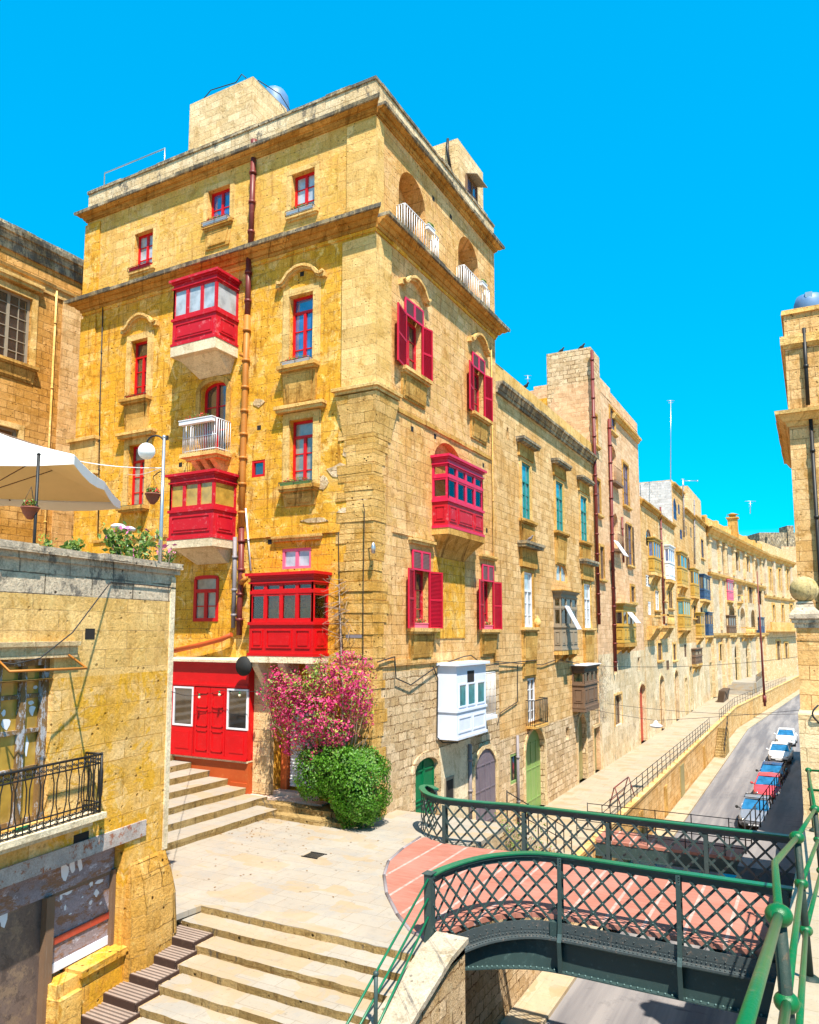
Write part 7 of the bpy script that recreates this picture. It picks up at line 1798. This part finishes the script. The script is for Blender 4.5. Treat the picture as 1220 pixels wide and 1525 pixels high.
for j in range(3):
    mb = MB()
    a, b = pos_[0][j], pos_[1][j]
    nearp = a+(a-b).normalized()*2.6+Vector((0,0,.10))
    kink = Vector(a)+(b-a)*.45+Vector((-.10,0,.05-.0*j))
    mb.tube([nearp, a], .021, 12)
    if j == 0:
        k1 = atD(1154, 1285, 5.0); mb.tube([a, a+Vector((0,0,.0)), k1, b], .021, 12)
    else: mb.tube([a, b], .020, 12)
    for p_, q_ in zip(pos_[1:3], pos_[2:4]): mb.tube([p_[j], q_[j]], .020, 10)
    mb.build('rail_bar', M['greenrust'], GR)
mb = MB()
for j in (0, 1):
    q = pos_[3][j]; mb.tube([q, q+Vector((2.5, .3, -.02))], .022, 8)
mb.build('rail_bar', M['greenrust'], GR)
# ---------------- thin railings ----------------
def railing(name, lab, pts, h, n, m=M['black'], mids=(.5,), group=None, r=.018, zoff=0):
    root = thing(name, lab, 'railing', pts[0], group); mb = MB()
    for (p, q) in zip(pts, pts[1:]):
        p, q = Vector(p), Vector(q)
        for f_ in (*mids, 1.0): mb.tube([p+Vector((0,0,h*f_)), q+Vector((0,0,h*f_))], r, 5)
    mb.build('rail', m, root)
    L_ = sum((Vector(q)-Vector(p)).length for p, q in zip(pts, pts[1:])); first = None
    for k in range(n+1):
        d = L_*k/n
        for (p, q) in zip(pts, pts[1:]):
            p, q = Vector(p), Vector(q); l_ = (q-p).length
            if d <= l_+1e-6: c = p+(q-p)*(d/l_); break
            d -= l_
        mb = MB(); mb.tube([c, c+Vector((0,0,h+.04))], r*1.2, 5); mb.build('post', m, root)
    return root
wz_ = -2.86
ys = onX(866, 1205, -8.9).y
railing('walkway_railing', 'long black railing along the edge of the upper walkway, nearest stretch', [(-8.9, 34.9, wz_), (-8.9, 74, wz_)], 1.0, 26, mids=(.35,.68))
railing('walkway_railing', 'black railing along the walkway edge beyond the little stair, far stretch', [(-8.9, 82, wz_), (-8.9, 98, wz_), (-8.9+bend(150), 150, wz_)], 1.0, 34, mids=(.5,))
railing('stair_railing', 'short black railing along the little stair cut into the retaining wall', [(-7.85, 79, -3.0), (-7.85, 74.8, -5.4)], .95, 6)
railing('stair_railing', 'railing of the steps going down beside the corner house', [(-8.95, 23.2, -.1), (-8.95, 30.2, -2.9)], 1.0, 7)
railing('ramp_railing', 'sloping black railing on the roadside ramp in front of the parked cars', [(-2.05, 24, -.3), (-2.05, 27, -.6), (-2.05, 53, -3.1), (-2.05, 60, -3.8)], .95, 18, mids=(.5,))
# ---------------- lamp column in the retaining wall ----------------
b = onX(1139, 1046, -8.2); b = atD(1139, 1046, 100); tp = atD(1127.5, 851, 100)
mb = MB(); mb.tube([b-Vector((0,0,.5)), b.lerp(tp,.45), tp], [.16,.12,.06], 8); mb.tube([b+Vector((0,0,0)), b+Vector((0,0,.9))], .24, 8); mb.build('leaning_pole', M['pipe_red'], label='tall slightly leaning dark red pole at the road edge far down the street', cat='pole')
# ---------------- cars ----------------
def make_car(paintm, lab, loc, rz=0, scale=1.0, long_=4.1):
    root = thing('parked_car', lab, 'car', loc, 'cars parked along the right side of the road'); root.rotation_euler = (0, 0, rz); root.scale = (1.08, 1.12, 1.08); root['_L'] = (0, 0, 0)
    W = .84; L2 = long_/2; mb = MB()
    # stations along y (front = -y): (y, half width, z bottom, z top)
    st_ = [(-L2,.52,.34,.52),(-L2+.10,.68,.26,.66),(-L2+.45,.80,.22,.78),(-.95,W,.22,.92),(-.2,W,.22,.94),(.9,W,.22,.96),(L2-.45,.82,.24,.97),(L2-.1,.74,.28,.90),(L2,.62,.36,.75)]
    rings = []
    for (y, w, z0, z1) in st_:
        zm_ = z0+(z1-z0)*.55
        rings.append([(-w*.92,y,z0),(w*.92,y,z0),(w,y,z0+.12),(w*1.01,y,zm_),(w*.97,y,z1-.05),(w*.86,y,z1),(w*.4,y,z1+.025),(-w*.4,y,z1+.025),(-w*.86,y,z1),(-w*.97,y,z1-.05),(-w*1.01,y,zm_),(-w,y,z0+.12)])
    for A_, B_ in zip(rings, rings[1:]):
        for i in range(12): j = (i+1) % 12; mb.face([A_[i],A_[j],B_[j],B_[i]], 0, True)
    mb.face(rings[0]); mb.face(list(reversed(rings[-1])))
    body = mb.build('body', paintm, root)
    # roof and pillars
    mb = MB(); y0, y1, y2, y3 = -1.02, -.38, 1.05, 1.62; zb_, zr = .93, 1.42
    rw_, bw_ = .60, .76
    rf = [[(-rw_,y1,zr-.03),(0,y1-.03,zr),(rw_,y1,zr-.03)], [(-rw_-.02,.3,zr),(0,.3,zr+.04),(rw_+.02,.3,zr)], [(-rw_,y2,zr-.04),(0,y2+.03,zr-.01),(rw_,y2,zr-.04)]]
    for A_, B_ in zip(rf, rf[1:]):
        for i in range(2): mb.face([A_[i],A_[i+1],B_[i+1],B_[i]], 0, True); mb.face([tuple(Vector(v)-Vector((0,0,.05))) for v in (A_[i],B_[i],B_[i+1],A_[i+1])], 0, True)
    for s_ in (-1, 1):
        for (p, q) in (((s_*bw_,y0,zb_),(s_*rw_,y1,zr-.03)), ((s_*bw_,.35,zb_),(s_*(rw_+.01),.33,zr-.02)), ((s_*bw_,y3,zb_+.02),(s_*rw_,y2,zr-.04))): mb.tube([p, q], .035, 6)
        mb.tube([(s_*rw_,y1,zr-.03),(s_*(rw_+.02),.3,zr),(s_*rw_,y2,zr-.04)], .03, 6)
    mb.build('roof', paintm, root)
    mb = MB(); mb.face([(-bw_+.02,y0+.03,zb_),(bw_-.02,y0+.03,zb_),(rw_-.01,y1+.01,zr-.05),(-rw_+.01,y1+.01,zr-.05)]); mb.build('windscreen', M['carglass'], root)
    mb = MB(); mb.face([(-bw_+.02,y3-.03,zb_),(bw_-.02,y3-.03,zb_),(rw_-.01,y2-.01,zr-.05),(-rw_+.01,y2-.01,zr-.05)]); mb.build('rear_window', M['gdark'], root)
    for s_ in (-1, 1):
        mb = MB(); mb.face([(s_*(bw_-.01),y0+.03,zb_),(s_*(bw_-.01),y3-.03,zb_),(s_*(rw_-.01),y2-.01,zr-.05),(s_*(rw_-.01),y1+.01,zr-.05)]); mb.build('side_window', M['gdark'], root)
        mb = MB(); mb.ball((s_*.95, y0+.12, 1.0), .09, 8); mb.tube([(s_*.8,y0+.12,.96),(s_*.93,y0+.12,.99)], .03, 5); mb.build('wing_mirror', paintm if paintm in (M['carred'], M['carwhite']) else M['rubber'], root)
        mb = MB(); mb.ball((s_*.56, -L2+.13, .60), .12, 8, squash=.6); mb.build('headlight', M['chrome'], root)
        for yw in (-L2+.78, L2-.80):
            mb = MB(); c = (s_*.76, yw, .31); ax = (Vector((0,1,0)), Vector((0,0,1)), Vector((s_,0,0))); mb.lathe(c, [(.16,-.1),(.31,-.09),(.32,0),(.31,.09),(.2,.10)], 18, ax=ax); wv_ = mb.build('wheel', M['rubber'], root)
            mb = MB(); mb.lathe(c, [(.001,.07),(.19,.085),(.2,.105),(.001,.10)], 14, ax=ax); mb.build('rim', M['chrome'], wv_)
    mb = MB(); mb.box(-.62,.62,-L2-.03,-L2+.05,.30,.42); mb.build('bumper', M['rubber'], root)
    mb = MB(); mb.box(-.26,.26,-L2-.045,-L2-.031,.34,.41); mb.build('number_plate', M['whitep'], root)
    mb = MB()
    for s_ in (-.25, .2): mb.tube([(s_,y0+.0,.955),(s_+.35,y0+.12,1.02)], .012, 4)
    mb.build('wiper', M['rubber'], root)
    return root
RZ = -5.55
def car_at(px, py, paintm, lab, **k):
    p = onZ(px, py, RZ); print('car', p); return make_car(paintm, lab, (p.x+.05, p.y+2.05, RZ+.004), **k)
car_at(1124, 1238, M['cargrey'], 'silver grey car with a roof rack, nearest in the row of parked cars', rz=R(-1.5))
rk = MB(); p = onZ(1124, 1238, RZ); 
for yy in (1.75, 2.9): rk.tube([(p.x-.65, p.y+yy, RZ+1.56), (p.x+.75, p.y+yy, RZ+1.56)], .02, 6)
for xx in (-.62, .72): rk.tube([(p.x+xx, p.y+1.75, RZ+1.56), (p.x+xx, p.y+2.9, RZ+1.56)], .014, 5); rk.tube([(p.x+xx, p.y+1.75, RZ+1.56), (p.x+xx, p.y+1.75, RZ+1.42)], .014, 5)
rk.build('roof_rack', M['black'], label='thin black rack bolted on the grey parked car roof', cat='roof rack')
car_at(1143, 1196, M['carred'], 'small red parked car between the grey one and the blue one', rz=R(-1.5))
car_at(1149, 1175, M['carblue'], 'dark blue parked car behind the red one', rz=R(-1.5), long_=4.3)
car_at(1161, 1138, M['carwhite'], 'white parked car directly behind the blue one', rz=R(-1.5))
car_at(1170, 1112, M['carwhite'], 'farthest white parked car at the top of the row', rz=R(-1.5))
cq = onZ(1100, 1299, RZ+1.3); print('bluecar', cq); make_car(M['carblue2'], 'bright blue vehicle on the road, glimpsed between the two footbridges', (cq.x, cq.y, RZ+.004), long_=4.3)
# ---------------- hanging street lamp and wires ----------------
lp_ = onZ(977, 1082, -1.2); lp_ = atD(977, 1081, 43)
hl = thing('suspended_lamp', 'flat white street lamp hanging from wires above the upper walkway', 'street lamp', (lp_.x, lp_.y, lp_.z))
mb = MB(); mb.lathe((lp_.x,lp_.y,lp_.z), [(.001,-.12),(.22,-.10),(.36,-.01),(.33,.05),(.14,.12),(.08,.28),(.001,.3)], 18); mb.build('shade', M['whitep'], hl)
def wire(name, lab, pts, r=.012, sag=0.0, cat='cable', m=None, group=None):
    P_2 = []
    for p, q in zip(pts, pts[1:]):
        p, q = Vector(p), Vector(q)
        for i in range(10): t = i/10; P_2.append(p.lerp(q, t)-Vector((0,0,sag*4*t*(1-t))))
    P_2.append(Vector(pts[-1])); mb = MB(); mb.tube(P_2, r, 5); return mb.build(name, m or M['cable'], label=lab, cat=cat, group=group)
yl = lp_.y
w0 = MR.P(yl, MR.hit(900, 1050)[1]+.2, 0)
wire('span_wire', 'thin wire that carries the flat hanging lamp across the street', [(XF, yl, lp_.z+.9), (lp_.x, lp_.y, lp_.z+.3), (-.5, yl+1, lp_.z+1.2)], .012, .05)
wA_ = onX(875, 991, XF); wire('span_wire', 'wire crossing the street at balcony height to the right hand building', [wA_, (-.45, wA_.y+8, wA_.z+.6)], .016, .35)
wA_ = onX(1040, 948, XF); wire('span_wire', 'higher distant wire crossing in front of the palazzo', [wA_, (-.45, wA_.y+2, wA_.z+.2)], .025, .3)
wA_ = onX(905, 1048, XF); wire('span_wire', 'low wire crossing the road above the parked cars', [wA_, (-.45, wA_.y+6, wA_.z-.6)], .014, .3)
# cables on the corner house
def on_wall(fr, lst, d=.06): return [fr.P(*fr.hit(x, y, d), d) for x, y in lst]
wire('facade_cable', 'black cable bundle run along the corner house above the white balcony', on_wall(MR, [(562,986),(588,978),(590,1010),(612,1020),(640,1000),(652,992),(690,978),(702,976),(722,992),(733,990),(800,983)], .12), .022)
wire('facade_cable', 'black cable dropping down left of the white balcony', on_wall(MR, [(645,992),(652,1010),(651,1098),(660,1106),(682,1106)], .06), .025)
wire('facade_cable', 'black cable on the ochre townhouse above the low brown balcony', [f2_.P(*f2_.hit(x, y, .08), .08) for x, y in ((737,985),(772,988),(808,990),(830,982),(870,990),(890,992))], .022)
wire('facade_cable', 'cable dropping between the white balcony and the lime door', [f2_.P(*f2_.hit(x, y, .06), .06) for x, y in ((771,990),(771,1045),(745,1062),(741,1080))], .02)
wire('facade_cable', 'thin cable running up the corner house from the bougainvillea', on_wall(ML, [(541,985),(541,885),(543,760),(541,750)], .12), .014)
wire('facade_cable', 'pair of thin cables beside the lowest red balcony', on_wall(ML, [(504,790),(506,905),(512,980)], .05), .014)
wire('festoon_wire', 'string of bulbs strung across the red shopfront', [LF.P(.1, LF.hit(250, 1030)[1], .1), sf.P(*sf.hit(290,1036,.3), .3), sf.P(*sf.hit(330,1028,.3), .3), sf.P(*sf.hit(384,1029,.4), .4), ML.P(*ML.hit(405,1030,.9), .9)], .008, .04)
for i, (x, y) in enumerate(((297, 1033), (327, 1029), (357, 1030), (383, 1028), (410, 1028))):
    fr_, d_ = (sf, .3) if i < 4 else (ML, .9)
    p = fr_.P(*fr_.hit(x, y, d_), d_); t = thing('festoon_bulb', 'small clear bulb on the string across the red shopfront', 'light bulb', p, 'bulbs on the string across the shopfront')
    mb = MB(); mb.lathe(p, [(.03,.0),(.03,-.07),(.02,-.08)], 8); mb.build('socket', M['doorgreen'], t); mb = MB(); mb.ball((p[0],p[1],p[2]-.13), .05, 10); mb.build('globe', M['bulb'], t)
wire('span_wire', 'thin white wire from the far left house to the lamp post', [onX(0, 645, -22), (pb.x, pb.y, atD(240,697,16.7).z)], .010, .3, m=M['whitep'])
wire('span_wire', 'second thin white wire between the lamp post and the red window behind it', [ML.P(*ML.hit(190,706,.1), .1), (pb.x, pb.y, atD(240,695,16.7).z)], .008, .1, m=M['whitep'])
# small wall fittings
dl_ = ML.P(*ML.hit(363, 992, .9), .9); mb = MB(); axs = (Vector((1,.0,0)), Vector((0,0,1)), Vector((.3,-1,0)).normalized()); mb.lathe(Vector(dl_), [(.001,-.06),(.34,-.06),(.34,.04),(.001,.05)], 24, ax=axs); mb.tube([dl_, Vector(dl_)+Vector((.1,.8,.1))], .03, 6)
mb.build('round_sign', M['rubber'], label='blank round black disc sign at the top right of the red shopfront', cat='sign')
for (fr, x, y, lab) in ((ML, 556, 815, 'small white wall lamp bracketed at the corner of the corner house'),):
    p = fr.P(*fr.hit(x, y, .3), .3); t = thing('wall_lamp', lab, 'wall lamp', p)
    mb = MB(); mb.lathe(p, [(.001,-.2),(.06,-.2),(.08,-.02),(.05,.12),(.001,.18)], 10); mb.build('lantern', M['alu'], t); mb = MB(); mb.tube([p, Vector(p)+Vector((-.35,.28,0))], .02, 5); mb.build('bracket', M['black'], t)
# ---------------- bougainvillea and bush ----------------
def foliage(name, lab, blobs, n, size, mats, probs, base, seed, stems=14, cat='plant', density=None):
    t = thing(name, lab, cat, base); rnd = random.Random(seed); mb = MB()
    vol = [b[1][0]*b[1][1]*b[1][2] for b in blobs]; tot = sum(vol)
    for (c, rad, *ex), v in zip(blobs, vol):
        cl = [(Vector((rnd.gauss(0,.5), rnd.gauss(0,.5), rnd.gauss(0,.5))), rnd.random()) for _ in range(26)]
        for _ in range(int(n*v/tot)):
            d = Vector((rnd.gauss(0,1), rnd.gauss(0,1), rnd.gauss(0,1))).normalized(); r_ = rnd.uniform(.55, 1.0)**.5
            ba = .5 if name == 'bush' else 1.9; bump_ = 1+ba*(.14*math.sin(7*d.x+3*seed)*math.sin(6*d.y+1)+.10*math.sin(11*d.z+d.x*5))
            if name == 'bush': d = Vector([math.copysign(abs(v_)**.72, v_) for v_ in d])
            q = Vector((c[0]+d.x*rad[0]*r_*bump_, c[1]+d.y*rad[1]*r_*bump_, c[2]+d.z*rad[2]*r_*bump_))
            nz = math.sin(q.x*5.1+seed)*math.sin(q.y*4.3)*math.sin(q.z*6.1+1)
            ps = probs if not ex else ex[0]
            u = rnd.random()+nz*.35; m_ = 0; acc = 0
            for i_, p_ in enumerate(ps):
                acc += p_
                if u < acc: m_ = i_; break
            else: m_ = len(ps)-1
            leaf(mb, q, size*rnd.uniform(.6, 1.35), rnd, m_, d)
    mb.build('foliage', mats, t, recalc=False)
    return t
def LP(px, py, d): return Vector(ML.P(*ML.hit(px, py, d), d))
def rad_m(px_r, py_r, dep): return (px_r/1117*25/.88, dep, py_r/1117*25)
bb = thing
bush = [(LP(472,1150,.75), rad_m(27,38,.65)), (LP(536,1170,.9), rad_m(34,54,.85)), (LP(505,1150,.8), rad_m(30,38,.65))]
foliage('bush', 'dense clipped green bush at the foot of the corner house', bush, 26000, .042, [M['leaf'], M['leaf2']], (.93,.07), LP(520,1215,.8), 4, cat='bush')
Pk = (.14,.14,.72); Yg = (.35,.4,.25); Tw = (.1,.1,.8)
bg = [(LP(428,1030,1.0), rad_m(36,32,.5), Pk), (LP(455,1060,1.1), rad_m(44,38,.6), Pk), (LP(500,1015,.8), rad_m(46,30,.5), Pk), (LP(525,985,.6), rad_m(24,16,.35), Pk), (LP(465,1020,1.2), rad_m(26,20,.4), Yg), (LP(478,1000,.9), rad_m(20,14,.4), Yg), (LP(530,1040,.7), rad_m(24,34,.4), Pk), (LP(440,1095,1.1), rad_m(24,24,.4), Pk), (LP(485,1085,1.0), rad_m(38,26,.5), Pk), (LP(408,1015,1.0), rad_m(14,22,.3), Pk), (LP(470,1125,.9), rad_m(20,14,.4), (.6,.1,.3)), (LP(398,1045,.9), rad_m(9,13,.2), Pk), (LP(412,1080,1.0), rad_m(10,16,.2), Pk), (LP(552,1000,.5), rad_m(9,15,.2), Pk), (LP(548,1065,.6), rad_m(10,16,.2), Pk), (LP(505,978,.5), rad_m(12,9,.2), Pk), (LP(430,1118,1.0), rad_m(8,10,.2), Pk)]
bt = foliage('bougainvillea', 'magenta bougainvillea cascading over the doorway of the corner house', bg, 10500, .05, [M['leaf2'], M['leafy'], M['bract']], Pk, LP(500,1180,.4), 8)
mb = MB(); rnd = random.Random(5)
trunk = LP(505, 1185, .25)
for k in range(60):
    tip = LP(rnd.uniform(400,552), rnd.uniform(985,1110), rnd.uniform(.3,1.5)); m1 = trunk.lerp(tip, .5)+Vector((rnd.uniform(-.3,.3),rnd.uniform(-.2,.1),rnd.uniform(.1,.7)))
    mb.tube([trunk, m1, tip], [.02,.012,.004], 4)
for k in range(46):
    a = LP(rnd.uniform(505,522), rnd.uniform(860,990), .15); b_ = a+Vector((rnd.uniform(-.8,.35), rnd.uniform(-.5,-.02), rnd.uniform(-.4,.5))); c_ = b_+Vector((rnd.uniform(-.3,.3),0,rnd.uniform(-.3,.3))); mb.tube([a, b_, c_], [.009,.006,.003], 4)
mb.tube([trunk, LP(512,1080,.15), LP(508,960,.12), LP(505,870,.12)], [.05,.04,.03,.015], 6)
mb.build('stem', M['twig'], bt)
# dry creeper on the tall tenement
mb = MB()
for k in range(70):
    a = Vector(MR.P(*MR.hit(rnd.uniform(891,900), rnd.uniform(985,1070), .1), .1)); b_ = a+Vector((rnd.uniform(0,.6), rnd.uniform(-.9,.9), rnd.uniform(-.9,.9))); mb.tube([a, b_], [.012,.004], 4)
mb.build('dry_creeper', M['twig'], label='dead brown creeper clinging to the wall right of the low brown balcony', cat='creeper')
# drain grate and litter on the plaza
p = onZ(468, 1274, .004); mb = MB()
for k in range(7): mb.box(p.x-.22+.066*k, p.x-.19+.066*k, p.y-.2, p.y+.2, .004, .016)
mb.box(p.x-.26, p.x+.26, p.y-.24, p.y-.2, .004, .018); mb.box(p.x-.26, p.x+.26, p.y+.2, p.y+.24, .004, .018); mb.build('plaza_drain', M['black'], label='small iron drain grate set in the plaza paving', cat='drain')
# weeds between the two bridges
c = onZ(745, 1262, -1.3); t = thing('weed_shrub', 'wispy green shrub growing behind the lattice of the footbridge', 'shrub', (c.x, c.y, -2.2)); c0_ = Vector((-8.3, 22.6, -1.2))
rnd = random.Random(9); mb = MB(); tw = MB()
for k in range(18):
    tip = c0_+Vector((rnd.uniform(-.8,.8), rnd.uniform(-.5,.6), rnd.uniform(.5,1.7))); bs = c0_+Vector((0,0,-.6)); tw.tube([bs, bs.lerp(tip,.5)+Vector((0,0,.1)), tip], [.014,.01,.004], 4)
    for _ in range(42): leaf(mb, bs.lerp(tip, rnd.uniform(.35,1))+Vector((rnd.gauss(0,.07),rnd.gauss(0,.07),rnd.gauss(0,.07))), .045, rnd, 0)
mb.build('foliage', M['leaf2'], t, recalc=False); tw.build('stem', M['twig'], t)
# ---------------- clutter on the walkway ----------------
def folding_stack(px, py, lab, n, m, tilt, name, h=1.6, w=2.2):
    p = onZ(px, py, -3.0); t = thing(name, lab, 'stack', (p.x, p.y, -3)); mb = MB()
    for k in range(n): x = p.x+.12*k; mb.hexa([(x,p.y,-3+.01),(x+.05,p.y,-3+.01),(x+.05,p.y+w,-3+.01),(x,p.y+w,-3+.01),(x+tilt,p.y,-3+h),(x+tilt+.05,p.y,-3+h),(x+tilt+.05,p.y+w,-3+h),(x+tilt,p.y+w,-3+h)])
    mb.build('table_top', m, t); mb = MB()
    for k in range(n): x = p.x+.12*k+.06; mb.tube([(x,p.y+.2,-2.95),(x+tilt*1.0,p.y+w-.2,-3+h*.9)], .03, 5); mb.tube([(x,p.y+w-.2,-2.95),(x+tilt,p.y+.2,-3+h*.9)], .03, 5)
    mb.build('leg', M['black'], t)
folding_stack(1068, 1046, 'dark folded tables stacked on the walkway by the railing', 7, M['brown'], .25, 'folded_tables', 1.5, 6)
folding_stack(1036, 1043, 'reddish folded frames leaning against the house wall on the walkway', 5, M['pipe_red'], -.5, 'folded_trestles', 2.4, 4)
# trestle frame by the railing
p = onZ(925, 1160, -3); mb = MB(); x0, y0 = -9.35, 39.6
for (yy) in (y0, y0+3.2):
    mb.tube([(x0-.4,yy,-3),(x0-.1,yy,-1.95)], .03, 5); mb.tube([(x0+.25,yy,-3),(x0-.05,yy,-1.95)], .03, 5)
mb.tube([(x0-.1,y0-.1,-1.95),(x0-.1,y0+3.3,-1.95)], .035, 5); mb.tube([(x0-.3,y0,-2.6),(x0-.3,y0+3.2,-2.6)], .025, 5)
mb.build('trestle', M['pipe_red'], label='bare metal trestle frame standing beside the walkway railing', cat='trestle')
# stair up and landing in front of the palazzo
st = MB(); py = 118.0
for k in range(9): st.box(-12.2, -8.3, py+.45*k, py+.45*k+.45, -3.0, -3.0+.17*(k+1))
st.box(-11.2, -8.0, py+4.05, py+21, -3.0, -1.46)
st.build('entrance_stair', M['pave'], label='pale stone stair up to the raised landing before the palazzo', cat='stair')
railing('landing_railing', 'black railing round the raised landing before the palazzo', [(-8.05, py+4.2, -1.45), (-8.05, py+20.9, -1.45)], 1.0, 16, mids=(.5,))
# ---------------- pigeons ----------------
def pigeon(p, lab, s=1.0, m=None):
    mb = MB(); p = Vector(p)
    mb.tube([p+Vector((-.16*s,0,.06*s)), p+Vector((-.08*s,0,.09*s)), p+Vector((0,0,.12*s)), p+Vector((.07*s,0,.16*s)), p+Vector((.10*s,0,.22*s)), p+Vector((.13*s,0,.24*s)), p+Vector((.17*s,0,.23*s))], [.01*s,.03*s,.065*s,.055*s,.03*s,.032*s,.004*s], 8)
    mb.tube([p+Vector((0,.02*s,.07*s)), p+Vector((.01*s,.02*s,0))], .008*s, 4); mb.tube([p+Vector((0,-.02*s,.07*s)), p+Vector((.01*s,-.02*s,0))], .008*s, 4)
    mb.build('pigeon', m or M['pipe_grey'], label=lab, cat='bird', group='pigeons on the roofs')
xt = onY(871, 512, E2+.3)
pigeon((XF-.8, E2+.5, zT), 'pigeon on the top right corner of the stone roof tower', 2.0, M['rubber'])
pigeon((XT+.9, E2+.4, zT), 'pigeon on the left edge of the stone roof tower', 1.8, M['rubber'])
h_ = T[0]; pigeon(f2_.P(Mi[0][0]+.2, Mi[0][3]+1.5, .3), 'pigeon on the hood above the middle white window', 1.3)
pigeon(f2_.P(E2-13, zp2, -.2), 'pair of dark birds on the ochre roof parapet', 1.6, M['rubber'])
# vase on a sill
p = f2_.P(Mi[0][1]+.35, Mi[0][2]+.01, .14); mb = MB(); mb.lathe(p, [(.12,0),(.18,.15),(.2,.3),(.12,.42),(.06,.5),(.09,.56),(.001,.6)], 12); mb.build('clay_urn', M['trim'], label='round clay urn standing on the sill of the white window', cat='urn')
# small lace balcony rail right of the white balcony
zz = MR.hit(731, 1040)[1]; a0 = WB[1]+.25; mb = MB(); rail_bars(mb, MR.P(a0,0,.5), MR.P(a0+1.5,0,.5), zz-.6, zz+1.2, 10, .015, top=.02); rail_bars(mb, MR.P(a0,0,.02), MR.P(a0,0,.48), zz-.6, zz+1.2, 4, .015)
mb.fb(MR, a0-.05, a0+1.6, -.02, .55, zz-.75, zz-.61); mb.build('small_balcony', M['whitep'], H)

rnd = random.Random(21); mb = MB()
for _ in range(150):
    if rnd.random() < .6: x, y = rnd.gauss(-15.4, 1.2), rnd.gauss(18.6, .7)
    else: x, y = rnd.uniform(-15.5, -9.5), rnd.uniform(13.5, 20)
    leaf(mb, Vector((x, min(y, 19.6), .012)), rnd.uniform(.02, .045), rnd, 0, Vector((0,0,3)))
mb.build('leaf_litter', M['dryleaf'], kind='stuff', label='dry leaves and petals scattered over the plaza', cat='litter', recalc=False)
# ---------------- light, sky, camera ----------------
SUN_EL = R(61)
sd = Vector((.70, -.714, 0)).normalized()
sunv = Vector((sd.x*math.cos(SUN_EL), sd.y*math.cos(SUN_EL), math.sin(SUN_EL)))
li = D.lights.new('sun', 'SUN'); li.energy = 4.9; li.angle = R(.53); li.color = (1.0, .93, .80)
so = D.objects.new('sun', li); COL.objects.link(so); so.rotation_euler = sunv.to_track_quat('Z', 'Y').to_euler(); so.location = (20, -40, 60)
W = D.worlds.new('World'); SC.world = W; W.use_nodes = True; nt = W.node_tree; bg = nt.nodes['Background']
sky = nt.nodes.new('ShaderNodeTexSky'); sky.sky_type = 'NISHITA'; sky.sun_disc = False; sky.sun_elevation = SUN_EL
sky.sun_rotation = math.atan2(sd.x, sd.y); sky.air_density = 1.0; sky.dust_density = .3; sky.ozone_density = 2.0
hs = nt.nodes.new('ShaderNodeHueSaturation'); hs.inputs['Saturation'].default_value = 2.2; hs.inputs['Hue'].default_value = .468; hs.inputs['Value'].default_value = 1.0
nt.links.new(sky.outputs[0], hs.inputs['Color']); mx = nt.nodes.new('ShaderNodeMix'); mx.data_type = 'RGBA'; mx.inputs[0].default_value = .6; mx.inputs[7].default_value = (.0, 1.44, 3.1, 1); nt.links.new(hs.outputs[0], mx.inputs[6]); nt.links.new(mx.outputs[2], bg.inputs['Color']); bg.inputs['Strength'].default_value = .15
cam = D.cameras.new('camera'); co = D.objects.new('camera', cam); COL.objects.link(co); SC.camera = co
co.location = O; co.rotation_euler = (math.pi/2+PITCH, 0, YAW)
cam.sensor_fit = 'AUTO'; cam.sensor_width = 36; cam.lens = F/1525*36; cam.shift_y = (CY-762.5)/1525
cam.clip_start = .05; cam.clip_end = 5000
SC.view_settings.view_transform = 'Standard'; SC.view_settings.look = 'None'; SC.view_settings.exposure = 1.12; SC.view_settings.gamma = 1
SC.render.resolution_x = 819; SC.render.resolution_y = 1024
for o in D.objects:
    if '_L' in o: del o['_L']
